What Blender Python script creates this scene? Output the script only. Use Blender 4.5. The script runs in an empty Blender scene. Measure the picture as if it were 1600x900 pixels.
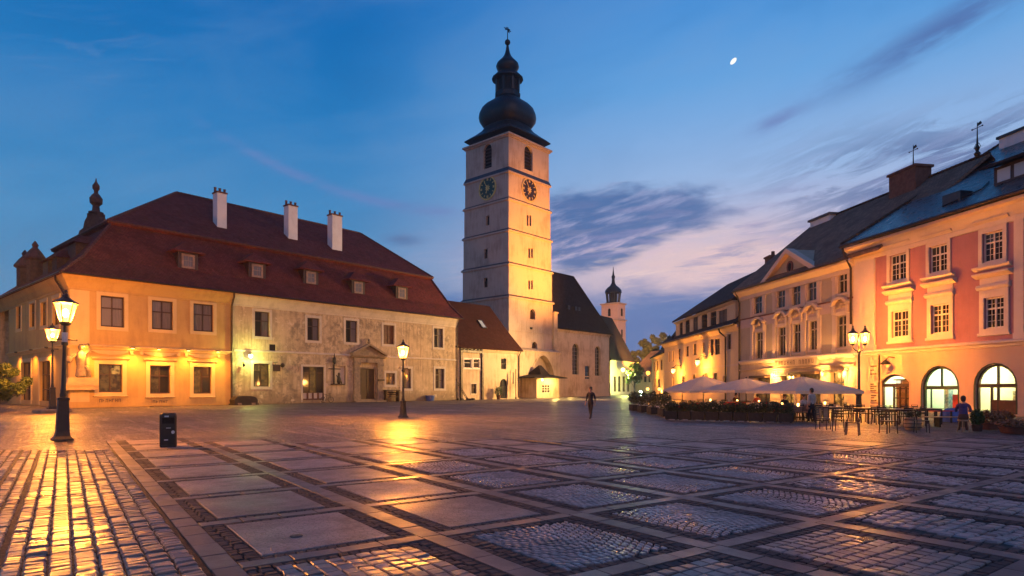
import bpy, bmesh, math, random
from math import sin, cos, pi, atan2, radians, sqrt, hypot
from mathutils import Vector, Matrix, Quaternion

RND = random.Random(11)
S = bpy.context.scene
COL = S.collection

# ------------------------------------------------------------------ camera
EYE, FOC, HOR = 1.7, 980.0, 606.0
cd = bpy.data.cameras.new("camera")
cam = bpy.data.objects.new("camera", cd)
COL.objects.link(cam)
cam.location = (0, 0, EYE)
cam.rotation_euler = (pi / 2, 0, 0)
cd.sensor_width = 36
cd.lens = 36 * FOC / 1600
cd.shift_y = (HOR - 450) / 1600
cd.clip_start, cd.clip_end = 0.1, 9000
S.camera = cam

# ------------------------------------------------------------------ view, exposure
S.view_settings.view_transform = 'Standard'
S.view_settings.look = 'None'
S.view_settings.exposure = 0.0
S.view_settings.gamma = 1.0
S.render.engine = 'CYCLES'
S.cycles.use_denoising = True
S.cycles.max_bounces = 6
S.cycles.diffuse_bounces = 3
S.cycles.glossy_bounces = 3
S.cycles.transparent_max_bounces = 12
S.cycles.sample_clamp_indirect = 6
S.cycles.caustics_reflective = False
S.cycles.caustics_refractive = False


def lin(r, g, b):
    f = lambda c: (c / 255 / 12.92) if c / 255 <= .04045 else ((c / 255 + .055) / 1.055) ** 2.4
    return (f(r), f(g), f(b), 1)


# ------------------------------------------------------------------ node helpers
def node(nt, typ, ins=None, **props):
    n = nt.nodes.new(typ)
    for k, v in props.items():
        setattr(n, k, v)
    for k, v in (ins or {}).items():
        if isinstance(v, bpy.types.NodeSocket):
            nt.links.new(v, n.inputs[k])
        else:
            n.inputs[k].default_value = v
    return n


def mth(nt, op, a, b=0.0, c=None):
    d = {0: a, 1: b}
    if c is not None:
        d[2] = c
    return node(nt, 'ShaderNodeMath', d, operation=op).outputs[0]


def mixc(nt, f, a, b, blend='MIX'):
    return node(nt, 'ShaderNodeMix', {0: f, 6: a, 7: b}, data_type='RGBA', blend_type=blend).outputs[2]


def ramp(nt, f, stops, interp='LINEAR'):
    n = node(nt, 'ShaderNodeValToRGB', {0: f})
    cr = n.color_ramp
    cr.interpolation = interp
    while len(cr.elements) < len(stops):
        cr.elements.new(.5)
    for e, (p, c) in zip(cr.elements, stops):
        e.position = p
        e.color = c if len(c) == 4 else (*c, 1)
    return n.outputs[0]


def mrange(nt, v, a, b, c=0.0, d=1.0, smooth=True):
    return node(nt, 'ShaderNodeMapRange', {0: v, 1: a, 2: b, 3: c, 4: d},
                interpolation_type='SMOOTHSTEP' if smooth else 'LINEAR').outputs[0]


def noise(nt, vec, scale, detail=4.0, rough=.55, dist=0.0):
    return node(nt, 'ShaderNodeTexNoise', {'Vector': vec, 'Scale': scale, 'Detail': detail, 'Roughness': rough, 'Distortion': dist}).outputs[0]


# ------------------------------------------------------------------ world: twilight sky with clouds
world = bpy.data.worlds.new("World")
S.world = world
world.use_nodes = True
nt = world.node_tree
nt.nodes.clear()
tc = node(nt, 'ShaderNodeTexCoord').outputs['Generated']
sep = node(nt, 'ShaderNodeSeparateXYZ', {0: tc})
X, Y, Z = sep.outputs
az = mth(nt, 'ARCTAN2', X, Y)
el = mth(nt, 'ARCSINE', Z)
zz = mth(nt, 'MAXIMUM', Z, 0.0)
cool = ramp(nt, zz, [(0, lin(96, 138, 176)), (.10, lin(92, 144, 186)), (.22, lin(78, 144, 196)), (.36, lin(40, 126, 192)),
                     (.52, lin(4, 104, 180)), (1, lin(4, 64, 132))])
warm = ramp(nt, zz, [(0, lin(176, 160, 186)), (.12, lin(214, 186, 200)), (.20, lin(196, 188, 216)), (.30, lin(158, 188, 230)),
                     (.42, lin(104, 166, 226)), (.55, lin(56, 136, 212)), (1, lin(4, 66, 140))])
rad = mth(nt, 'SQRT', mth(nt, 'ADD', mth(nt, 'MULTIPLY', X, X), mth(nt, 'MULTIPLY', Y, Y)))
gl = mth(nt, 'DIVIDE', mth(nt, 'ADD', mth(nt, 'MULTIPLY', X, .53), mth(nt, 'MULTIPLY', Y, .848)), mth(nt, 'MAXIMUM', rad, .01))
sky = mixc(nt, mrange(nt, gl, .66, 1.0), cool, warm)


def gauss(a0, sa, e0, se, tilt=0.0):
    u = mth(nt, 'DIVIDE', mth(nt, 'SUBTRACT', az, a0), sa)
    v = mth(nt, 'DIVIDE', mth(nt, 'SUBTRACT', mth(nt, 'SUBTRACT', el, e0), mth(nt, 'MULTIPLY', mth(nt, 'SUBTRACT', az, a0), tilt)), se)
    q = mth(nt, 'ADD', mth(nt, 'MULTIPLY', u, u), mth(nt, 'MULTIPLY', v, v))
    return mth(nt, 'EXPONENT', mth(nt, 'MULTIPLY', q, -1.0))


def skyvec(kx, kz, tilt=0.0):
    return node(nt, 'ShaderNodeCombineXYZ', {0: mth(nt, 'MULTIPLY', az, kx),
                                             1: mth(nt, 'MULTIPLY', mth(nt, 'SUBTRACT', el, mth(nt, 'MULTIPLY', az, tilt)), kz), 2: 3.7}).outputs[0]


n_big = noise(nt, skyvec(3.2, 11), 2.0, 6, .6, .3)
n_fine = noise(nt, skyvec(5, 24, .25), 2.2, 6, .62, .2)
n_st = noise(nt, skyvec(4.6, 26, .24), 1.7, 7, .64, .8)
# pink afterglow low over the right-hand roofs
glow = gauss(.31, .24, .195, .052)
sky = mixc(nt, mth(nt, 'MULTIPLY', mth(nt, 'MULTIPLY', glow, mrange(nt, n_big, .25, .6, .45, 1.0)), .78), sky, lin(250, 210, 200))
# low blue bank along the horizon
bank = mth(nt, 'MULTIPLY', mrange(nt, mth(nt, 'ADD', el, mth(nt, 'MULTIPLY', mth(nt, 'SUBTRACT', n_big, .5), .09)), .175, .125),
           mrange(nt, mth(nt, 'ABSOLUTE', mth(nt, 'SUBTRACT', az, .15)), .62, .2))
sky = mixc(nt, mth(nt, 'MULTIPLY', bank, .9), sky, lin(78, 118, 178))
# the large dark cloud right of the tower
m1 = mth(nt, 'ADD', gauss(.20, .17, .268, .050), mth(nt, 'MULTIPLY', gauss(.10, .10, .215, .05), .8))
c1 = mrange(nt, mth(nt, 'ADD', mth(nt, 'MULTIPLY', m1, .62), mth(nt, 'MULTIPLY', n_big, .75)), .62, .86)
c1 = mth(nt, 'MULTIPLY', c1, mrange(nt, m1, .05, .3))
sky = mixc(nt, mth(nt, 'MULTIPLY', c1, .9), sky, mixc(nt, mrange(nt, n_fine, .45, .68), lin(72, 108, 164), lin(150, 158, 200)))
# pale edges
e1 = mth(nt, 'MULTIPLY', gauss(.22, .24, .212, .03), mrange(nt, n_fine, .5, .68))
sky = mixc(nt, mth(nt, 'MULTIPLY', e1, .7), sky, lin(226, 196, 214))
# lavender wisps across the glow
w1 = mth(nt, 'MULTIPLY', gauss(.30, .30, .215, .060), mrange(nt, noise(nt, skyvec(4, 34, .06), 2.0, 6, .62, .4), .48, .66))
sky = mixc(nt, mth(nt, 'MULTIPLY', w1, .8), sky, lin(148, 146, 190))
w2 = mth(nt, 'MULTIPLY', gauss(.34, .30, .185, .045), mrange(nt, noise(nt, skyvec(5, 30, .1), 2.6, 6, .62, .4), .50, .68))
sky = mixc(nt, mth(nt, 'MULTIPLY', w2, .6), sky, lin(250, 218, 208))
# streaky clouds to the right
m2 = mth(nt, 'MULTIPLY', mrange(nt, az, .30, .58), mrange(nt, mth(nt, 'ABSOLUTE', mth(nt, 'SUBTRACT', el, .255)), .125, .03))
c2 = mth(nt, 'MULTIPLY', mrange(nt, n_st, .42, .57), m2)
sky = mixc(nt, mth(nt, 'MULTIPLY', c2, .92), sky, mixc(nt, mrange(nt, n_fine, .4, .65), lin(88, 110, 158), lin(128, 140, 184)))
st = mth(nt, 'MULTIPLY', gauss(.60, .13, .44, .020, .30), mrange(nt, n_fine, .25, .6))
sky = mixc(nt, mth(nt, 'MULTIPLY', st, .8), sky, lin(76, 102, 164))
st = mth(nt, 'MULTIPLY', gauss(.40, .035, .375, .010, .30), mrange(nt, n_fine, .3, .6))
sky = mixc(nt, mth(nt, 'MULTIPLY', st, .7), sky, lin(110, 128, 186))
# small clouds and an old vapour trail on the left
st = mth(nt, 'MULTIPLY', gauss(-.173, .028, .228, .009), mrange(nt, n_fine, .3, .6))
sky = mixc(nt, mth(nt, 'MULTIPLY', st, .8), sky, lin(88, 116, 164))
st = mth(nt, 'MULTIPLY', gauss(-.58, .12, .42, .04, .1), mrange(nt, n_st, .5, .7))
sky = mixc(nt, mth(nt, 'MULTIPLY', st, .35), sky, lin(110, 140, 190))
tr = mth(nt, 'ADD', mth(nt, 'MULTIPLY', mth(nt, 'MULTIPLY', mth(nt, 'ADD', az, .08), mth(nt, 'ADD', az, .08)), .62), .272)
td = mth(nt, 'DIVIDE', mth(nt, 'SUBTRACT', el, tr), .0075)
trail = mth(nt, 'MULTIPLY', mth(nt, 'EXPONENT', mth(nt, 'MULTIPLY', mth(nt, 'MULTIPLY', td, td), -1.0)),
            mth(nt, 'MULTIPLY', mrange(nt, az, -.5, -.36), mrange(nt, az, -.06, -.12)))
sky = mixc(nt, mth(nt, 'MULTIPLY', mth(nt, 'MULTIPLY', trail, mrange(nt, n_fine, .2, .6)), .42), sky, lin(120, 130, 190))
var = noise(nt, skyvec(2.2, 7, .2), 1.3, 6, .6, .4)
sky = mixc(nt, mth(nt, 'MULTIPLY', mrange(nt, var, .42, .70), .10), sky, lin(150, 172, 204))
sky = mixc(nt, mth(nt, 'MULTIPLY', mrange(nt, var, .52, .30), .08), sky, lin(6, 70, 130))
bg = node(nt, 'ShaderNodeBackground', {'Color': sky, 'Strength': 1.0})
out = node(nt, 'ShaderNodeOutputWorld')
nt.links.new(bg.outputs[0], out.inputs[0])

# one weak, very soft sun: added warm fill from behind the camera, away from the afterglow
sd = bpy.data.lights.new("sun", 'SUN')
sd.energy = .38
sd.angle = radians(50)
sd.color = (1.0, .56, .36)
sun = bpy.data.objects.new("sun", sd)
COL.objects.link(sun)
sun.rotation_euler = Vector((.62, -.80, .42)).to_track_quat('Z', 'Y').to_euler()

SODIUM = (1.0, .34, .035)
AMBER = (1.0, .44, .09)


# ------------------------------------------------------------------ materials
def new_mat(name):
    m = bpy.data.materials.new(name)
    m.use_nodes = True
    t = m.node_tree
    return m, t, t.nodes['Principled BSDF']


def coords(t, what='Object'):
    return node(t, 'ShaderNodeTexCoord').outputs[what]


def setbump(t, b, h, strength=.3, dist=.02):
    bp = node(t, 'ShaderNodeBump', {'Strength': strength, 'Distance': dist, 'Height': h})
    t.links.new(bp.outputs[0], b.inputs['Normal'])


def simple(name, c, rough=.6, metal=0.0, var=.35, scale=3.0, bump=.15, bscale=30.0, c2=None, spec=.5, dist=.01):
    m, t, b = new_mat(name)
    co = coords(t)
    c = (*c[:3], 1)
    c2 = (*c2[:3], 1) if c2 else tuple(x * (1 - var) for x in c[:3]) + (1,)
    n1 = noise(t, co, scale, 5, .6)
    t.links.new(mixc(t, mrange(t, n1, .35, .65), c, c2), b.inputs['Base Color'])
    b.inputs['Metallic'].default_value = metal
    b.inputs['Specular IOR Level'].default_value = spec
    t.links.new(mrange(t, noise(t, co, scale * 2.3), .3, .7, max(.02, rough - .1), min(1, rough + .1)), b.inputs['Roughness'])
    if bump:
        setbump(t, b, noise(t, co, bscale, 4), bump, dist)
    return m


def plaster(name, c, stain, amount=.5, scale=.45, fine=.12):
    """Painted lime plaster: cloudy colour, streaks running down, patches of wear."""
    m, t, b = new_mat(name)
    co = coords(t)
    c = (*c[:3], 1)
    stain = (*stain[:3], 1)
    mp = node(t, 'ShaderNodeMapping', {'Vector': co, 'Scale': (1.6, 1.6, .22)}).outputs[0]
    big = noise(t, co, scale, 6, .62)
    streak = noise(t, mp, 1.6, 5, .6)
    f = mth(t, 'MULTIPLY', mrange(t, mth(t, 'ADD', mth(t, 'MULTIPLY', big, .65), mth(t, 'MULTIPLY', streak, .35)), .44, .66), amount)
    col = mixc(t, f, c, stain)
    sp = noise(t, co, 5.5, 5, .7)
    col = mixc(t, mth(t, 'MULTIPLY', mrange(t, sp, .55, .75), amount * .5), col, tuple(x * .6 for x in c[:3]) + (1,))
    t.links.new(col, b.inputs['Base Color'])
    b.inputs['Roughness'].default_value = .85
    b.inputs['Specular IOR Level'].default_value = .25
    setbump(t, b, mth(t, 'ADD', mth(t, 'MULTIPLY', noise(t, co, 9, 6, .65), .7), mth(t, 'MULTIPLY', noise(t, co, 45, 3), .3)), fine, .03)
    return m


def old_plaster(name):
    """Weathered pale plaster that has fallen off in patches over grey masonry."""
    m, t, b = new_mat(name)
    co = coords(t)
    big = noise(t, co, .55, 8, .68, .4)
    med = noise(t, co, 1.15, 9, .74, .5)
    mp = node(t, 'ShaderNodeMapping', {'Vector': co, 'Scale': (1.5, 1.5, .14)}).outputs[0]
    streak = noise(t, mp, 2.0, 6, .65)
    col = mixc(t, mrange(t, big, .35, .62), (.62, .48, .30, 1), (.47, .36, .22, 1))
    zone = mrange(t, noise(t, co, .16, 4, .6, .6), .40, .60)
    col = mixc(t, mth(t, 'MULTIPLY', mth(t, 'MULTIPLY', mrange(t, med, .46, .60), zone), .85), col, (.21, .17, .12, 1))
    zc = node(t, 'ShaderNodeSeparateXYZ', {0: co}).outputs[2]
    damp = mrange(t, mth(t, 'ADD', zc, mth(t, 'MULTIPLY', noise(t, co, .9, 6, .7), -2.6)), .5, -.9)
    col = mixc(t, mth(t, 'MULTIPLY', damp, .6), col, (.15, .115, .075, 1))
    col = mixc(t, mth(t, 'MULTIPLY', mrange(t, streak, .47, .64), .62), col, (.27, .205, .13, 1))
    col = mixc(t, mth(t, 'MULTIPLY', mrange(t, noise(t, co, 1.1, 7, .7, .3), .56, .64), .65), col, (.70, .58, .40, 1))
    t.links.new(col, b.inputs['Base Color'])
    b.inputs['Roughness'].default_value = .9
    b.inputs['Specular IOR Level'].default_value = .2
    setbump(t, b, mth(t, 'ADD', med, mth(t, 'MULTIPLY', noise(t, co, 12, 6, .7), .6)), .5, .05)
    return m


def tiles(name, c1, c2, cm, w=.22, h=.2, rough=.7, bump=.6, patch=.5, spec=.4):
    """Roof covering in courses, laid out along the slope by the UVs (metres)."""
    m, t, b = new_mat(name)
    uv = coords(t, 'UV')
    br = node(t, 'ShaderNodeTexBrick', {'Vector': uv, 'Color1': (*c1, 1), 'Color2': (*c2, 1), 'Mortar': (*cm, 1), 'Scale': 1.0,
                                        'Mortar Size': .012, 'Mortar Smooth': .3, 'Bias': 0.0, 'Brick Width': w, 'Row Height': h})
    co = coords(t)
    n1 = noise(t, co, .6, 6, .65)
    col = mixc(t, mth(t, 'MULTIPLY', mrange(t, n1, .42, .68), patch), br.outputs[0], tuple(x * .45 for x in c1) + (1,))
    col = mixc(t, mth(t, 'MULTIPLY', mrange(t, noise(t, co, 2.6, 5, .7), .55, .72), patch * .7), col, tuple(min(1, x * 1.9 + .01) for x in c2) + (1,))
    t.links.new(col, b.inputs['Base Color'])
    t.links.new(mrange(t, noise(t, co, 2.0), .3, .7, rough - .12, rough + .12), b.inputs['Roughness'])
    col = mixc(t, mth(t, 'MULTIPLY', mrange(t, noise(t, co, 4.5, 4, .75), .56, .68), patch * .8), col, tuple(x * .3 for x in c1) + (1,))
    t.links.new(col, b.inputs['Base Color'])
    b.inputs['Specular IOR Level'].default_value = spec
    # each course stands a little proud of the one below it
    sv = node(t, 'ShaderNodeSeparateXYZ', {0: uv}).outputs[1]
    saw = mth(t, 'FRACT', mth(t, 'DIVIDE', sv, h))
    hgt = mth(t, 'ADD', mth(t, 'MULTIPLY', mth(t, 'SUBTRACT', 1.0, saw), .8), mth(t, 'MULTIPLY', br.outputs[1], -.5))
    hgt = mth(t, 'ADD', hgt, mth(t, 'MULTIPLY', noise(t, co, 7, 4), .8))
    setbump(t, b, hgt, bump, .04)
    return m


def stone(name, cols, rough=(.28, .5), grain=60.0, bump=.25, spec=.42):
    """Paving stone: every stone (mesh island or object) takes its own tone."""
    m, t, b = new_mat(name)
    g = node(t, 'ShaderNodeNewGeometry')
    oi = node(t, 'ShaderNodeObjectInfo')
    r = mth(t, 'FRACT', mth(t, 'ADD', g.outputs['Random Per Island'], oi.outputs['Random']))
    pos = g.outputs['Position']
    base = ramp(t, r, [(i / max(1, len(cols) - 1), c) for i, c in enumerate(cols)])
    big = noise(t, pos, .7, 5, .6)
    base = mixc(t, mth(t, 'MULTIPLY', mrange(t, noise(t, pos, 1.7, 7, .68, .5), .42, .66), .5), base, (.07, .056, .054, 1))
    base = mixc(t, mth(t, 'MULTIPLY', mrange(t, big, .4, .65), .35), base, (.05, .042, .045, 1))
    base = mixc(t, mth(t, 'MULTIPLY', mrange(t, noise(t, pos, 90, 3, .7), .5, .7), .35), base, (.03, .027, .028, 1))
    t.links.new(base, b.inputs['Base Color'])
    rr = mth(t, 'ADD', mth(t, 'MULTIPLY', mth(t, 'FRACT', mth(t, 'MULTIPLY', r, 7.31)), .5), mth(t, 'MULTIPLY', noise(t, pos, 1.3, 4), .6))
    rr = mth(t, 'ADD', mth(t, 'MULTIPLY', rr, .45), mth(t, 'MULTIPLY', mrange(t, noise(t, pos, .75, 6, .62, .4), .36, .62), .55))
    t.links.new(mrange(t, rr, .12, .85, rough[0], rough[1], False), b.inputs['Roughness'])
    b.inputs['Specular IOR Level'].default_value = spec
    hgt = mth(t, 'ADD', mth(t, 'MULTIPLY', noise(t, pos, grain, 4, .65), .45), noise(t, pos, 11, 3))
    setbump(t, b, hgt, bump, .012)
    return m


def glass_dark(name, c=(.015, .017, .02), rough=.06, curtain=None):
    m, t, b = new_mat(name)
    co = coords(t)
    oi = node(t, 'ShaderNodeObjectInfo').outputs['Random']
    base = mixc(t, mth(t, 'MULTIPLY', oi, .5), (*c, 1), tuple(min(1, x * 2.4) for x in c) + (1,))
    if curtain:
        mp = node(t, 'ShaderNodeMapping', {'Vector': co, 'Scale': (9, 9, .4)}).outputs[0]
        base = mixc(t, mrange(t, noise(t, mp, 2.0, 3), .42, .6), base, (*curtain, 1))
    t.links.new(base, b.inputs['Base Color'])
    b.inputs['Roughness'].default_value = rough
    b.inputs['Specular IOR Level'].default_value = .6
    setbump(t, b, noise(t, co, 2.5, 2), .04, .02)
    return m


def emit(name, c, strength, var=0.0, scale=2.0, c2=None):
    m, t, b = new_mat(name)
    col = (*c[:3], 1)
    if var:
        c2 = (*(c2 or tuple(x * .25 for x in c[:3])), 1)
        col = mixc(t, mth(t, 'MULTIPLY', mrange(t, noise(t, coords(t), scale, 3), .35, .65), var), col, c2)
        t.links.new(col, b.inputs['Emission Color'])
    else:
        b.inputs['Emission Color'].default_value = col
    b.inputs['Base Color'].default_value = (.03, .025, .02, 1)
    b.inputs['Roughness'].default_value = .25
    b.inputs['Emission Strength'].default_value = strength
    return m


def see_glass(name, tint=(1, 1, 1), glow=None, gs=0.0, mixf=.12):
    """Clear pane: mostly lets light through, with a mirror sheen."""
    m, t, b = new_mat(name)
    t.nodes.remove(b)
    tr = node(t, 'ShaderNodeBsdfTransparent', {'Color': (*tint, 1)}).outputs[0]
    gl_ = node(t, 'ShaderNodeBsdfGlossy', {'Roughness': .05, 'Color': (.9, .9, .9, 1)}).outputs[0]
    sh = node(t, 'ShaderNodeMixShader', {0: mixf, 1: tr, 2: gl_}).outputs[0]
    if glow:
        em = node(t, 'ShaderNodeEmission', {'Color': (*glow, 1), 'Strength': gs}).outputs[0]
        sh = node(t, 'ShaderNodeAddShader', {0: sh, 1: em}).outputs[0]
    t.links.new(sh, t.nodes['Material Output'].inputs[0])
    return m


def leafmat(name, c1, c2):
    m, t, b = new_mat(name)
    r = node(t, 'ShaderNodeNewGeometry').outputs['Random Per Island']
    t.links.new(ramp(t, r, [(0, c1), (1, c2)]), b.inputs['Base Color'])
    b.inputs['Roughness'].default_value = .55
    return m


MT = {}
MT['ochre'] = plaster('ochre_plaster', (.50, .33, .12), (.34, .21, .08), .65)
MT['ochre_trim'] = plaster('ochre_trim', (.62, .46, .22), (.45, .31, .15), .45)
MT['oldwhite'] = old_plaster('old_white_plaster')
MT['white_trim'] = plaster('pale_trim', (.60, .52, .41), (.40, .34, .26), .6, .9)
MT['redtile'] = tiles('red_roof_tiles', (.205, .047, .037), (.14, .031, .026), (.022, .006, .006), .24, .19, .85, .8, .85, .12)
MT['ridge'] = simple('ridge_tiles', (.10, .03, .026), .75, bump=.4, bscale=14)
MT['browntile'] = tiles('brown_shingles', (.30, .18, .12), (.20, .125, .09), (.03, .02, .015), .34, .26, .95, 1.0, .8, .08)
MT['redbrown'] = tiles('red_brown_tiles', (.055, .017, .012), (.038, .013, .010), (.02, .007, .006), .24, .19, .85, .5, .5, .12)
MT['slate'] = tiles('blue_slates', (.045, .05, .058), (.03, .034, .042), (.008, .009, .012), .34, .24, .34, .7, .5, .7)
MT['darkroof'] = tiles('dark_church_tiles', (.032, .024, .024), (.022, .017, .018), (.008, .006, .007), .22, .2, .85, .5, .5, .12)
MT['wood'] = simple('dark_brown_wood', (.045, .022, .014), .5, bump=.2, bscale=18)
MT['reddoor'] = simple('red_brown_shutters', (.11, .03, .018), .55)
MT['whitewood'] = simple('white_painted_wood', (.62, .55, .50), .5, var=.15)
MT['glass'] = glass_dark('window_glass')
MT['glass_curtain'] = glass_dark('curtained_glass', (.10, .095, .10), .08, (.17, .155, .155))
MT['litwarm'] = emit('warm_lit_pane', (1.0, .50, .10), .6, 1.0, 3.0, (.02, .008, .003))
MT['litdim'] = emit('dim_lit_pane', (.9, .50, .12), .09, 1.0, 2.6, (.01, .006, .003))
MT['tower'] = plaster('tower_plaster', (.50, .385, .315), (.30, .21, .16), .75, .22, .3)
MT['church'] = plaster('church_plaster', (.62, .48, .32), (.34, .235, .145), .9, .3, .25)
MT['fartower_lit'] = plaster('far_tower_lit_plaster', (.66, .44, .36), (.5, .33, .27), .5, .2)  # pinker than the clock tower: warm street light put into the colour
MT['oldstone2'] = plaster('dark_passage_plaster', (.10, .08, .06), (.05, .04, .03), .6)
MT['dormerframe'] = simple('dormer_window_wood', (.30, .20, .15), .6)
MT['lead'] = simple('lead_sheet', (.05, .052, .06), .42, .3, bump=.1)
MT['spire'] = simple('dark_copper_sheet', (.022, .021, .024), .42, .35, bump=.25, bscale=5)
MT['gold'] = simple('gilded_metal', (.80, .55, .18), .5, .35, bump=.05)
MT['iron'] = simple('black_iron', (.016, .015, .015), .45, .3, bump=.1)
MT['darkiron'] = simple('dark_iron_paint', (.022, .018, .016), .5, .1, bump=.2, bscale=25)
MT['pipe'] = simple('brown_drainpipe', (.035, .022, .018), .45, .3, bump=.05)
MT['whitechim'] = plaster('white_chimney_plaster', (.70, .68, .68), (.50, .47, .46), .4, 1.2)
MT['brick'] = simple('chimney_brick', (.16, .07, .045), .85, bump=.4, bscale=9)
MT['stonecarve'] = simple('carved_sandstone', (.30, .23, .16), .85, bump=.4, bscale=9)
MT['pink'] = plaster('pink_plaster', (.36, .165, .19), (.27, .12, .14), .55, .5)
MT['pinktrim'] = plaster('cream_trim', (.62, .50, .43), (.48, .37, .30), .4, .8)
MT['pinkground'] = plaster('cream_pink_plaster', (.52, .36, .28), (.42, .28, .20), .45, .5)
MT['beige'] = plaster('grey_beige_plaster', (.43, .345, .245), (.33, .26, .18), .5, .5)
MT['beigetrim'] = plaster('pale_beige_trim', (.58, .46, .37), (.46, .36, .28), .4, .8)
MT['cream'] = plaster('cream_plaster', (.60, .46, .30), (.44, .32, .21), .5, .4)
MT['oldstone'] = plaster('rusticated_plaster', (.48, .36, .24), (.36, .26, .17), .6, .6, .3)
MT['text'] = simple('worn_dark_lettering', (.16, .10, .06), .8, var=.5)
MT['black'] = simple('dark_void', (.008, .007, .007), .9, bump=0)
MT['canvas'] = simple('white_parasol_canvas', (.80, .67, .52), .85, var=.12, bump=.1, bscale=60)
_m = MT['canvas']
_t = _m.node_tree
_b = _t.nodes['Principled BSDF']
_tr = node(_t, 'ShaderNodeBsdfTranslucent', {'Color': (.85, .62, .42, 1)}).outputs[0]
_t.links.new(node(_t, 'ShaderNodeMixShader', {0: .35, 1: _b.outputs[0], 2: _tr}).outputs[0], _t.nodes['Material Output'].inputs[0])
MT['chairdark'] = simple('dark_metal_chair', (.025, .02, .017), .45, .2)
MT['tablewood'] = simple('pale_table_wood', (.34, .22, .12), .5)
MT['redcloth'] = simple('red_tablecloth', (.45, .04, .03), .8)
MT['orangecloth'] = simple('orange_table_runner', (.55, .20, .10), .8)
MT['planter'] = simple('dark_planter_wood', (.018, .014, .011), .7)
MT['leaf'] = leafmat('hedge_leaves', (.018, .032, .010), (.075, .085, .028))
MT['leafdark'] = leafmat('tree_leaves', (.022, .030, .014), (.07, .075, .035))
MT['leafgreen'] = leafmat('bush_leaves', (.022, .05, .012), (.09, .13, .03))
MT['leafdry'] = leafmat('dry_leaves', (.10, .045, .015), (.30, .13, .05))
MT['bark'] = simple('bark', (.05, .035, .025), .9, bump=.6, bscale=12)
MT['moon'] = emit('moon_light', (1.0, .95, .86), 1.15, .55, .012, (.62, .66, .74))
MT['blue'] = simple('blue_plastic', (.05, .12, .42), .5)
MT['terracotta'] = simple('terracotta_figures', (.14, .055, .035), .85, bump=.4, bscale=10)
MT['signwhite'] = simple('white_sticker', (.6, .6, .6), .6)
# paving
MT['joint'] = simple('dark_joint_sand', (.016, .013, .012), .8, bump=.6, bscale=40, scale=8)
MT['slab'] = stone('smooth_panel_stone', [(.26, .21, .19), (.33, .265, .245), (.285, .23, .21)], (.34, .64), 45, .5)
_m = MT['slab']
_t = _m.node_tree
_b = _t.nodes['Principled BSDF']
_pos = node(_t, 'ShaderNodeNewGeometry').outputs['Position']
_vo = node(_t, 'ShaderNodeTexVoronoi', {'Vector': _pos, 'Scale': 15.0, 'Randomness': .8}, feature='DISTANCE_TO_EDGE').outputs[0]
_ed = mrange(_t, _vo, .01, .09)
_old = _b.inputs['Base Color'].links[0].from_socket
_t.links.new(mixc(_t, mrange(_t, _vo, .01, .10, .45, 0.0), _old, (.06, .05, .048, 1)), _b.inputs['Base Color'])
setbump(_t, _b, mth(_t, 'ADD', mth(_t, 'MULTIPLY', _ed, .6), noise(_t, _pos, 3.0, 5)), .55, .012)
MT['band'] = stone('pale_band_stone', [(.115, .092, .084), (.16, .128, .116), (.135, .108, .10)], (.30, .6), 50, .3)
MT['darksett'] = stone('dark_sett_stone', [(.036, .030, .029), (.075, .061, .057), (.05, .042, .04)], (.6, .8), 40, .4, .2)
MT['cobble'] = stone('grey_cobble_stone', [(.27, .225, .21), (.42, .355, .335), (.32, .265, .25), (.37, .31, .295)], (.18, .54), 45, .4)
MT['sett'] = stone('warm_sett_stone', [(.20, .15, .125), (.31, .24, .20), (.24, .18, .16)], (.23, .54), 40, .45)


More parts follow.
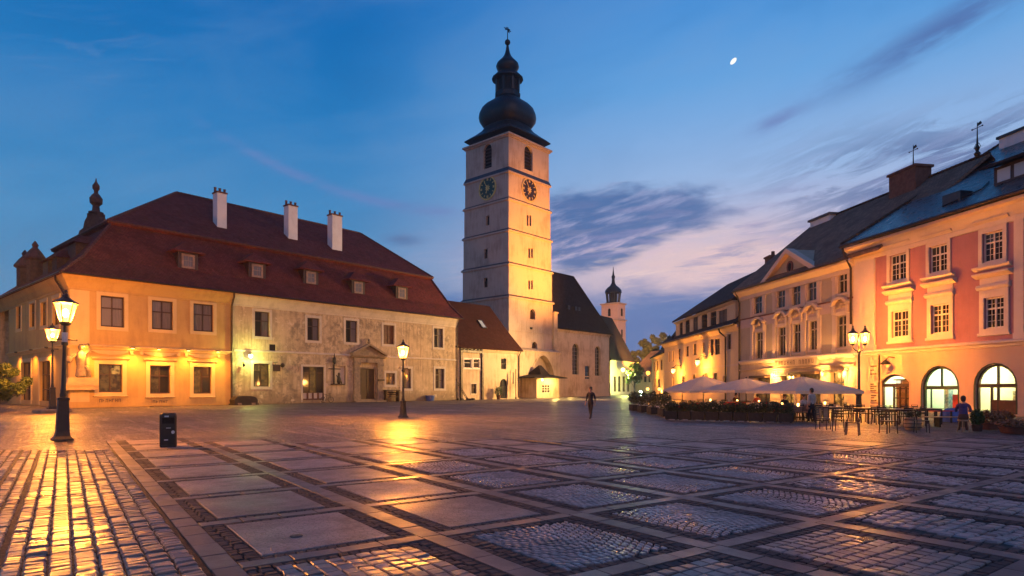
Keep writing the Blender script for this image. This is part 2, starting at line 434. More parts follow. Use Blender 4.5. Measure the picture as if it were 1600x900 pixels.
def far_ground():
    """Small cobbles too far off to tell apart: joints and domed stones in relief, worn wheel tracks."""
    m, t, b = new_mat('far_cobbles')
    pos = node(t, 'ShaderNodeNewGeometry').outputs['Position']
    mp = node(t, 'ShaderNodeMapping', {'Vector': pos, 'Rotation': (0, 0, radians(-35.6))}).outputs[0]
    vo = node(t, 'ShaderNodeTexVoronoi', {'Vector': mp, 'Scale': 7.0, 'Randomness': .55}, feature='DISTANCE_TO_EDGE', distance='EUCLIDEAN')
    vc = node(t, 'ShaderNodeTexVoronoi', {'Vector': mp, 'Scale': 7.0, 'Randomness': .55}, feature='F1')
    col = ramp(t, node(t, 'ShaderNodeSeparateXYZ', {0: vc.outputs['Color']}).outputs[0], [(0, (.13, .105, .10)), (.5, (.20, .165, .155)), (1, (.27, .225, .215))])
    edge = mrange(t, vo.outputs[0], .02, .12)
    col = mixc(t, edge, (.03, .025, .023, 1), col)
    rowv = node(t, 'ShaderNodeMapping', {'Vector': mp, 'Scale': (.22, 1.5, 1)}).outputs[0]
    rows = noise(t, rowv, 1.6, 6, .66, .5)
    colv = node(t, 'ShaderNodeMapping', {'Vector': mp, 'Scale': (1.3, .12, 1)}).outputs[0]
    trk = noise(t, colv, 1.5, 5, .6, .3)
    col = mixc(t, mth(t, 'MULTIPLY', mrange(t, rows, .44, .60), .62), col, (.045, .036, .034, 1))
    col = mixc(t, mth(t, 'MULTIPLY', mrange(t, trk, .54, .64), .6), col, (.34, .28, .25, 1))
    big = noise(t, pos, .16, 6, .6)
    col = mixc(t, mth(t, 'MULTIPLY', mrange(t, big, .42, .62), .5), col, (.085, .068, .068, 1))
    t.links.new(col, b.inputs['Base Color'])
    t.links.new(mrange(t, mth(t, 'ADD', mth(t, 'MULTIPLY', noise(t, pos, .3, 5), .6), mth(t, 'MULTIPLY', noise(t, pos, 3.0, 3), .4)), .3, .7, .36, .56), b.inputs['Roughness'])
    setbump(t, b, mth(t, 'ADD', mth(t, 'MULTIPLY', edge, 1.0), mth(t, 'ADD', mth(t, 'MULTIPLY', noise(t, pos, 1.4, 4), 1.0), mth(t, 'MULTIPLY', rows, 2.5))), .9, .05)
    return m


MT['ground'] = far_ground()


# ------------------------------------------------------------------ mesh builder
class MB:
    def __init__(s, T=None):
        s.v, s.f, s.m = [], [], []
        s.T = T or Matrix()

    def add(s, vs, fs, mi=0):
        o = len(s.v)
        T = s.T
        s.v += [T @ Vector(v) for v in vs]
        s.f += [tuple(i + o for i in f) for f in fs]
        s.m += [mi] * len(fs)
        return s

    def box(s, x0, x1, y0, y1, z0, z1, mi=0, taper=0.0):
        t = taper
        return s.add([(x0, y0, z0), (x1, y0, z0), (x1, y1, z0), (x0, y1, z0), (x0 + t, y0 + t, z1), (x1 - t, y0 + t, z1), (x1 - t, y1 - t, z1), (x0 + t, y1 - t, z1)],
                     [(0, 3, 2, 1), (4, 5, 6, 7), (0, 1, 5, 4), (1, 2, 6, 5), (2, 3, 7, 6), (3, 0, 4, 7)], mi)

    def poly(s, pts, mi=0):
        return s.add(pts, [tuple(range(len(pts)))], mi)

    def prism(s, pts, y0, y1, mi=0):
        """pts in (x, z), counter-clockwise seen from the front (-y)."""
        n = len(pts)
        vs = [(x, y0, z) for x, z in pts] + [(x, y1, z) for x, z in pts]
        fs = [tuple(range(n)), tuple(range(2 * n - 1, n - 1, -1))] + [(i, i + n, (i + 1) % n + n, (i + 1) % n) for i in range(n)]
        return s.add(vs, fs, mi)

    def profile(s, x0, x1, pts, mi=0, m0=0.0, m1=0.0):
        """pts in (y, z) swept along x; m0/m1 mitre the ends by that factor of -y."""
        n = len(pts)
        vs = [(x0 + y * m0, y, z) for y, z in pts] + [(x1 - y * m1, y, z) for y, z in pts]
        fs = [tuple(range(n)), tuple(range(2 * n - 1, n - 1, -1))] + [(i, i + n, (i + 1) % n + n, (i + 1) % n) for i in range(n)]
        return s.add(vs, fs, mi)

    def lathe(s, prof, n=12, c=(0, 0), mi=0, a0=0.0, sq=None):
        """prof = [(r, z)] upwards; sq(i_prof) -> superellipse exponent for a squarish plan."""
        vs, fs = [], []
        for k, (r, z) in enumerate(prof):
            p = sq[k] if sq else 2.0
            for i in range(n):
                a = 2 * pi * i / n
                ca, sa = cos(a), sin(a)
                d = (abs(ca) ** p + abs(sa) ** p) ** (-1.0 / p)
                x, y = ca * d * r, sa * d * r
                vs.append((c[0] + x * cos(a0) - y * sin(a0), c[1] + x * sin(a0) + y * cos(a0), z))
        for k in range(len(prof) - 1):
            for i in range(n):
                j = (i + 1) % n
                fs.append((k * n + i, k * n + j, (k + 1) * n + j, (k + 1) * n + i))
        fs.append(tuple(range(n - 1, -1, -1)))
        fs.append(tuple((len(prof) - 1) * n + i for i in range(n)))
        return s.add(vs, fs, mi)

    def tube(s, pts, r, n=6, mi=0):
        pts = [Vector(p) for p in pts]
        rs = r if isinstance(r, (list, tuple)) else [r] * len(pts)
        vs, fs = [], []
        for k, p in enumerate(pts):
            d = (pts[min(k + 1, len(pts) - 1)] - pts[max(k - 1, 0)]).normalized()
            u = d.cross(Vector((0, 0, 1)))
            if u.length < .05:
                u = d.cross(Vector((0, 1, 0)))
            u.normalize()
            w = u.cross(d)
            for i in range(n):
                a = 2 * pi * i / n
                vs.append(tuple(p + (u * cos(a) + w * sin(a)) * rs[k]))
        for k in range(len(pts) - 1):
            for i in range(n):
                j = (i + 1) % n
                fs.append((k * n + i, k * n + j, (k + 1) * n + j, (k + 1) * n + i))
        fs.append(tuple(range(n - 1, -1, -1)))
        fs.append(tuple((len(pts) - 1) * n + i for i in range(n)))
        return s.add(vs, fs, mi)

    def ball(s, c, r, n=8, mi=0):
        rx, ry, rz = r if isinstance(r, (tuple, list)) else (r, r, r)
        h = max(3, n // 2)
        vs = [(c[0], c[1], c[2] - rz)]
        for k in range(1, h):
            t = -pi / 2 + pi * k / h
            for i in range(n):
                a = 2 * pi * i / n
                vs.append((c[0] + rx * cos(t) * cos(a), c[1] + ry * cos(t) * sin(a), c[2] + rz * sin(t)))
        vs.append((c[0], c[1], c[2] + rz))
        fs = [(0, 1 + (i + 1) % n, 1 + i) for i in range(n)]
        for k in range(h - 2):
            for i in range(n):
                j = (i + 1) % n
                fs.append((1 + k * n + i, 1 + k * n + j, 1 + (k + 1) * n + j, 1 + (k + 1) * n + i))
        L = len(vs) - 1
        fs += [(L, 1 + (h - 2) * n + i, 1 + (h - 2) * n + (i + 1) % n) for i in range(n)]
        return s.add(vs, fs, mi)

    def build(s, name, mats, parent=None, smooth=False, uv=False, **props):
        me = bpy.data.meshes.new(name)
        me.from_pydata(s.v, [], s.f)
        mats = mats if isinstance(mats, (list, tuple)) else [mats]
        for m in mats:
            me.materials.append(MT[m] if isinstance(m, str) else m)
        if len(mats) > 1:
            me.polygons.foreach_set('material_index', s.m)
        if smooth:
            me.polygons.foreach_set('use_smooth', [True] * len(s.f))
            me.set_sharp_from_angle(angle=radians(smooth if smooth is not True else 40))
        if uv:
            lay = me.uv_layers.new(name='UVMap')
            up = Vector((0, 0, 1))
            for p in me.polygons:
                n = p.normal
                h = up.cross(n)
                h = Vector((1, 0, 0)) if h.length < 1e-4 else h.normalized()
                w = n.cross(h)
                for li in p.loop_indices:
                    q = me.vertices[me.loops[li].vertex_index].co
                    lay.data[li].uv = (q.dot(h), q.dot(w))
        me.update()
        o = bpy.data.objects.new(name, me)
        COL.objects.link(o)
        if parent:
            o.parent = parent
        for k, v in props.items():
            o[k] = v
        return o


def tag(o, label, cat, group=None):
    o['label'] = label
    o['category'] = cat
    if group:
        o['group'] = group
    return o


def thing(name, label, cat, loc=(0, 0, 0), rz=0.0, group=None):
    o = bpy.data.objects.new(name, None)
    COL.objects.link(o)
    o.empty_display_size = .3
    o.location = loc
    o.rotation_euler = (0, 0, rz)
    return tag(o, label, cat, group)


def wm(o):
    return Matrix.Translation(o.location) @ o.rotation_euler.to_matrix().to_4x4()


KIDS = {}


def copy_tree(root, loc, rz, label, group=None):
    c = root.copy()
    COL.objects.link(c)
    c.location = loc
    c.rotation_euler = (0, 0, rz)
    c['label'] = label
    if group:
        c['group'] = group
    if root.name not in KIDS:
        KIDS[root.name] = [(ch, list(ch.children)) for ch in root.children]
    for ch, gg in KIDS[root.name]:
        d = ch.copy()
        COL.objects.link(d)
        d.parent = c
        for g in gg:
            e = g.copy()
            COL.objects.link(e)
            e.parent = d
    return c


def light(name, loc, power, color, radius=.12, parent=None, spot=None, aim=None):
    ld = bpy.data.lights.new(name, 'SPOT' if spot else 'POINT')
    ld.energy = power
    ld.color = color
    ld.shadow_soft_size = radius
    if spot:
        ld.spot_size = radians(spot)
        ld.spot_blend = 1.0
    o = bpy.data.objects.new(name, ld)
    COL.objects.link(o)
    o.location = loc
    if aim is not None:
        o.rotation_euler = (Vector(aim) - Vector(loc)).to_track_quat('-Z', 'Y').to_euler()
    if parent:
        o.parent = parent
    return o


# ------------------------------------------------------------------ survey: where a sight line meets a plane of the place
def G(px, py):
    D = EYE * FOC / (py - HOR)
    return Vector(((px - 800) / FOC * D, D, 0))


def P(px, D, py=None):
    return Vector(((px - 800) / FOC * D, D, 0 if py is None else EYE + (HOR - py) / FOC * D))


def uz(W, px, py, yo=0.0):
    o = W @ Vector((0, yo, 0))
    d = W.to_3x3() @ Vector((1, 0, 0))
    r = (px - 800) / FOC
    u = (r * o.y - o.x) / (d.x - r * d.y)
    return u, EYE + (HOR - py) / FOC * (o.y + u * d.y)


def rect(W, xl, xr, yt, yb, yo=0.0, arch=None, **kw):
    xm = (xl + xr) / 2
    return dict(u0=uz(W, xl, 0, yo)[0], u1=uz(W, xr, 0, yo)[0], z0=uz(W, xm, yb, yo)[1], z1=uz(W, xm, yt, yo)[1], arch=arch, **kw)


def arch_pts(h, n=10, grow=0.0):
    """Points of the hole's head from the left spring to the right spring."""
    u0, u1, z1 = h['u0'] - grow, h['u1'] + grow, h['z1'] + grow
    w = u1 - u0
    m = (u0 + u1) / 2
    a = h.get('arch')
    if a == 'round':
        r = w / 2
        return [(m - r * cos(pi * i / n), z1 - r + r * sin(pi * i / n)) for i in range(n + 1)]
    if a == 'seg':
        rise = w * .22
        r = (w * w / 4 + rise * rise) / (2 * rise)
        a0 = math.asin(w / 2 / r)
        return [(m + r * sin(-a0 + 2 * a0 * i / n), z1 - r + r * cos(-a0 + 2 * a0 * i / n)) for i in range(n + 1)]
    if a == 'gothic':
        rise = min(w * .87, (z1 - h['z0']) * .6)
        k = n // 2
        left = [(u0 + w / 2 * (1 - cos(t)) ** 1.0 * 1.0, z1 - rise + rise * sin(t) ** .9) for t in [pi / 2 * i / k for i in range(k + 1)]]
        left = [(u0 + (w / 2) * (i / k) ** 1.35, z1 - rise + rise * (1 - (1 - i / k) ** 1.7)) for i in range(k + 1)]
        return left + [(2 * m - u, z) for u, z in reversed(left[:-1])]
    return [(u0, z1), (u1, z1)]


def wall(mb, x0, x1, z0, z1, holes, depth=.3, mi=0, mr=None, y=0.0):
    mr = mi if mr is None else mr
    xs = sorted({x0, x1, *[h[k] for h in holes for k in ('u0', 'u1') if x0 < h[k] < x1]})
    zs = sorted({z0, z1, *[h[k] for h in holes for k in ('z0', 'z1') if z0 < h[k] < z1]})
    for a, b in zip(xs, xs[1:]):
        for c, d in zip(zs, zs[1:]):
            m, q = (a + b) / 2, (c + d) / 2
            if any(h['u0'] < m < h['u1'] and h['z0'] < q < h['z1'] for h in holes):
                continue
            mb.add([(a, y, c), (b, y, c), (b, y, d), (a, y, d)], [(0, 1, 2, 3)], mi)
    for h in holes:
        top = arch_pts(h)
        k = len(top) // 2
        if h.get('arch'):
            for i in range(len(top) - 1):
                cn = (h['u0'], h['z1']) if i < k else (h['u1'], h['z1'])
                mb.add([(cn[0], y, cn[1]), (top[i][0], y, top[i][1]), (top[i + 1][0], y, top[i + 1][1])], [(0, 1, 2)], mi)
            mb.add([(h['u0'], y, h['z1']), (top[k][0], y, top[k][1]), (h['u1'], y, h['z1'])], [(0, 1, 2)], mi)
        loop = [(h['u0'], h['z0'])] + top + [(h['u1'], h['z0'])]
        for (a, b), (c, d) in zip(loop, loop[1:] + loop[:1]):
            mb.add([(a, y, b), (a, y + depth, b), (c, y + depth, d), (c, y, d)], [(0, 1, 2, 3)], mr)


def outline(h, grow=0.0):
    return [(h['u0'] - grow, h['z0'] - (0 if h.get('door') else grow))] + arch_pts(h, 10, grow) + [(h['u1'] + grow, h['z0'] - (0 if h.get('door') else grow))]


def ring(mb, h, g0, g1, y0, y1, mi=0):
    """A band round the hole between outlines grown by g0 and g1, from y0 (front) to y1."""
    A, B = outline(h, g0), outline(h, g1)
    n = len(A)
    closed = not h.get('door')
    rng = range(n) if closed else range(n - 1)
    for i in rng:
        j = (i + 1) % n
        mb.add([(A[i][0], y0, A[i][1]), (A[j][0], y0, A[j][1]), (B[j][0], y0, B[j][1]), (B[i][0], y0, B[i][1]),
                (A[i][0], y1, A[i][1]), (A[j][0], y1, A[j][1]), (B[j][0], y1, B[j][1]), (B[i][0], y1, B[i][1])],
               [(0, 1, 2, 3), (0, 4, 5, 1), (3, 2, 6, 7), (1, 5, 6, 2), (0, 3, 7, 4)], mi)


def window(root, T, h, wood='wood', glass='glass', surround=None, sw=.2, sp=.06, cols=2, rows=(.36, .64), y=.16, fw=.07, bar=.06,
           sill=None, split=True, mini=0, name='window'):
    """Part 'window' (its timber) with panes, surround and sill as sub-parts."""
    mb = MB(T)
    u0, u1, z0, z1 = h['u0'], h['u1'], h['z0'], h['z1']
    ring(mb, dict(h, door=False), -fw, 0.0, y, y + .07)
    iu0, iu1, iz0, iz1 = u0 + fw, u1 - fw, z0 + fw, z1 - fw
    W, H = iu1 - iu0, iz1 - iz0
    xs = [iu0 + W * i / cols for i in range(cols + 1)]
    zs = [iz1]
    for r in rows:
        zs.append(zs[-1] - H * r)
    zs[-1] = iz0
    for x in xs[1:-1]:
        mb.box(x - bar / 2, x + bar / 2, y - .012, y + .05, iz0, iz1 - (0 if not h.get('arch') else .02))
    for z in zs[1:-1]:
        mb.box(iu0, iu1, y - .02, y + .045, z - bar / 2, z + bar / 2)
    if mini:
        for a, b in zip(xs, xs[1:]):
            for k in range(1, mini):
                x = a + (b - a) * k / mini
                mb.box(x - .012, x + .012, y + .012, y + .04, iz0, iz1)
        for a, b in zip(zs, zs[1:]):
            nn = max(1, round((a - b) / (W / cols / mini) / 1.25))
            for k in range(1, nn):
                z = a + (b - a) * k / nn
                mb.box(iu0, iu1, y + .014, y + .042, z - .012, z + .012)
    win = mb.build(name, wood, root)
    gl_ = glass if isinstance(glass, (list, tuple)) else [glass]
    if h.get('arch') or not split:
        g = MB(T)
        pts = outline(dict(h, door=False), -fw * .5)
        g.prism(pts, y + .045, y + .055)
        g.build('pane', gl_[0], win)
    else:
        for i, (a, b) in enumerate(zip(xs, xs[1:])):
            for j, (c, d) in enumerate(zip(zs, zs[1:])):
                g = MB(T)
                t1, t2 = RND.uniform(-.008, .008), RND.uniform(-.008, .008)
                yy = y + .048
                g.add([(a, yy + t1, d), (b, yy - t1, d), (b, yy - t1 + t2, c), (a, yy + t1 + t2, c),
                       (a, yy + t1 + .01, d), (b, yy - t1 + .01, d), (b, yy - t1 + t2 + .01, c), (a, yy + t1 + t2 + .01, c)],
                      [(0, 1, 2, 3), (7, 6, 5, 4), (0, 4, 5, 1), (1, 5, 6, 2), (2, 6, 7, 3), (3, 7, 4, 0)])
                g.build('pane', gl_[(i + j * cols) % len(gl_)], win)
    if surround:
        g = MB(T)
        ring(g, h, 0.0, sw, -sp, .0)
        g.build('surround', surround, win)
    if sill:
        g = MB(T)
        g.profile(u0 - sw - .06, u1 + sw + .06, [(0, z0 - .06 - (sw if surround else 0)), (-.16, z0 - .02 - (sw if surround else 0)), (-.16, z0 + .03 - (sw if surround else 0)), (0, z0 + .05 - (sw if surround else 0))])
        g.build('sill', sill, win)
    return win


SIDE = lambda x, y: Matrix(((0, 1, 0, x), (-1, 0, 0, y), (0, 0, 1, 0), (0, 0, 0, 1)))      # frame of a wall seen from the left end
ENDR = lambda x, y: Matrix(((0, -1, 0, x), (1, 0, 0, y), (0, 0, 1, 0), (0, 0, 0, 1)))      # frame of a wall seen from the right end
TR = lambda x, y, z: Matrix.Translation((x, y, z))


def drainpipe(root, pts, r=.07):
    return MB().tube(pts, r, 7).build('drainpipe', 'pipe', root, smooth=True)


def chimney(root, x, y, w, d, z0, z1, mat='whitechim', pots=2, capmat='brick'):
    mb = MB()
    mb.box(x - w / 2, x + w / 2, y - d / 2, y + d / 2, z0, z1)
    c = mb.build('chimney', mat, root)
    k = MB()
    k.box(x - w / 2 - .08, x + w / 2 + .08, y - d / 2 - .08, y + d / 2 + .08, z1, z1 + .16)
    for i in range(pots):
        cx = x + (i - (pots - 1) / 2) * w * .5
        k.lathe([(.15, z1 + .16), (.13, z1 + .55), (.17, z1 + .58), (.17, z1 + .64)], 8, (cx, y))
    k.build('chimney_cap', capmat, c)
    return c

# ================================================================== LONG HOUSE on the left: ochre half and weathered white half under one red roof
def long_house():
    ang = atan2(.755, .655)
    root = thing('long_house', 'long two storey house, half ochre half weathered white, under a red mansard roof', 'house', (-37.4, 52.9, 0), ang)
    W = wm(root)
    L, H, B = 45.5, 11.3, 27.8
    xb = uz(W, 361, 600)[0]
    I = Matrix()
    # --- front holes
    up_o = [rect(W, *r) for r in ((157, 194, 463, 511), (237, 270, 470, 515), (302, 333, 475, 518))]
    lo_o = [rect(W, *r) for r in ((154, 191, 569, 613), (234, 266, 571, 615), (302, 330, 573, 615))]
    up_w = [rect(W, *r) for r in ((398, 421, 487, 526), (480, 499, 497, 532), (540, 558, 501, 535), (599, 616, 508, 538), (678, 692, 513, 543))]
    lo_w = [rect(W, *r) for r in ((396, 421, 568, 604), (603, 617, 583, 601), (628, 642, 576, 607), (680, 694, 576, 607))]
    shop = rect(W, 473, 506, 573, 628)
    shop['z0'] = 0.12
    door = rect(W, 562, 586, 576, 627)
    door['z0'] = 0.16
    vent = rect(W, 421, 431, 538, 548)
    niche = rect(W, 523, 540, 572, 601)
    mb = MB()
    wall(mb, 0, xb, 0, H, up_o + lo_o, .28)
    Ts = SIDE(0, B)
    Ws = W @ Ts
    su = [rect(Ws, *r) for r in ((26, 33, 478, 514), (47, 55, 474, 511), (64, 73, 472, 509), (83, 93, 466, 508))]
    sd_ = [rect(Ws, *r) for r in ((34, 49, 566, 610), (63, 80, 564, 612))]
    for h in sd_:
        h['z0'] = .1
    mb.T = Ts
    wall(mb, B - 22, B, 0, H, su + sd_, .28)
    mb.add([(B - 22, 0, 0), (B - 22, 3, 0), (B - 22, 3, H), (B - 22, 0, H)], [(0, 1, 2, 3)])
    mb.build('ochre_wall', 'ochre', root)
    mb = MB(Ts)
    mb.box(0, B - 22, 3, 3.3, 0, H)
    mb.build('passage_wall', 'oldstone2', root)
    mb = MB()
    wall(mb, xb, L, 0, H, up_w + lo_w + [shop, door, vent, niche], .3)
    mb.add([(L, 0, 0), (L, B, 0), (L, B, H), (L, 0, H)], [(0, 1, 2, 3)])
    mb.add([(L, B, 0), (0, B, 0), (0, B, H), (L, B, H)], [(0, 1, 2, 3)])
    mb.build('white_wall', 'oldwhite', root)
    # --- eaves cornice
    prof = [(0, H - 1.25), (-.07, H - 1.22), (-.07, H - 1.08), (-.14, H - .98), (-.34, H - .55), (-.55, H - .28), (-.60, H - .05), (0, H - .02)]
    MB().profile(0, xb, prof, 0, 1.0, 0).build('cornice', 'ochre', root)
    MB().profile(xb, L, [(y * .75, z) for y, z in prof], 0).build('cornice', 'white_trim', root)
    MB(Ts).profile(0, B, prof, 0, 0, 1.0).build('cornice', 'ochre', root)
    # --- roof
    k, zk, zr = 4.4, 17.1, 24.3
    rings = [(-.68, -.68, 45.95, B + .7, H - .08), (-.68, -.68, 45.95, B + .7, H + .06), (1.35, 1.35, 45.45, B - 1.35, 13.15), (k, k, 44.6, B - k, zk),
             (k - .25, k - .25, 44.75, B - k + .25, zk + .12), (k - .25, k - .25, 44.75, B - k + .25, zk + .34)]
    mb = MB()
    R4 = lambda r: [(r[0], r[1], r[4]), (r[2], r[1], r[4]), (r[2], r[3], r[4]), (r[0], r[3], r[4])]
    for a, b in zip(rings, rings[1:]):
        A, Bq = R4(a), R4(b)
        for i in range(4):
            j = (i + 1) % 4
            mb.add([A[i], A[j], Bq[j], Bq[i]], [(0, 1, 2, 3)])
    A = R4(rings[-1])
    r0, r1 = (13.9, 13.9, zr), (39.3, 13.9, zr)
    mb.add([A[0], A[1], r1, r0], [(0, 1, 2, 3)])
    mb.add([A[2], A[3], r0, r1], [(0, 1, 2, 3)])
    mb.add([A[3], A[0], r0], [(0, 1, 2)])
    mb.add([A[1], A[2], r1], [(0, 1, 2)])
    mb.add(R4(rings[0]), [(3, 2, 1, 0)])
    roof = mb.build('roof', 'redtile', root, uv=True)
    mb = MB()
    for a, b in (((-.68, -.68, H + .06), (1.35, 1.35, 13.2)), ((1.35, 1.35, 13.2), (k, k, zk + .1)), ((k - .25, k - .25, zk + .34), r0), (r0, r1), ((44.75, k - .25, zk + .34), r1),
                 ((45.95, -.68, H + .06), (45.45, 1.35, 13.2)), ((45.45, 1.35, 13.2), (44.6, k, zk)), ((k - .25, k - .25, zk + .30), (44.75, k - .25, zk + .30)), ((k - .25, B - k, zk + .30), (k - .25, k - .25, zk + .30))):
        a, b = Vector(a), Vector(b)
        nn = max(2, int((b - a).length / .42))
        for i in range(nn):
            mb.tube([a.lerp(b, i / nn), a.lerp(b, (i + .96) / nn)], [.15, .12], 6)
    mb.build('ridge_tile', 'ridge', roof, kind='stuff')
    MB().tube([(-.68, -.78, H), (45.95, -.78, H)], .09, 6).build('gutter', 'pipe', root)
    MB(Ts).tube([(-.5, -.78, H), (B + .75, -.78, H)], .09, 6).build('gutter', 'pipe', root)

    def zs(y):
        if y < 1.35:
            return H + .06 + (y + .68) / 2.03 * (13.15 - H - .06)
        if y < k:
            return 13.15 + (y - 1.35) / (k - 1.35) * (zk - 13.15)
        return zk + .34 + (y - k + .25) / (13.9 - k + .25) * (zr - zk - .34)

    def onroof(px, py, lo, hi):
        for _ in range(40):
            m = (lo + hi) / 2
            if uz(W, px, py, m)[1] > zs(m):
                lo = m
            else:
                hi = m
        return uz(W, px, py, lo)[0], lo
    # --- chimneys on the upper slope
    for px, py, pw, pt in ((347, 356, 20, 302), (458, 374, 21, 322), (527, 391, 24, 337)):
        u, y = onroof(px, py, k, 13.8)
        q = W @ Vector((u, y, 0))
        w = pw * q.y / FOC / .98
        zt = EYE + (HOR - pt) / FOC * q.y
        chimney(root, u, y + .55, w * .72, 1.1, zs(y) - .3, zt, pots=3)
    # --- dormers on the lower slope
    for px, py in ((294, 420), (402, 434), (486, 444), (560, 459), (628, 467)):
        u, y = onroof(px, py, 0, k)
        z0 = zs(y) - .1
        w, h = .95, 1.75
        d = MB()
        d.box(u - w, u + w, y, y + 2.6, z0, z0 + h)
        dm = d.build('dormer', 'wood', root)
        rf = MB()
        e = .60
        q = [(u - w - e, y - .35, z0 + h - .08), (u + w + e, y - .35, z0 + h - .08), (u + w + e, y + 2.4, z0 + h - .08), (u - w - e, y + 2.4, z0 + h - .08)]
        q2 = [(x, yy, z + .12) for x, yy, z in q]
        rf.add(q + q2, [(0, 3, 2, 1), (0, 1, 5, 4), (1, 2, 6, 5), (2, 3, 7, 6), (3, 0, 4, 7)])
        rf.add([q2[0], q2[1], q2[2], q2[3], (u, y + .65, z0 + h + 1.15), (u, y + 3.8, z0 + h + 1.15)], [(0, 1, 4), (1, 2, 5, 4), (2, 3, 5), (3, 0, 4, 5)])
        rf.build('dormer_roof', 'redtile', dm, uv=True)
        f = MB()
        ring(f, dict(u0=u - .42, u1=u + .42, z0=z0 + .34, z1=z0 + 1.32), 0, .2, y - .06, y)
        f.box(u - .02, u + .02, y - .04, y, z0 + .34, z0 + 1.32)
        f.box(u - .42, u + .42, y - .04, y, z0 + .86, z0 + .90)
        f.build('window_frame', 'dormerframe', dm)
        f = MB()
        f.box(u - .42, u + .42, y - .02, y + .01, z0 + .34, z0 + 1.32)
        f.build('pane', 'glass_curtain', dm)
    # --- dormers, turrets and the carved gable on the end slope
    for pxd, w, hh, yy in ((112, 1.25, 1.5, 1.9), (84, 1.0, 1.35, .9), (71, .9, 1.45, .6)):
        d = MB(Ts)
        u = uz(Ws, pxd, 0, yy)[0]
        z0 = zs(yy) - .2
        d.box(u - w, u + w, yy, yy + 3.0, z0, z0 + hh)
        dm = d.build('dormer', 'terracotta', root)
        rf = MB(Ts)
        rf.add([(u - w - .3, yy - .3, z0 + hh), (u + w + .3, yy - .3, z0 + hh), (u + w + .3, yy + 3, z0 + hh), (u - w - .3, yy + 3, z0 + hh),
                (u, yy + .7, z0 + hh + .95), (u, yy + 3.6, z0 + hh + .95)],
               [(0, 1, 4), (1, 2, 5, 4), (2, 3, 5), (3, 0, 4, 5), (3, 2, 1, 0)])
        rf.build('dormer_roof', 'redtile', dm, uv=True)
    for pxt, r, hh in ((55, .72, 2.2), (39, .72, 1.9)):
        t_ = MB(Ts)
        z0 = zs(.7) - .2
        c = (uz(Ws, pxt, 0, .9)[0], .9)
        t_.lathe([(r, z0), (r, z0 + hh), (r * 1.35, z0 + hh + .12), (r * 1.35, z0 + hh + .3), (r * .7, z0 + hh + 1.0), (r * .3, z0 + hh + 1.35), (r * .42, z0 + hh + 1.6), (.05, z0 + hh + 2.0)], 8, c)
        t_.build('turret', 'terracotta', root, smooth=30)
    gm = MB()
    gx, gy, gz = 7.0, 18.0, 18.6
    st = [(-1.9, 0), (1.9, 0), (1.75, .6), (1.25, .9), (1.05, 1.7), (.75, 2.1), (.75, 2.5), (-.75, 2.5), (-.75, 2.1), (-1.05, 1.7), (-1.25, .9), (-1.75, .6)]
    gm.T = TR(gx, gy, gz) @ Matrix.Rotation(radians(-60), 4, 'Z')
    gm.prism(st, -.45, .45)
    gb = gm.build('carved_gable', 'terracotta', root)
    fm = MB(TR(gx, gy, gz + 2.5))
    fm.lathe([(.75, 0), (.75, .18), (.4, .3), (.34, .9), (.62, 1.2), (.66, 1.7), (.4, 2.1), (.2, 2.3), (.22, 2.6), (.36, 2.8), (.36, 3.15), (.2, 3.4), (.1, 3.6), (.03, 4.0)], 10)
    fm.build('finial', 'terracotta', gb, smooth=35)
    # --- ledge between the storeys
    zl = uz(W, 240, 545)[1]
    lp = [(0, zl - .28), (-.08, zl - .24), (-.12, zl - .1), (-.26, zl), (-.26, zl + .09), (0, zl + .16)]
    MB().profile(0, xb - .05, lp, 0, 1.0, 0).build('ledge', 'ochre_trim', root)
    MB(Ts).profile(B - 22, B, lp, 0, 0, 1.0).build('ledge', 'ochre_trim', root)
    z2 = uz(W, 500, 553)[1]
    MB().profile(xb + .3, L, [(0, z2 - .12), (-.09, z2 - .08), (-.09, z2 + .06), (0, z2 + .12)]).build('ledge', 'white_trim', root)
    # stucco scrolls under the ochre ledge
    sc = MB()
    for h in lo_o:
        m = (h['u0'] + h['u1']) / 2
        w = h['u1'] - h['u0']
        sc.prism([(m - w * .9, zl - .32), (m - w * .5, zl - .62), (m, zl - .70), (m + w * .5, zl - .62), (m + w * .9, zl - .32)], -.10, 0)
        for s in (-1, 1):
            sc.lathe([(.16, -.1), (.19, 0), (.05, .06)], 8, (0, 0)) if False else None
            sc.box(m + s * w * .9 - .14, m + s * w * .9 + .14, -.16, 0, zl - .60, zl - .29)
    sc.build('stucco_ornament', 'ochre_trim', root)
    # plinth and pilaster strip
    MB().box(.02, xb - .1, -.05, 0, 0, .5).build('plinth', 'ochre', root)
    MB(Ts).box(B - 22, B - .02, -.05, 0, 0, .5).build('plinth', 'ochre', root)
    MB().box(xb + .1, L, -.05, 0, 0, .35).build('plinth', 'oldwhite', root)
    MB().box(.1, 1.5, -.05, 0, .5, H - 1.25).build('corner_strip', 'ochre_trim', root)
    for h in up_o:
        window(root, I, h, surround='ochre_trim', sw=.32, sp=.07, glass=['glass_curtain', 'glass_curtain'], fw=.13, bar=.11, rows=(.38, .62))
    for i, h in enumerate(lo_o):
        window(root, I, h, surround='ochre_trim', sw=.34, sp=.08, glass=['litdim', 'litwarm', 'litdim', 'litdim'] if i == 0 else ['litdim', 'glass'], fw=.12, bar=.11, rows=(.36, .64), sill='ochre_trim')
        g = MB()
        m = (h['u0'] + h['u1']) / 2
        w = (h['u1'] - h['u0']) / 2 + .55
        g.profile(m - w, m + w, [(0, h['z1'] + .42), (-.16, h['z1'] + .45), (-.2, h['z1'] + .58), (0, h['z1'] + .62)])
        g.build('window_hood', 'ochre_trim', root)
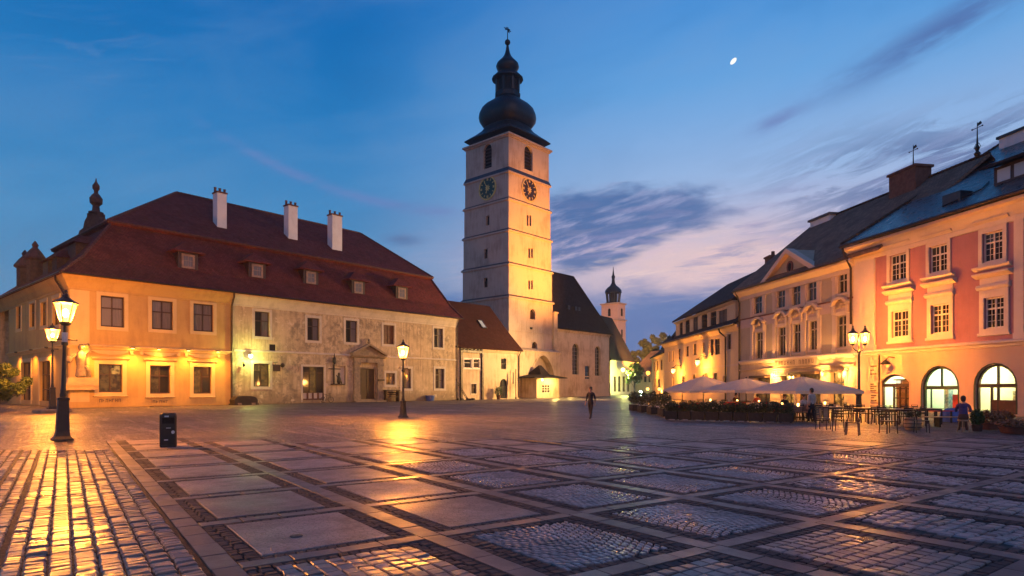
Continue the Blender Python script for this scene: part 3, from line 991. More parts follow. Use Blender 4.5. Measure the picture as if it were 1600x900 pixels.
    for h in su:
        window(root, Ts, h, surround='ochre_trim', sw=.3, sp=.06, glass='glass', rows=(.36, .64), cols=1 if h['u1'] - h['u0'] < 1 else 2)
    for h in sd_:
        window(root, Ts, dict(h, door=True), surround='ochre_trim', sw=.35, sp=.08, glass='glass', rows=(.3, .35, .35), name='door')
    for i, h in enumerate(up_w):
        window(root, I, h, surround='white_trim', sw=.28, sp=.05, wood='reddoor' if i == 3 else 'wood', glass=['reddoor'] if i == 3 else ['glass', 'glass_curtain'], fw=.09, bar=.08, y=.2)
    for i, h in enumerate(lo_w):
        window(root, I, h, surround='white_trim', sw=.3, sp=.05, glass=['litdim', 'litdim', 'glass', 'litdim'] if i == 0 else ['glass', 'glass_curtain'], y=.2,
               fw=.09, bar=.08, wood='wood', rows=(.3, .7) if i != 3 else (.3, .3, .4))
    # shop front: three-light window above a panelled base
    zb = uz(W, 490, 614)[1]
    window(root, I, dict(shop, z0=zb), surround=None, cols=3, rows=(.22, .78), glass=['glass', 'litdim', 'glass'], y=.12, name='shop_window')
    g = MB()
    n = 4
    for i in range(n + 1):
        x = shop['u0'] + (shop['u1'] - shop['u0']) * i / n
        g.box(x - .09, x + .09, .06, .16, .12, zb)
    g.box(shop['u0'], shop['u1'], .07, .15, .12, .5)
    pb = g.build('shop_base', 'reddoor', root)
    g = MB()
    g.box(shop['u0'], shop['u1'], .17, .2, .12, zb)
    g.build('panel', 'white_trim', pb)
    g = MB()
    ring(g, dict(shop, door=True), 0, .22, -.05, 0)
    g.build('shop_surround', 'white_trim', root)
    # portal
    u0, u1, zt = door['u0'], door['u1'], door['z1']
    mm = (u0 + u1) / 2
    pw = uz(W, 600, 0)[0] - mm - .4
    zp = uz(W, 573, 555)[1]
    za = uz(W, 573, 540)[1]
    g = MB()
    for s in (-1, 1):
        a, b = sorted((mm + s * (u1 - u0) / 2 + s * .18, mm + s * pw))
        g.box(a, b, -.32, 0, 0, zp - .9)
        g.box(a - .08, b + .08, -.42, -.0, 0, .9)
        g.box(a - .08, b + .08, -.42, -.0, zp - 1.25, zp - .9)
    ring(g, dict(door, door=True), 0, .18, -.12, 0)
    g.box(mm - pw - .02, mm + pw + .02, -.36, 0, zp - .9, zp - .35)
    g.box(mm - .35, mm + .35, -.45, -.36, zp - .95, zp - .4)
    portal = g.build('portal', 'stonecarve', root)
    g = MB()
    g.profile(mm - pw - .4, mm + pw + .4, [(0, zp - .36), (-.45, zp - .3), (-.6, zp - .1), (-.6, zp), (0, zp)])
    for s in (-1, 1):
        g.prism([(mm + s * (pw + .45), zp + .002), (mm + s * (pw + .45), zp + .22), (mm, za + .22), (mm, za)][::s], -.6, 0)
    g.prism([(mm - pw - .3, zp + .004), (mm + pw + .3, zp + .004), (mm, za)], -.12, 0)
    g.lathe([(.12, za + .2), (.2, za + .4), (.1, za + .55), (.16, za + .7), (.03, za + .85)], 8, (mm, -.3))
    g.build('pediment', 'stonecarve', portal)
    g = MB()
    g.box(u0, u1, .2, .28, .16, zt)
    dr = g.build('door', 'wood', root)
    for s in (0, 1):
        a = u0 + s * (u1 - u0) / 2 + .08
        b = a + (u1 - u0) / 2 - .16
        for z0_, z1_ in ((.4, 1.5), (1.65, 2.9), (3.05, zt - .12)):
            g = MB()
            g.box(a, b, .16, .2, z0_, z1_, 0, .0)
            g.build('door_panel', 'wood', dr)
    MB().box(mm - pw - .2, mm + pw + .2, -.9, .2, 0, .16).build('doorstep', 'stonecarve', root)
    g = MB()
    g.box(vent['u0'], vent['u1'], .12, .16, vent['z0'], vent['z1'])
    g.build('vent', 'iron', root)
    g = MB()
    g.box(niche['u0'], niche['u1'], .28, .3, niche['z0'], niche['z1'])
    g.build('niche', 'white_trim', root)
    # plaques with worn lettering
    for (a, b, c, d), w_ in (((152, 192, 620, 632), 7), ((236, 266, 623, 633), 5)):
        r = rect(W, a, b, c, d)
        g = MB()
        g.box(r['u0'], r['u1'], -.075, -.05, r['z0'], r['z1'])
        pq = g.build('plaque', 'ochre', root)
        g = MB()
        x = r['u0'] + .12
        hh = r['z1'] - r['z0']
        st_ = (r['u1'] - r['u0'] - .24) / w_
        for i in range(w_):
            zc, zd = r['z0'] + hh * .3, r['z0'] + hh * .74
            g.box(x, x + .05, -.082, -.075, zc, zd)
            if i % 3 != 1:
                g.box(x + st_ * .55, x + st_ * .55 + .05, -.082, -.075, zc, zd)
            if i % 2:
                g.box(x + .05, x + st_ * .55, -.082, -.075, (zc + zd) / 2 - .03, (zc + zd) / 2 + .03)
            else:
                g.box(x + .05, x + st_ * .55, -.082, -.075, zd - .06, zd)
            x += st_
        g.build('lettering', 'text', pq)
    # rain pipes
    drainpipe(root, [(xb, -.75, H - .05), (xb, -.7, H - .45), (xb, -.14, H - 1.35), (xb, -.14, .5), (xb + .25, -.25, .25), (xb + .6, -.4, .2)], .10)
    drainpipe(root, [(L - .15, -.6, H - .05), (L - .15, -.1, H - 1.2), (L - .15, -.1, .2)], .07)
    drainpipe(root, [(-.75, .9, H - .05), (-.7, .9, H - .5), (-.14, .55, H - 1.7), (-.14, .55, H - 3.2), (-.14, .55, .2)], .09)
    # spotlights tucked under the ledge, washing the ochre wall below
    for px in (128, 205, 246, 292, 338):
        u = uz(W, px, 540)[0]
        g = MB()
        g.box(u - .14, u + .14, -.5, -.26, zl - .06, zl + .06)
        sp = g.build('spotlight', 'iron', root)
        g = MB()
        g.box(u - .1, u + .1, -.47, -.29, zl - .08, zl - .062)
        g.build('lens', MT.setdefault('lens', emit('spot_lens', AMBER, 25)), sp)
        light('spotlight_lamp', (u, -.9, zl - .25), 1300, SODIUM, .08, root, 150, (u, -.75, 0))
        light('spotlight_glow', (u, -.62, zl - .15), 55, SODIUM, .08, root)
    for v in (11.0, 17.0, 22.5):
        light('spotlight_lamp', Ts @ Vector((v, -.9, zl - .25)), 1100, SODIUM, .08, root, 150, Ts @ Vector((v, -.75, 0)))
        g = MB(Ts)
        g.box(v - .14, v + .14, -.5, -.26, zl - .06, zl + .06)
        g.build('spotlight', 'iron', root)
    return root, W, zl, xb


LH, LW, LZL, LXB = long_house()


# ================================================================== CLOCK TOWER
TD, TI = Vector((.668, .744, 0)), Vector((-.744, .668, 0))
TA = atan2(.744, .668)
TC = Vector((-.536, 105, 0))


def clock_tower():
    root = thing('clock_tower', 'tall white clock tower with dark onion dome and two clock faces', 'tower', TC, TA)
    W = wm(root)
    A, B = 11.9, 11.4
    zz = [0, 17.1, 22.6, 28.3, 33.6, 38.3, 44.9]
    right = {0: [(828, 836, 483, 499, 'round'), (831, 839, 534, 552, 'round')], 1: [(825.5, 828.3, 438, 452, None), (829.8, 832.6, 438, 452, None)], 2: [(825.5, 828.3, 388, 403, None), (829.8, 832.6, 388, 403, None)],
             3: [(823, 825.8, 336, 353, None), (827.3, 830, 336, 353, None)], 4: [], 5: [(819, 832, 228, 266, 'round')]}
    left = {0: [], 1: [(756, 762, 434, 449, None)], 2: [(756.5, 762, 389, 404, None)], 3: [(759.5, 764.5, 337, 352, None)], 4: [], 5: [(755.5, 768.5, 225, 263, 'round')]}
    for k in range(6):
        i = .02 + .10 * k
        z0, z1 = zz[k], zz[k + 1]
        Tr = TR(i, i, 0)
        Tl = SIDE(i, B - i)
        hr = [rect(W @ Tr, *h[:4], arch=h[4]) for h in right[k]]
        hl = [rect(W @ Tl, *h[:4], arch=h[4]) for h in left[k]]
        mb = MB(Tr)
        wall(mb, 0, A - 2 * i, z0, z1, hr, .5)
        mb.T = Tl
        wall(mb, 0, B - 2 * i, z0, z1, hl, .5)
        mb.T = Matrix()
        mb.add([(A - i, i, z0), (A - i, B - i, z0), (A - i, B - i, z1), (A - i, i, z1)], [(0, 1, 2, 3)])
        mb.add([(A - i, B - i, z0), (i, B - i, z0), (i, B - i, z1), (A - i, B - i, z1)], [(0, 1, 2, 3)])
        mb.build('wall', 'tower', root)
        for T, hs in ((Tr, hr), (Tl, hl)):
            for h in hs:
                g = MB(T)
                g.prism(outline(h, .01), .46, .52)
                wn = g.build('window', 'black', root)
                if h['u1'] - h['u0'] > .8:
                    g = MB(T)
                    ring(g, h, 0, .22, -.05, 0)
                    g.build('surround', 'tower', wn)
                    g = MB(T)
                    for q in range(6):
                        z = h['z0'] + (h['z1'] - h['z0'] - .7) * (q + .5) / 6
                        g.add([(h['u0'], .2, z), (h['u1'], .2, z), (h['u1'], .4, z + .35), (h['u0'], .4, z + .35)], [(0, 1, 2, 3)])
                    g.build('louvre', 'wood', wn, kind='stuff')
        if k < 5:
            g = MB()
            o = .22
            a, b = i - o, A - i + o
            c, d = i - o, B - i + o
            for (x0, x1, y0, y1) in ((a, b, c, i), (a, b, B - i, d), (a, i, i, B - i), (A - i, b, i, B - i)):
                g.box(x0, x1, y0, y1, z1 - .25, z1 + .03)
            # sloping lead flashing on top
            hh = .75 if k == 4 else .34
            j = i + .085
            q = [(a, c, z1 + .032), (b, c, z1 + .032), (b, d, z1 + .032), (a, d, z1 + .032)]
            q2 = [(j, j, z1 + hh), (A - j, j, z1 + hh), (A - j, B - j, z1 + hh), (j, B - j, z1 + hh)]
            g.add(q + q2, [(0, 1, 5, 4), (1, 2, 6, 5), (2, 3, 7, 6), (3, 0, 4, 7)], 1)
            g.build('string_course', ['tower', 'lead'], root)
    # a slim plaster string low on the front face
    z = uz(W, 830, 520)[1]
    MB().box(0.05, A - .05, -.05, .02, z, z + .12).build('string_course', 'tower', root)
    g = MB()
    hz = uz(W, 830, 513)[1]
    u = uz(W, 830, 513)[0]
    g.box(u - .3, u + .3, -.05, .02, hz - .18, hz + .18)
    g.build('vent', 'black', root)
    # ---- clocks
    for T, px, py, face in ((TR(.42, .42, 0), 827, 297, 'clockblack'), (SIDE(.42, B - .42), 762, 294, 'clockgreen')):
        u, zc = uz(W @ T, px, py)
        r = 1.85
        g = MB(T)
        n = 40
        vs = [(u + r * cos(2 * pi * q / n), -.06, zc + r * sin(2 * pi * q / n)) for q in range(n)]
        g.poly(vs)
        g.add(vs + [(x, .05, zz_) for x, _, zz_ in vs], [(q, (q + 1) % n, n + (q + 1) % n, n + q) for q in range(n)])
        ck = g.build('clock_face', face, root)
        g = MB(T)
        for q in range(n):
            a, b = 2 * pi * q / n, 2 * pi * (q + 1) / n
            for r0, r1, y0 in ((r - .02, r + .24, -.14),):
                p = [(u + rr * cos(t), yy, zc + rr * sin(t)) for t in (a, b) for rr, yy in ((r0, y0), (r1, y0), (r1, 0), (r0, 0))]
                g.add(p, [(0, 1, 5, 4), (1, 2, 6, 5), (3, 0, 4, 7)])
        g.build('rim', 'gold', ck)
        for q in range(12):
            a = 2 * pi * q / 12
            g = MB(T @ TR(u, 0, zc) @ Matrix.Rotation(a, 4, 'Y'))
            g.box(-.07, .07, -.085, -.06, r * .70, r * .92)
            if q % 3 == 0:
                g.box(.11, .19, -.085, -.06, r * .70, r * .92)
                g.box(-.19, -.11, -.085, -.06, r * .70, r * .92)
            g.build('hour_mark', 'gold', ck)
        for a, ln, w in ((radians(200), .95, .1), (radians(-32), 1.5, .07)):
            g = MB(T @ TR(u, 0, zc) @ Matrix.Rotation(a, 4, 'Y'))
            g.prism([(-w, -.3), (w, -.3), (w * .7, ln * .75), (w * 1.7, ln * .8), (0, ln), (-w * 1.7, ln * .8), (-w * .7, ln * .75)], -.13, -.10)
            g.build('hand', 'gold', ck)
        g = MB(T @ TR(u, 0, zc))
        g.prism([(.62 * cos(2 * pi * q / 16) * (1 if q % 2 else .55), .62 * sin(2 * pi * q / 16) * (1 if q % 2 else .55)) for q in range(16)], -.09, -.062)
        g.build('sun_ornament', 'gold', ck)
    # ---- eaves and dome
    c = (A / 2, B / 2)
    sc = .1155

    def prof(lst):
        return [(hw * sc, EYE + (HOR - py) * sc) for py, hw in lst]
    g = MB()
    i = .55
    g.box(i - .5, A - i + .5, i - .5, B - i + .5, 44.45, 44.75)
    g.box(i - .25, A - i + .25, i - .25, B - i + .25, 44.2, 44.449)
    g.build('cornice', 'tower', root)
    g = MB()
    pts = [(224, 67.5, 14), (222.5, 67.5, 14), (216, 55, 9), (209, 43, 5), (204, 38, 3.2), (201.5, 36.5, 3.4), (198, 39.5, 3.6), (192, 43.8, 3.8), (185, 45.2, 3.8), (178, 44.2, 3.8), (171, 41, 3.6), (165, 35, 3.4), (160, 26.5, 3.0), (157, 21.5, 2.6), (154, 19.5, 2.2)]
    # superellipse with p<1.2 is a diamond in axes turned by 45 degrees; a high p is a square aligned with the walls
    prf = prof([(a, b / 2 ** (.5 - 1 / p)) for a, b, p in pts])
    g.lathe(prf, 32, c, 0, 0, [p for _, _, p in pts])
    dome = g.build('dome', 'spire', root, smooth=50)
    g = MB()
    lp = prof([(154, 21), (149, 21), (148, 19), (145, 18.5)])
    g.lathe(lp, 8, c, 0, pi / 8)
    lan = g.build('lantern', 'spire', root)
    g = MB()
    g.lathe(prof([(146, 17.2), (124, 17.2)]), 8, c, 0, pi / 8)
    g.build('lantern_core', 'black', lan)
    for q in range(8):
        a = 2 * pi * q / 8 + pi / 8
        g = MB(TR(c[0], c[1], 0) @ Matrix.Rotation(a, 4, 'Z'))
        z0, z1 = prof([(146, 0), (124, 0)])[0][1], prof([(146, 0), (124, 0)])[1][1]
        g.box(18.3 * sc - .22, 18.3 * sc + .14, -.24, .24, z0, z1)
        g.build('lantern_post', 'spire', lan)
    g = MB()
    g.lathe(prof([(133, 18.4), (124, 19)]), 8, c, 0, pi / 8)
    g.build('lantern_arch', 'spire', lan) if False else None
    g = MB()
    up = [(126, 18.5), (125, 24.5), (123, 24.5), (119, 20), (116, 17.5), (113.5, 13.5), (111, 14.5), (108, 17), (104, 18.2), (100, 16.8), (96, 13.2), (92, 9.2), (88, 6.2), (83, 4), (77, 2.7), (70, 1.6)]
    g.lathe(prof(up), 16, c, 0, pi / 8, [2.0] * len(up))
    g.build('upper_dome', 'spire', root, smooth=50)
    g = MB()
    zt = EYE + (HOR - 66) * sc
    g.ball((c[0], c[1], zt), .52, 12)
    g.tube([(c[0], c[1], zt), (c[0], c[1], EYE + (HOR - 42) * sc)], [.1, .05], 6)
    zv = EYE + (HOR - 46) * sc
    g.box(c[0] - .9, c[0] + .9, c[1] - .04, c[1] + .04, zv - .06, zv + .06)
    g.prism([(c[0] + .05, zv - .35), (c[0] + .55, zv - .45), (c[0] + .4, zv - .05), (c[0] + .75, zv + .35), (c[0] + .3, zv + .25), (c[0] + .05, zv + .5)], c[1] - .03, c[1] + .03)
    g.prism([(c[0] - .7, zv - .35), (c[0] - .1, zv - .1), (c[0] - .3, zv + .4)], c[1] - .03, c[1] + .03)
    g.build('weathervane', 'iron', root, smooth=40)
    # ---- arched base block
    yb = -1.25
    Tb = TR(0, yb, 0)
    Wb = W @ Tb
    x0 = uz(Wb, 812, 0)[0]
    zt = uz(Wb, 840, 550)[1]
    x1 = A + .6
    ar = rect(Wb, 829, 867, 555, 618, arch='gothic')
    ar['z0'] = 0
    g = MB(Tb)
    wall(g, x0, x1, 0, zt, [ar], 1.2)
    g.T = Matrix()
    g.add([(x0, yb, 0), (x0, 0, 0), (x0, 0, zt), (x0, yb, zt)], [(3, 2, 1, 0)])
    g.add([(x1, yb, 0), (x1, 0, 0), (x1, 0, zt), (x1, yb, zt)], [(0, 1, 2, 3)])
    bb = g.build('base_block', 'church', root)
    g = MB()
    g.box(x0 - .12, x1 + .12, yb - .14, .0, zt, zt + .16)
    g.add([(x0 - .12, yb - .14, zt + .162), (x1 + .12, yb - .14, zt + .162), (x1 - .1, -.01, zt + .7), (x0 + .1, -.01, zt + .7)], [(0, 1, 2, 3)])
    g.build('ledge', 'church', bb)
    g = MB(Tb)
    ring(g, dict(ar, door=True), 0, .28, -.08, 0)
    g.build('arch_moulding', 'church', bb)
    # buttress at the right-hand corner
    g = MB()
    zb = EYE + (HOR - 490) / FOC * 114
    g.box(A - .2, A + .75, -.5, .6, 0, zb)
    g.prism([(A - .3, zb), (A + .85, zb), (A + .85, zb + .25), (A - .3, zb + .25)], -.65, .6)
    g.build('buttress', 'church', root)
    return root, W


MT['clockblack'] = simple('black_clock_face', (.022, .012, .008), .5, bump=.1)
MT['clockgreen'] = simple('green_clock_face', (.016, .045, .024), .5, bump=.1)
TW_ROOT, TW = clock_tower()


# ================================================================== CHURCH beside the tower
def church():
    o = TC + TD * 12.45 + TI * .35
    root = thing('church', 'pale church with a steep dark roof and tall pointed windows beside the clock tower', 'church', o, TA)
    W = wm(root)
    L, D = uz(W, 953, 0)[0], 11.0
    H = uz(W, 910, 518)[1]
    ho = [rect(W, 894, 904, 537, 585, arch='round'), rect(W, 929.5, 938, 541, 587, arch='round'), rect(W, 914, 921, 572, 592)]
    mb = MB()
    wall(mb, -.2, L, 0, H, ho, .45)
    mb.add([(L, 0, 0), (L, D, 0), (L, D, H), (L, 0, H)], [(0, 1, 2, 3)])
    mb.add([(L, D, 0), (-.2, D, 0), (-.2, D, H), (L, D, H)], [(0, 1, 2, 3)])
    mb.build('wall', 'church', root)
    for h in ho[:2]:
        g = MB()
        g.prism(outline(h, .02), .40, .43)
        wn = g.build('window', 'glass', root)
        g = MB()
        g.box((h['u0'] + h['u1']) / 2 - .06, (h['u0'] + h['u1']) / 2 + .06, .3, .40, h['z0'], h['z1'] - .2)
        for q in range(1, 8):
            z = h['z0'] + (h['z1'] - h['z0']) * q / 8
            g.box(h['u0'], h['u1'], .33, .40, z - .03, z + .03)
        g.build('tracery', 'stonecarve', wn)
        g = MB()
        ring(g, h, 0, .2, -.04, 0)
        g.build('surround', 'church', wn)
    window(root, Matrix(), ho[2], glass='glass', split=False, cols=1, rows=(.5, .5))
    pr = [(0, H - .5), (-.12, H - .45), (-.3, H - .1), (-.3, H), (0, H)]
    MB().profile(-.2, L + .2, pr).build('cornice', 'church', root)
    z1 = uz(W, 900, 588)[1]
    MB().box(0, L, -.06, 0, z1 - .1, z1 + .1).build('string_course', 'church', root)
    MB().box(0, L + .1, -.14, 0, 0, .7).build('plinth', 'church', root)
    # steep hipped roof
    yr = 5.6
    zr = uz(W, 890, 431, yr)[1]
    xr = uz(W, 896, 431, yr)[0]
    e = .5
    a = [(-.3, -e, H - .05), (L + e, -e, H - .05), (L + e, D + e, H - .05), (-.3, D + e, H - .05)]
    b = [(x, y, H + .12) for x, y, _ in a]
    r0, r1 = (-.3, yr, zr), (xr, yr, zr)
    mb = MB()
    mb.add(a + b, [(3, 2, 1, 0), (0, 1, 5, 4), (1, 2, 6, 5), (2, 3, 7, 6), (3, 0, 4, 7)])
    # kicked eaves: a shallower foot then the steep slope
    f = .12
    m = [tuple(Vector(p).lerp(Vector(q), f) - Vector((0, 0, .35))) for p, q in zip(b, (r0, r1, r1, r0))]
    mb.add(b + m, [(0, 1, 5, 4), (1, 2, 6, 5), (2, 3, 7, 6), (3, 0, 4, 7)])
    mb.add(m + [r0, r1], [(0, 1, 5, 4), (1, 2, 5), (2, 3, 4, 5), (3, 0, 4)])
    rf = mb.build('roof', 'darkroof', root, uv=True)
    g = MB()
    for (p, q) in ((r0, r1), (r1, m[1])):
        p, q = Vector(p), Vector(q)
        n = int((q - p).length / .5)
        for i in range(n):
            g.tube([p.lerp(q, i / n), p.lerp(q, (i + .95) / n)], [.13, .11], 5)
    g.build('ridge_tile', 'darkroof', rf, kind='stuff')
    for px, py in ((886, 468), (902, 489), (897, 470)):
        # small roof hatches
        yy = 2.2
        u = uz(W, px, py, yy)[0]
        zz_ = H + (zr - H) * (yy / yr)
        g = MB()
        g.box(u - .35, u + .35, yy - .5, yy + .8, zz_ - .4, zz_ + .35)
        g.build('roof_hatch', 'lead', rf)
    for x in (.35, L - .25):
        drainpipe(root, [(x, -.45, H - .1), (x, -.12, H - .9), (x, -.12, .2)], .09)
    return root, W


CH_ROOT, CW = church()


# ================================================================== PORCH HOUSE in front of the tower arch
def porch():
    T0 = TW @ TR(0, -4.6, 0)
    u0, u1 = uz(T0, 838.5, 0)[0], uz(T0, 873, 0)[0]
    o = T0 @ Vector((u0, 0, 0))
    root = thing('entrance_porch', 'small brightly lit porch with a dark hipped roof at the foot of the clock tower', 'porch', o, TA)
    W = wm(root)
    L, D = u1 - u0, 3.3
    H = uz(W, 855, 591)[1]
    h = rect(W, 847, 860, 601, 614)
    mb = MB()
    wall(mb, 0, L, 0, H, [h], .25)
    for f in ([(0, 0, 0), (0, D, 0), (0, D, H), (0, 0, H)], [(L, 0, 0), (L, D, 0), (L, D, H), (L, 0, H)]):
        mb.add(f, [(0, 1, 2, 3)])
    mb.build('wall', 'church', root)
    MB().box(-.06, L + .06, -.06, 0, 0, .35).build('plinth', 'church', root)
    window(root, Matrix(), h, wood='whitewood', glass=['glass', 'litdim'], cols=3, rows=(.33, .33, .34), y=.1, bar=.08, fw=.08)
    e0 = uz(W, 829, 0)[0], uz(W, 880, 0)[0]
    zr = uz(W, 852, 571, 1.7)[1]
    zm = H + (zr - H) * .30
    a = [(e0[0], -.9, H), (e0[1], -.9, H), (e0[1], D + .5, H), (e0[0], D + .5, H)]
    a2 = [(x, y, z + .14) for x, y, z in a]
    b = [(L * .5 - 1.15, .55, zm), (L * .5 + 1.15, .55, zm), (L * .5 + 1.15, D + .4, zm), (L * .5 - 1.15, D + .4, zm)]
    r = [(L * .5 - .35, 1.7, zr), (L * .5 + .35, 1.7, zr)]
    mb = MB()
    mb.add(a + a2, [(3, 2, 1, 0), (0, 1, 5, 4), (1, 2, 6, 5), (2, 3, 7, 6), (3, 0, 4, 7)])
    mb.add(a2 + b, [(0, 1, 5, 4), (1, 2, 6, 5), (2, 3, 7, 6), (3, 0, 4, 7)])
    mb.add(b + r, [(0, 1, 5, 4), (1, 2, 5), (2, 3, 4, 5), (3, 0, 4)])
    mb.build('roof', 'darkroof', root, uv=True)
    # lantern under the eaves
    g = MB()
    g.box(L * .18 - .1, L * .18 + .1, -.42, -.22, H - .45, H - .12)
    g.build('eaves_lamp', MT.setdefault('lens2', emit('eaves_lens', (1, .72, .2), 16)), root)
    light('eaves_lamp_light', (L * .5, -1.5, H - .5), 900, (1, .66, .16), .15, root)
    light('eaves_lamp_light', (L * 1.3, -1.2, .8), 420, (1, .66, .16), .15, root)
    return root


porch()


# ================================================================== ANNEXE with the brown roof between house and tower
def annexe():
    o = Vector((-7.35, 88.2, 0))
    root = thing('annexe', 'cream annexe with brown tiled roof and skylight, between the long house and the tower', 'house', o, TA)
    W = wm(root)
    L = uz(W, 811, 0)[0]
    D = 10.0
    H = uz(W, 770, 547)[1]
    I = Matrix()
    xg = uz(W, 753, 0)[0]
    ho = [rect(W, 783, 791, 560, 577), rect(W, 781, 793, 592, 618, arch='round'), rect(W, 736, 744, 600, 615), rect(W, 725, 736.5, 561, 575), rect(W, 739.5, 749, 561, 575)]
    ho[1]['z0'] = .1
    mb = MB()
    wall(mb, -1.6, L, 0, H, ho, .3)
    mb.add([(L, 0, 0), (L, D, 0), (L, D, H), (L, 0, H)], [(0, 1, 2, 3)])
    mb.build('wall', 'church', root)
    window(root, I, ho[0], glass='glass', cols=1, rows=(.5, .5), y=.14)
    window(root, I, dict(ho[1], door=True), wood='darkiron', glass='glass', cols=2, rows=(.4, .6), y=.2, name='door')
    window(root, I, ho[2], glass='glass', split=False, surround='white_trim', sw=.18, y=.14)
    for h in ho[3:]:
        window(root, I, h, wood='whitewood', glass='glass', cols=1, rows=(.4, .6), y=.08, surround='whitewood', sw=.14)
    MB().profile(xg, L + .1, [(0, H - .4), (-.1, H - .36), (-.28, H - .06), (-.28, H), (0, H)]).build('cornice', 'church', root)
    z1 = uz(W, 775, 580)[1]
    MB().box(xg + .2, L, -.05, 0, z1 - .08, z1 + .08).build('string_course', 'church', root)
    z2 = uz(W, 735, 577)[1]
    MB().box(.1, xg, -.10, 0, z2 - .12, z2 + .04).build('string_course', 'white_trim', root)
    # timber gallery beams
    g = MB()
    zb = uz(W, 735, 548)[1]
    g.box(0, xg, -.25, -.02, zb - .3, zb + .05)
    g.box(0, xg, -.15, -.02, zb + .05, H)
    for x in (xg - .18, .0):
        g.box(x, x + .32, -.28, -.0, 0, zb - .3)
    for i in range(6):
        x = .4 + (xg - .8) * i / 5
        g.box(x, x + .14, -.5, -.02, zb + .08, zb + .24)
    g.build('timber_gallery', 'wood', root)
    yr = 6.0
    zr = uz(W, 740, 475, yr)[1]
    xr = uz(W, 765, 476, yr)[0]
    e = .55
    a = [(-1.2, -e, H + .02), (L + .4, -e, H + .02), (L + .2, D, H + .02), (-1.2, D, H + .02)]
    b = [(x, y, z + .12) for x, y, z in a]
    r0, r1 = (-1.2, yr, zr), (xr, yr, zr)
    mid = (.5 * (a[1][0] + xr) - .1, .5 * yr - .6, H + (zr - H) * .45)
    mb = MB()
    mb.add(a + b, [(3, 2, 1, 0), (0, 1, 5, 4), (1, 2, 6, 5), (2, 3, 7, 6), (3, 0, 4, 7)])
    mb.add(b + [r0, r1, mid], [(0, 1, 6, 5, 4), (1, 2, 5, 6), (2, 3, 4, 5), (3, 0, 4)])
    rf = mb.build('roof', 'redbrown', root, uv=True)
    # skylight lying in the slope
    n = Vector((0, -(zr - H), yr + e)).normalized()
    up = Vector((0, yr + e, zr - H)).normalized()
    us, ys = 0, 2.6
    for _ in range(30):
        u, z = uz(W, 753, 507, ys)
        ys = (z - H - .14) / (zr - H - .12) * (yr + e) - e
    u, z = uz(W, 753, 507, ys)
    c = Vector((u, ys, z))
    T = Matrix(((1, 0 * n.x, up.x, c.x), (0, n.y, up.y, c.y), (0, n.z, up.z, c.z), (0, 0, 0, 1)))
    T = Matrix(((1, -n.x, up.x, c.x), (0, -n.y, up.y, c.y), (0, -n.z, up.z, c.z), (0, 0, 0, 1)))
    g = MB(T)
    ring(g, dict(u0=-.42, u1=.42, z0=-.75, z1=.75), 0, .12, -.16, .05)
    sk = g.build('skylight', 'lead', rf)
    g = MB(T)
    g.box(-.42, .42, -.10, -.08, -.75, .75)
    g.build('pane', 'mirrorpane', rf)
    drainpipe(root, [(L - .2, -.6, H), (L - .2, -.12, H - .7), (L - .2, -.12, .2)], .08)
    return root, W


MT['mirrorpane'] = glass_dark('skylight_glass', (.30, .36, .42), .04)
AN_ROOT, AW = annexe()


# ================================================================== far end of the square
def far_tower():
    D0 = 205.0
    o = P(965.5, D0)
    root = thing('far_church_tower', 'small distant church tower with a dark bulbous cap, beyond the church roof', 'tower', (o.x, o.y, 0), TA)
    W = wm(root)
    k = D0 / FOC
    a = (982 - 965.5) * k / .72
    b = (965.5 - 942) * k / .74
    z1, z2 = EYE + (HOR - 500) * k, EYE + (HOR - 474) * k
    mb = MB()
    mb.box(0, a, 0, b, 0, z1)
    mb.box(.12, a - .12, .12, b - .12, z1 + .4, z2)
    mb.build('wall', 'fartower_lit', root)
    mb = MB()
    mb.box(-.35, a + .35, -.35, b + .35, z1, z1 + .4)
    mb.box(-.25, a + .25, -.25, b + .25, z2, z2 + .4)
    mb.build('string_course', 'tower', root)
    for T, w in ((TR(0, .0, 0), a), (SIDE(0, b), b)):
        for zc in (z1 + (z2 - z1) * .5, z1 - 4.2):
            g = MB(T)
            g.prism(outline(dict(u0=w / 2 - .45, u1=w / 2 + .45, z0=zc - 1.2, z1=zc + 1.3, arch='round')), -.02, .1)
            g.build('window', 'black', root)
    c = (a / 2, b / 2)
    pr = [(473, 13.5), (471, 13), (466, 9.5), (458, 11.2), (455, 13.4), (451, 13.0), (447, 10), (443, 5), (439, 2.8), (433, 2.2), (429, 3), (426, 1.6), (419, .7), (413, .3)]
    lp = [(r * k, EYE + (HOR - y) * k) for y, r in pr]
    g = MB()
    g.lathe(lp[4:], 12, c)
    g.lathe([(lp[1][0] * .98, z2 + .4), (lp[1][0] * .98, z2 + .7)], 8, c)
    g.lathe([(lp[2][0] * .62, z2 + .7), (lp[3][0] * .62, lp[4][1])], 8, c)
    for i in range(8):
        t = 2 * pi * i / 8
        g.tube([(c[0] + lp[2][0] * cos(t), c[1] + lp[2][0] * sin(t), z2 + .7), (c[0] + lp[3][0] * cos(t), c[1] + lp[3][0] * sin(t), lp[4][1] + .1)], .28, 5)
    g.build('dome', 'spire', root, smooth=40)


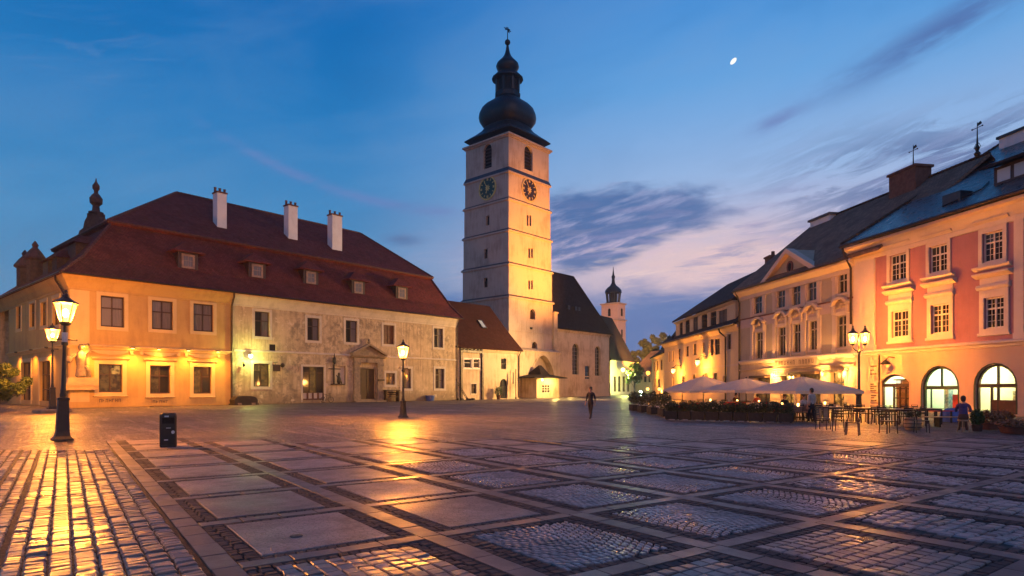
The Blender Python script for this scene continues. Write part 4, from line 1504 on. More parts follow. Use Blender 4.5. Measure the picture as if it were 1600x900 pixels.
def box_house(name, label, p0, p1, D, H, zr, mat, roofmat, holes=(), hip=(0, 0), e=.4, yr=None, lit=None, door=False):
    """A plain house: front from p0 to p1, depth D, eaves H, ridge zr."""
    d = (p1 - p0)
    ang = atan2(d.y, d.x)
    root = thing(name, label, 'house', (p0.x, p0.y, 0), ang)
    W = wm(root)
    L = d.length
    yr = yr if yr is not None else D / 2
    hs = [rect(W, *h[:4], arch=(h[4] if len(h) > 4 else None)) for h in holes]
    mb = MB()
    wall(mb, 0, L, 0, H, hs, .25)
    for x in (0, L):
        mb.add([(x, 0, 0), (x, D, 0), (x, D, H), (x, 0, H)], [(0, 1, 2, 3)])
        if not hip[0 if x == 0 else 1]:
            mb.add([(x, 0, H), (x, D, H), (x, yr, zr)], [(0, 1, 2)])
    mb.add([(L, D, 0), (0, D, 0), (0, D, H), (L, D, H)], [(0, 1, 2, 3)])
    mb.build('wall', mat, root)
    a = [(-e * .5, -e, H), (L + e * .5, -e, H), (L + e * .5, D + e, H), (-e * .5, D + e, H)]
    b = [(x, y, z + .14) for x, y, z in a]
    r0, r1 = (-e * .5 + hip[0], yr, zr), (L + e * .5 - hip[1], yr, zr)
    mb = MB()
    mb.add(a + b, [(3, 2, 1, 0), (0, 1, 5, 4), (1, 2, 6, 5), (2, 3, 7, 6), (3, 0, 4, 7)])
    mb.add(b + [r0, r1], [(0, 1, 5, 4), (1, 2, 5), (2, 3, 4, 5), (3, 0, 4)])
    mb.build('roof', roofmat, root, uv=True)
    MB().profile(0, L, [(0, H - .35), (-.1, H - .3), (-.26, H - .02), (0, H - .005)]).build('cornice', mat, root)
    for i, h in enumerate(hs):
        window(root, Matrix(), h, glass=(lit or 'glass') if (lit and i % 2 == 0) else 'glass', split=False, cols=2, rows=(.4, .6), y=.12, fw=.06, bar=.05)
    return root, W


far_tower()
# house with the tall dark roof under the far tower, its ground floor washed in greenish light
p0, p1 = P(953, 150), P(990, 163)
box_house('roofed_hall', 'low yellow lit hall with a tall dark hipped roof, between church and trees', p0, p1, 12, EYE + (HOR - 563) * .155, EYE + (HOR - 497) * .1694, 'cream', 'darkroof',
          [(959, 963, 588, 612), (966, 970, 588, 612), (973, 977, 588, 612), (980, 984, 590, 612)], hip=(0, .3), lit='litdim')
p0, p1 = P(988, 168), P(1024, 160)
box_house('street_end_house', 'shadowy house with a dark brown roof closing the street under the trees', p0, p1, 10, EYE + (HOR - 581) * .165, EYE + (HOR - 548) * .17, 'oldstone', 'browntile',
          [(1006, 1010, 588, 597), (1013, 1016, 588, 597)], hip=(2, 2))
# orange house beyond the cream one
p0, p1 = P(1018.5, 121), P(1040.5, 100.6)
box_house('orange_house', 'narrow orange lit house next to the far end of the cream house', p0, p1, 9, 7.3, 11.0, 'cream', 'darkroof',
          [(1021, 1023, 566, 580), (1026, 1028.5, 564, 579), (1032, 1035, 562, 578), (1022, 1024, 592, 605), (1028, 1031, 592, 606)], lit=None)


p0, p1 = P(-330, 64), P(9, 73)
box_house('dark_side_house', 'unlit dark house beyond the left end of the ochre house', p0, p1, 9, 8.6, 11.6, 'oldstone2', 'darkroof', [(-60, -30, 500, 540)])
# ------------------------------------------------------------------ trees
def tree(name, label, loc, h, crown, n, leaf, size, seed, limbs=7, trunk_r=.3, group=None):
    """Tapered trunk and limbs; the crown is small leaf faces gathered in clumps with gaps between them."""
    rn = random.Random(seed)
    root = thing(name, label, 'tree', loc, 0, group)
    rx, ry, rz, zc = crown
    mb = MB()
    mb.tube([(0, 0, 0), (.1, .05, h * .2), (-.05, .1, h * .45), (.05, 0, h * .8)], [trunk_r, trunk_r * .75, trunk_r * .5, trunk_r * .15], 8)
    clumps = []
    for i in range(limbs * 4):
        t = rn.uniform(0, 2 * pi)
        q = rn.uniform(.35, 1.0)
        v = rn.uniform(-.85, 1)
        hr = sqrt(max(0, 1 - v * v * .85))
        c = Vector((cos(t) * rx * hr * q, sin(t) * ry * hr * q, zc + v * rz * .9))
        clumps.append((c, rn.uniform(.22, .40) * min(rx, rz)))
        if i < limbs:
            z0 = h * rn.uniform(.2, .5)
            mb.tube([(0, .05, z0), tuple(Vector((0, .05, z0)).lerp(c, .5) + Vector((0, 0, .15 * h * .2))), tuple(c)], [trunk_r * .4, trunk_r * .25, .03], 5)
    mb.build('trunk', 'bark', root, smooth=True)
    lf = MB()
    for i in range(n):
        c, r = clumps[rn.randrange(len(clumps))]
        d = Vector((rn.gauss(0, 1), rn.gauss(0, 1), rn.gauss(0, 1)))
        p = c + d.normalized() * r * rn.random() ** .4 * Vector((1, 1, .8)).length / 1.6
        u = Vector((rn.gauss(0, 1), rn.gauss(0, 1), rn.gauss(0, .7))).normalized()
        w = u.cross(Vector((rn.gauss(0, 1), rn.gauss(0, 1), rn.gauss(0, 1)))).normalized()
        s = size * rn.uniform(.6, 1.3)
        lf.v += [p - u * s, p + w * s * .5, p + u * s, p - w * s * .5]
        o = len(lf.v) - 4
        lf.f.append((o, o + 1, o + 2, o + 3))
        lf.m.append(0)
    lf.build('crown', leaf, root)
    return root


k = 175 / FOC
for i, (px, pt, hw, lb) in enumerate(((1030, 512, 15, 'tall round-headed dark tree behind the orange and cream houses'), (1008, 526, 14, 'middle dark tree above the shadowy house closing the street'),
                                      (993, 543, 11, 'lowest of the dark trees, beside the tall dark hall roof'), (1046, 516, 13, 'dark tree half behind the cream house dormers'))):
    q = P(px, 175 + i * 3)
    zt = EYE + (HOR - pt) * k
    tree('tree', lb, (q.x, q.y, 0), zt, (hw * k, hw * k, zt * .36, zt * .60), 5200, 'leafdark', .42, 40 + i, group='trees behind the far houses')
q = P(991, 148.5)
tree('tree', 'small street tree lit yellow green by the floodlight beside the church', (q.x, q.y, 0), 7.4, (2.2, 2.0, 2.2, 4.9), 3200, 'leafgreen', .26, 77, trunk_r=.14)
q = P(8, 46)
tree('tree', 'low leafy bush-like tree by the corner of the ochre house', (q.x - .6, q.y, 0), 4.2, (1.9, 1.6, 1.35, 2.0), 8000, 'leafgreen', .12, 5, trunk_r=.14)


# ================================================================== RIGHT SIDE: pink house
def pink_house():
    p0, p1 = Vector((27.42, 50.2, 0)), Vector((30.1, 36.9, 0))
    d = (p1 - p0).normalized()
    root = thing('pink_house', 'three storey pink house with cream window surrounds and arched shop windows', 'house', p0, atan2(d.y, d.x))
    W = wm(root)
    I = Matrix()
    L, D = 21.0, 15.0
    H = 13.0
    zl = uz(W, 1400, 549)[1]
    t3 = [rect(W, 1391, 1417, 397, 438), rect(W, 1453, 1481, 383, 425), rect(W, 1536, 1568, 362, 408)]
    t2 = [rect(W, 1394, 1420.5, 485, 527), rect(W, 1455.5, 1484, 475, 521), rect(W, 1538.5, 1570, 464, 513)]
    # the fourth bay continues beyond the picture's edge
    du = t3[2]['u0'] - t3[1]['u0']
    t3.append({**t3[2], 'u0': t3[2]['u0'] + du, 'u1': t3[2]['u1'] + du})
    t2.append({**t2[2], 'u0': t2[2]['u0'] + du, 'u1': t2[2]['u1'] + du})
    ga = [rect(W, 1376, 1421, 585, 646, arch='seg'), rect(W, 1440.5, 1497, 573, 650, arch='round'), rect(W, 1523.5, 1587.5, 569, 650, arch='round')]
    for g_ in ga:
        g_['z0'] = .12
    xp = uz(W, 1368, 0)[0]
    x1 = uz(W, 1347, 0)[0]
    xr0, xr1 = uz(W, 1586, 0)[0], uz(W, 1601, 0)[0]
    mb = MB()
    wall(mb, 0, L, zl, H, t3 + t2, .22)
    mb.add([(0, 0, zl), (0, D, zl), (0, D, H), (0, 0, H)], [(3, 2, 1, 0)])
    mb.add([(L, 0, 0), (L, D, 0), (L, D, H), (L, 0, H)], [(0, 1, 2, 3)])
    mb.add([(L, D, 0), (0, D, 0), (0, D, H), (L, D, H)], [(0, 1, 2, 3)])
    mb.build('upper_wall', 'pink', root)
    mb = MB()
    wall(mb, 0, L, 0, zl, ga, .35)
    mb.add([(0, 0, 0), (0, D, 0), (0, D, zl), (0, 0, zl)], [(3, 2, 1, 0)])
    mb.build('ground_wall', 'pinkground', root)
    for a, b in ((-.02, xp), (xr0, xr1)):
        mb = MB()
        mb.box(a, b, -.10, 0, zl + .2, H - 1.3)
        mb.box(a - .01, b + .08, -.16, 0, zl + .2, zl + .6)
        mb.build('pilaster', 'pinktrim', root)
    MB().profile(-.35, L, [(0, H - 1.35), (-.10, H - 1.32), (-.14, H - 1.05), (-.10, H - 1.02), (-.22, H - .8), (-.50, H - .42), (-.78, H - .30), (-.78, H - .12), (0, H - .04)]).build('cornice', 'pinktrim', root)
    MB().profile(-.02, L, [(0, zl - .18), (-.10, zl - .14), (-.12, zl), (-.30, zl + .06), (-.30, zl + .16), (0, zl + .26)]).build('string_course', 'pinktrim', root)
    for h in t3:
        window(root, I, h, wood='whitewood', glass='glass', surround='pinktrim', sw=.26, sp=.09, cols=2, rows=(.33, .67), y=.10, fw=.09, bar=.09, mini=2, split=True)
        g = MB()
        a, b, z = h['u0'] - .26, h['u1'] + .26, h['z1'] + .26
        g.box(a - .02, b + .02, -.07, 0, z + .01, z + .34)
        g.profile(a - .22, b + .22, [(0, z + .34), (-.12, z + .36), (-.32, z + .5), (-.32, z + .58), (0, z + .62)])
        g.build('window_hood', 'pinktrim', root)
        g = MB()
        z = h['z0'] - .26
        g.profile(a - .3, b + .3, [(0, z - .24), (-.12, z - .2), (-.28, z - .06), (-.28, z + .02), (0, z + .05)])
        g.build('sill', 'pinktrim', root)
    for h in t2:
        window(root, I, h, wood='whitewood', glass='glass', surround='pinktrim', sw=.30, sp=.09, cols=2, rows=(.34, .66), y=.10, fw=.10, bar=.10, mini=2, split=True)
        g = MB()
        a, b, z = h['u0'] - .30, h['u1'] + .30, h['z1'] + .30
        g.box(a, b, -.10, 0, z + .01, z + .2)
        g.profile(a - .12, b + .12, [(0, z + .2), (-.16, z + .22), (-.26, z + .36), (-.20, z + .52), (0, z + .56)])
        g.box(a + .02, b - .02, -.07, 0, z + .56, z + .95)
        g.profile(a - .26, b + .26, [(0, z + .95), (-.14, z + .98), (-.40, z + 1.14), (-.40, z + 1.24), (0, z + 1.32)])
        g.build('window_hood', 'pinktrim', root)
        g = MB()
        z = h['z0'] - .30
        g.profile(a - .1, b + .1, [(0, z - .16), (-.14, z - .12), (-.14, z + .04), (0, z + .06)])
        g.build('sill', 'pinktrim', root)
    # ---- shops behind the arches
    cols_ = [((.9, 1.0, .55), 2.2), ((.78, 1.0, .62), 2.4), ((1.0, .95, .52), 2.2)]
    for i, h in enumerate(ga):
        a, b, zt = h['u0'] - .5, h['u1'] + .5, h['z1'] + .25
        g = MB()
        g.add([(a, .36, .1), (b, .36, .1), (b, 4, .1), (a, 4, .1), (a, .36, zt), (b, .36, zt), (b, 4, zt), (a, 4, zt)],
              [(0, 1, 2, 3), (2, 6, 7, 3), (0, 3, 7, 4), (1, 5, 6, 2), (4, 7, 6, 5)])
        rm = g.build('shop_room', 'shopwall', root)
        g = MB()
        m = (a + b) / 2
        for q in (.9, 2.4):
            g.box(m - .8, m + .8, q + .5, q + .75, zt - .16, zt - .08)
        g.build('ceiling_lamp', MT.setdefault('shoplamp%d' % i, emit('shop_lamp_%d' % i, cols_[i][0], 12)), rm)
        light('shop_light', (m, 1.6, zt - .5), 520, cols_[i][0], .3, root)
        light('shop_light', (m, 2.6, zt - 1.2), 260, cols_[i][0], .3, root)
        u0, u1 = h['u0'], h['u1']
        w = u1 - u0
        zb = h['z1'] - w / 2 if i else uz(W, 1400, 602)[1]
        g = MB()
        hh = dict(h, door=True)
        ring(g, hh, -.12, 0, .14, .30)
        g.box(u0, u1, .12, .30, zb - .12, zb + .12)
        if i == 0:
            x = u0 + w * .40
            g.box(x - .06, x + .06, .15, .28, .12, zb)
            for q in (.42, .60, .80, .97):
                xx = u0 + w * q
                g.box(xx - .04, xx + .04, .15, .25, .12, zb)
            for z in (.95, 1.65, 2.3):
                g.box(x, u1 - .1, .15, .25, z - .04, z + .04)
        elif i == 1:
            g.box(u0 + w * .5 - .045, u0 + w * .5 + .045, .15, .28, zb, h['z1'] - .1)
            g.box(u0 + w * .2 - .03, u0 + w * .2 + .03, .17, .26, .12, zb)
        else:
            for q in (.36, .52):
                g.box(u0 + w * q - .05, u0 + w * q + .05, .15, .28, .12, zb if q < .5 else h['z1'] - .1)
        sw_ = g.build('shop_window', 'greenframe' if i == 1 else 'wood', root)
        g = MB()
        g.prism(outline(hh, -.06), .225, .232)
        g.build('pane', 'clearpane', sw_)
        g = MB()
        ring(g, hh, 0, .08, -.03, 0)
        g.build('arch_edge', 'greenframe' if i else 'pinkground', root)
        if i == 2:
            x = u0 + w * .36
            g = MB()
            g.box(x + .05, u1 - .12, .16, .24, .12, .95)
            g.build('shop_base', 'reddoor', sw_)
        if i == 0:
            # striped awning valance and a lit transom sign
            g = MB()
            for q in range(9):
                xx = u0 + .62 + q * .13
                g.box(xx, xx + .06, .10, .13, zb + .14, zb + .36)
            g.build('lettering', 'signlit', sw_)
            g = MB()
            g.box(u0 + w * .44, u1 - .2, .27, .30, .12, 2.3)
            g.build('curtain', 'redcurtain', rm)
        # goods on wall shelves at the back
        if i:
            rg = random.Random(70 + i)
            for lv in range(4):
                z = .55 + lv * .55
                g = MB()
                g.box(a + .3, b - .3, 3.55, 3.9, z - .05, z)
                g.build('wall_shelf', 'paleshop', rm)
                x = a + .35
                while x < b - .5:
                    w_ = rg.uniform(.10, .30)
                    g = MB()
                    g.box(x, x + w_, 3.52, 3.8, z, z + rg.uniform(.15, .42))
                    g.build('goods', rg.choice(['redshop', 'greenshop', 'blueshop', 'paleshop', 'greyshop', 'goodsyellow', 'goodswhite']), rm)
                    x += w_ + rg.uniform(.02, .15)
        if i:
            for lv in range(4):
                z = .45 + lv * .58
                g = MB()
                g.box(b - .42, b - .01, .7, 3.4, z - .05, z)
                g.build('wall_shelf', 'paleshop', rm)
                y = .75
                while y < 3.2:
                    w_ = rg.uniform(.14, .34)
                    g = MB()
                    g.box(b - .40, b - .12, y, y + w_, z, z + rg.uniform(.18, .45))
                    g.build('goods', rg.choice(['redshop', 'greenshop', 'blueshop', 'paleshop', 'greyshop', 'goodsyellow', 'goodswhite', 'goodswhite']), rm)
                    y += w_ + rg.uniform(.02, .14)
        if i == 1:
            for (x0_, x1_, y0_, y1_, z0_, z1_, mt, nm) in ((.52, .84, 1.0, 1.5, .1, 1.25, 'redshop', 'counter'), (.50, .9, 2.6, 2.9, .1, 2.1, 'greenshop', 'shelf'), (.22, .34, 1.2, 1.6, .1, 1.7, 'blueshop', 'display_fridge'),
                                                         (.36, .46, 2.0, 2.3, .1, 2.2, 'greyshop', 'shelf'), (.30, .95, 3.6, 3.9, 1.0, 1.2, 'greyshop', 'shelf'), (.86, .95, 1.6, 2.2, .1, 1.9, 'blueshop', 'shelf')):
                g = MB()
                g.box(u0 + w * x0_, u0 + w * x1_, y0_, y1_, z0_, z1_)
                for q in range(3):
                    g.box(u0 + w * x0_ + .02, u0 + w * x1_ - .02, y0_ - .02, y0_, z0_ + (z1_ - z0_) * (.2 + .3 * q), z0_ + (z1_ - z0_) * (.24 + .3 * q))
                g.build(nm, mt, rm)
        if i == 2:
            for (x0_, x1_, y0_, y1_, z0_, z1_, mt, nm) in ((.45, .95, 1.6, 2.2, .1, 1.25, 'paleshop', 'counter'), (.50, .93, 3.4, 3.8, .1, 1.9, 'paleshop', 'shelf'), (.10, .30, 2.6, 3.0, .1, 1.5, 'greyshop', 'shelf'), (.66, .74, 1.5, 1.6, 1.25, 1.7, 'greyshop', 'plant')):
                g = MB()
                g.box(u0 + w * x0_, u0 + w * x1_, y0_, y1_, z0_, z1_)
                for q in range(3):
                    g.box(u0 + w * x0_ + .02, u0 + w * x1_ - .02, y0_ - .02, y0_, z0_ + (z1_ - z0_) * (.2 + .3 * q), z0_ + (z1_ - z0_) * (.24 + .3 * q))
                g.build(nm, mt, rm)
    # ---- roof
    e = .9
    yr, zr = 14.5, 22.2
    mb = MB()
    a = [(-.45, -e, H - .04), (L, -e, H - .04), (L, yr, zr), (-.45, yr, zr)]
    b = [(x, y, z + .22) for x, y, z in a]
    mb.add(a + b, [(3, 2, 1, 0), (4, 5, 6, 7), (0, 1, 5, 4), (1, 2, 6, 5), (2, 3, 7, 6), (3, 0, 4, 7)])
    mb.add([(-.45, yr, zr + .22), (L, yr, zr + .22), (L, D + 14, H), (-.45, D + 14, H)], [(0, 1, 2, 3)])
    mb.add([(-.3, 0, H), (-.3, D + 13, H), (-.3, yr, zr)], [(0, 1, 2)])
    rf = mb.build('roof', 'slate', root, uv=True)
    sl = (zr - H) / (yr + e)
    zf = lambda y: H + .18 + (y + e) * sl
    MB().tube([(-.45, -e - .1, H + .02), (L, -e - .1, H + .02)], .11, 7).build('gutter', 'pipe', root)
    g = MB()
    for i in range(34):
        y0, y1 = -e + i * .46, -e + i * .46 + .44
        g.tube([(-.40, y0, zf(y0) + .06), (-.40, y1, zf(y1) + .03)], .14, 5)
    g.build('verge_tile', 'browntile', rf, kind='stuff')
    # dormer
    yd = 1.6
    u0, z0 = uz(W, 1553, 303, yd)
    u1 = u0 + 2.6
    z0 = zf(yd) - .1
    g = MB()
    g.box(u0, u1, yd, yd + 3, z0, z0 + 1.25)
    dm = g.build('dormer', 'wood', root)
    g = MB()
    q = [(u0 - .5, yd - .6, z0 + 1.2), (u1 + .5, yd - .6, z0 + 1.2), (u1 + .5, yd + 3.4, z0 + 2.3), (u0 - .5, yd + 3.4, z0 + 2.3)]
    g.add(q + [(x, y, z + .18) for x, y, z in q], [(3, 2, 1, 0), (4, 5, 6, 7), (0, 1, 5, 4), (1, 2, 6, 5), (2, 3, 7, 6), (3, 0, 4, 7)])
    g.build('dormer_roof', 'darkroof', dm, uv=True)
    for q in range(2):
        a_ = u0 + .25 + q * 1.1
        g = MB()
        g.box(a_, a_ + .85, yd - .03, yd, z0 + .25, z0 + 1.05)
        g.build('pane', 'mirrorpane', dm)
    # low skylight hatch and a roof cable
    u, _ = uz(W, 1492, 316, 1.3)
    g = MB()
    g.box(u - .7, u + .7, 1.0, 2.0, zf(1.4) - .3, zf(1.4) + .42)
    g.build('roof_hatch', 'lead', rf)
    ca, cb = uz(W, 1500, 0, 1.0)[0], uz(W, 1545, 0, 3.0)[0]
    MB().tube([(ca - 1, .6, zf(.6) + .05), (ca + 1, 1.6, zf(1.6) + .08), (cb, 3.0, zf(3.0) + .08)], .05, 5).build('roof_cable', 'iron', rf)
    # ridge chimney
    uc = uz(W, 1589, 0, 13.0)[0]
    c = MB()
    zt = uz(W, 1589, 212, 13.0)[1]
    c.box(uc - .9, uc + 1.4, 12.3, 13.6, zf(12.3) - .4, zt)
    ch = c.build('chimney', 'whitechim', rf)
    c = MB()
    c.box(uc - 1.05, uc + 1.55, 12.15, 13.75, zt, zt + .2)
    c.build('chimney_cap', 'lead', ch)
    # rain pipe on the party line, lower pipe and bracket lamp, notice boards
    drainpipe(root, [(-.25, -.9, H - .05), (-.2, -.85, H - .5), (-.18, -.2, H - 1.7), (-.18, -.2, uz(W, 1345, 505)[1])], .09)
    xd = uz(W, 1375, 0)[0]
    drainpipe(root, [(xd, -.08, zl - .2), (xd, -.08, .15)], .06)
    for k_, (a, b, c_, d_) in enumerate(((1360, 1373, 568, 588), (1360, 1373, 598, 612), (1361, 1373, 615, 628))):
        r = rect(W, a, b, c_, d_)
        g = MB()
        g.box(r['u0'], r['u1'], -.10, -.02, r['z0'], r['z1'])
        bd = g.build('notice_board', 'signcream', root)
        g = MB()
        n_ = 4 if k_ == 1 else 3
        for q in range(n_):
            z = r['z0'] + (r['z1'] - r['z0']) * (q + .6) / (n_ + .3)
            g.box(r['u0'] + .1, r['u1'] - .1 - .25 * (q % 2), -.11, -.10, z - .05, z + .05)
        g.build('lettering', 'text', bd)
    u, z = uz(W, 1398, 565)
    g = MB()
    g.tube([(u, 0, z + .3), (u, -.5, z + .35), (u, -.8, z + .1)], .035, 5)
    g.box(u - .25, u + .25, -1.0, -.6, z - .22, z - .1)
    g.lathe([(.30, z - .1), (.06, z + .12)], 8, (u, -.8))
    g.build('bracket_lamp', 'iron', root)
    return root, W


MT['shopwall'] = simple('shop_wall_paint', (.72, .70, .55), .8, bump=.05, var=.08)
MT['greenframe'] = simple('dark_green_frame', (.03, .05, .022), .5)
MT['clearpane'] = see_glass('clear_shop_pane', (.96, .98, .96), mixf=.05)
MT['redshop'] = simple('red_counter', (.62, .035, .02), .5, bump=0)
MT['greenshop'] = simple('green_shelving', (.04, .25, .10), .6, bump=0, c2=(.5, .35, .1), scale=5)
MT['blueshop'] = simple('blue_grey_display', (.10, .22, .32), .4, bump=0, c2=(.45, .5, .5), scale=6)
MT['greyshop'] = simple('grey_shelving', (.12, .12, .10), .6, bump=0, c2=(.4, .3, .15), scale=8)
MT['paleshop'] = simple('pale_counter', (.6, .52, .32), .5, bump=0, c2=(.35, .22, .10), scale=6)
MT['goodsyellow'] = simple('yellow_goods', (.7, .45, .08), .5, bump=0)
MT['goodswhite'] = simple('white_goods', (.75, .75, .7), .5, bump=0)
MT['redcurtain'] = simple('brown_curtain', (.22, .12, .05), .8, bump=0)
MT['signlit'] = emit('lit_lettering', (1, .95, .7), 1.4)
MT['signcream'] = simple('cream_board', (.55, .44, .30), .7, var=.2)
PK_ROOT, PW = pink_house()


# ================================================================== beige house with the pediment
def beige_house():
    p0, p1 = Vector((24.55, 67.5, 0)), Vector((27.55, 50.0, 0))
    d = (p1 - p0)
    root = thing('beige_house', 'grey beige classical house with a pediment and pilasters beside the pink house', 'house', p0, atan2(d.y, d.x))
    W = wm(root)
    I = Matrix()
    L = d.length - .12
    H, D = 12.0, 16.0
    up = [rect(W, *h) for h in ((1178.5, 1191, 463, 490), (1214, 1227, 453.5, 481), (1237.5, 1251, 446, 477), (1261.5, 1276, 439, 470), (1309.5, 1324, 427, 458))]
    md = [rect(W, *h) for h in ((1181, 1192.5, 519, 561), (1216.5, 1228, 511, 556), (1239.5, 1251, 506, 551), (1264.5, 1277, 501, 547), (1308, 1323, 493, 543))]
    gr = [rect(W, *h) for h in ((1181, 1204, 589, 640), (1222, 1241, 586, 640), (1246, 1283, 583, 640), (1298, 1320, 580, 640))]
    for h in gr:
        h['z0'] = .1
    zl = uz(W, 1250, 558)[1] - .1
    mb = MB()
    wall(mb, 0, L, zl, H, up + md, .25)
    mb.add([(0, 0, 0), (0, D, 0), (0, D, H), (0, 0, H)], [(3, 2, 1, 0)])
    mb.add([(0, 0, H), (0, D, H), (0, 9, 19.4)], [(2, 1, 0)])
    mb.build('upper_wall', 'beige', root)
    mb = MB()
    wall(mb, 0, L, 0, zl, gr, .5, y=-.06)
    mb.build('ground_wall', 'oldstone', root)
    # rustication: every course a block proud of its joint
    g = MB()
    nc = 8
    for i in range(nc):
        z0 = .3 + (zl - 1.5) * i / nc
        z1 = .3 + (zl - 1.5) * (i + 1) / nc - .06
        xs = [0] + [v for h in gr for v in (h['u0'] - .12, h['u1'] + .12)] + [L]
        for a, b in zip(xs[::2], xs[1::2]):
            if b - a > .15 and z0 < gr[0]['z1'] + 2:
                g.box(a, b, -.12, -.061, z0, z1)
    g.build('rustication', 'oldstone', root, kind='stuff')
    MB().profile(-.35, L, [(0, H - 1.0), (-.10, H - .96), (-.12, H - .6), (-.2, H - .55), (-.6, H - .22), (-.62, H - .04), (0, H - .02)]).build('cornice', 'beigetrim', root)
    MB().profile(0, L, [(-.05, zl - .25), (-.16, zl - .2), (-.30, zl + .02), (-.30, zl + .14), (0, zl + .22)]).build('string_course', 'beigetrim', root)
    zb = uz(W, 1250, 574)[1]
    MB().profile(0, L, [(-.05, zb - .12), (-.22, zb - .06), (-.22, zb + .06), (0, zb + .12)]).build('string_course', 'oldstone', root)
    zm = uz(W, 1256, 480.5)[1]
    MB().profile(0, L, [(0, zm - .05), (-.10, zm - .03), (-.12, zm + .06), (0, zm + .10)]).build('string_course', 'redstring', root)
    MB().box(.02, L - .02, -.05, -.0, zm - .95, zm - .06).build('frieze', 'pinkfrieze', root)
    # pilasters beside each window, through two storeys
    ed = []
    for a in up:
        ed += [a['u0'], a['u1']]
    for h in (up[0], up[1], up[2], up[3], up[4]):
        for x in (h['u0'] - .62, h['u1'] + .22):
            g = MB()
            g.box(x, x + .42, -.10, 0, zm + .12, H - 1.0)
            g.box(x - .05, x + .47, -.14, 0, H - 1.28, H - 1.02)
            g.box(x, x + .42, -.10, 0, zl + .24, zm - .98)
            g.box(x - .05, x + .47, -.13, 0, zl + .24, zl + .6)
            g.build('pilaster', 'beigetrim', root)
    for h in up:
        window(root, I, h, wood='palewood', glass='glass', surround='beigetrim', sw=.16, sp=.04, cols=2, rows=(.34, .66), y=.12, fw=.08, bar=.08, split=True)
    for h in md:
        window(root, I, h, wood='palewood', glass='glass', surround='beigetrim', sw=.16, sp=.05, cols=2, rows=(.28, .72), y=.12, fw=.08, bar=.10, split=True)
        m = (h['u0'] + h['u1']) / 2
        w = (h['u1'] - h['u0']) / 2 + .38
        zt = h['z1'] + .24
        g = MB()
        n = 10
        out_ = [(m - w * cos(pi * i / n), zt + .75 + .55 * sin(pi * i / n)) for i in range(n + 1)]
        inn = [(m - (w - .16) * cos(pi * i / n), zt + .62 + .48 * sin(pi * i / n)) for i in range(n + 1)]
        for i in range(n):
            g.prism([inn[i], inn[i + 1], out_[i + 1], out_[i]], -.40, 0)
        for s in (-1, 1):
            a, b = sorted((m + s * (w - .02), m + s * (w + .26)))
            g.box(a, b, -.34, 0, zt + .66, zt + .80)
            a, b = sorted((m + s * (w - .24), m + s * (w + .02)))
            g.box(a, b, -.24, 0, zt - .1, zt + .62)
        g.box(m - w, m + w, -.08, 0, zt - .14, zt + .10)
        hd = g.build('window_hood', 'beigetrim', root)
        g = MB()
        g.prism(inn, -.05, -.01)
        g.build('tympanum', 'oldstone', hd)
        g = MB()
        g.ball((m, -.10, zt + .62), (.22, .14, .26), 8)
        for s in (-1, 1):
            for q in range(3):
                g.ball((m + s * (.26 + .17 * q), -.08, zt + .56 - .06 * q), (.13, .09, .12), 6)
        g.build('ornament', 'oldstone', hd, smooth=True)
    # pediment
    a = uz(W, 1198, 437)[0]
    b = uz(W, 1286, 411)[0]
    za = uz(W, 1244, 388)[1]
    m = (a + b) / 2
    g = MB()
    g.prism([(a + .3, H + .0), (b - .3, H + .0), (m, za - .3)], -.25, 0)
    # gable body back into the roof
    g.add([(a, -.2, H), (m, -.2, za), (m, 6.5, za), (a, .5, H)], [(0, 1, 2, 3)])
    g.add([(b, -.2, H), (m, -.2, za), (m, 6.5, za), (b, .5, H)], [(3, 2, 1, 0)])
    pd = g.build('pediment', 'beige', root)
    g = MB()
    th = .42
    g.prism([(a - .25, H - .02), (a + .55, H - .02), (m, za - .38), (m, za + .08)], -.75, .1)
    g.prism([(b + .25, H - .021), (m, za + .081), (m, za - .381), (b - .55, H - .021)], -.751, .101)
    g.build('raking_cornice', 'beigetrim', pd)
    zc = H + (za - H) * .36
    g = MB()
    g.prism([(m + .30 * cos(2 * pi * q / 16), zc + .42 * sin(2 * pi * q / 16)) for q in range(16)], -.30, -.26)
    ov = g.build('oval_window', 'black', pd)
    g = MB()
    for q in range(16):
        t0, t1 = 2 * pi * q / 16, 2 * pi * (q + 1) / 16
        g.prism([(m + .30 * cos(t0), zc + .42 * sin(t0)), (m + .44 * cos(t0), zc + .58 * sin(t0)), (m + .44 * cos(t1), zc + .58 * sin(t1)), (m + .30 * cos(t1), zc + .42 * sin(t1))], -.36, -.25)
    g.build('oval_frame', 'redstring', ov)
    # roof
    yr, zr, e = 9.0, 19.6, .7
    mb = MB()
    q = [(-.3, -e, H), (L + 3.2, -e, H), (L + 3.2, yr, zr), (-.3, yr, zr)]
    mb.add(q + [(x, y, z + .25) for x, y, z in q], [(3, 2, 1, 0), (4, 5, 6, 7), (0, 1, 5, 4), (1, 2, 6, 5), (2, 3, 7, 6), (3, 0, 4, 7)])
    mb.add([(-.3, yr, zr + .25), (L + 3.2, yr, zr + .25), (L + 3.2, 18.5, H), (-.3, 18.5, H)], [(0, 1, 2, 3)])
    rf = mb.build('roof', 'browntile', root, uv=True)
    g = MB()
    for i in range(48):
        x = -.3 + i * .44
        g.tube([(x, yr, zr + .27), (x + .42, yr, zr + .24)], .16, 5)
    g.build('ridge_tile', 'browntile', rf, kind='stuff')
    MB().tube([(-.3, -e - .08, H + .03), (L, -e - .08, H + .03)], .10, 6).build('gutter', 'pipe', root)
    zf = lambda y: H + .25 + (y + e) * (zr - H) / (yr + e)
    # brown chimney near the ridge
    y = 7.6
    u0, u1 = uz(W, 1389, 0, y)[0], uz(W, 1430, 0, y)[0]
    zt = uz(W, 1410, 268, y)[1]
    c = MB()
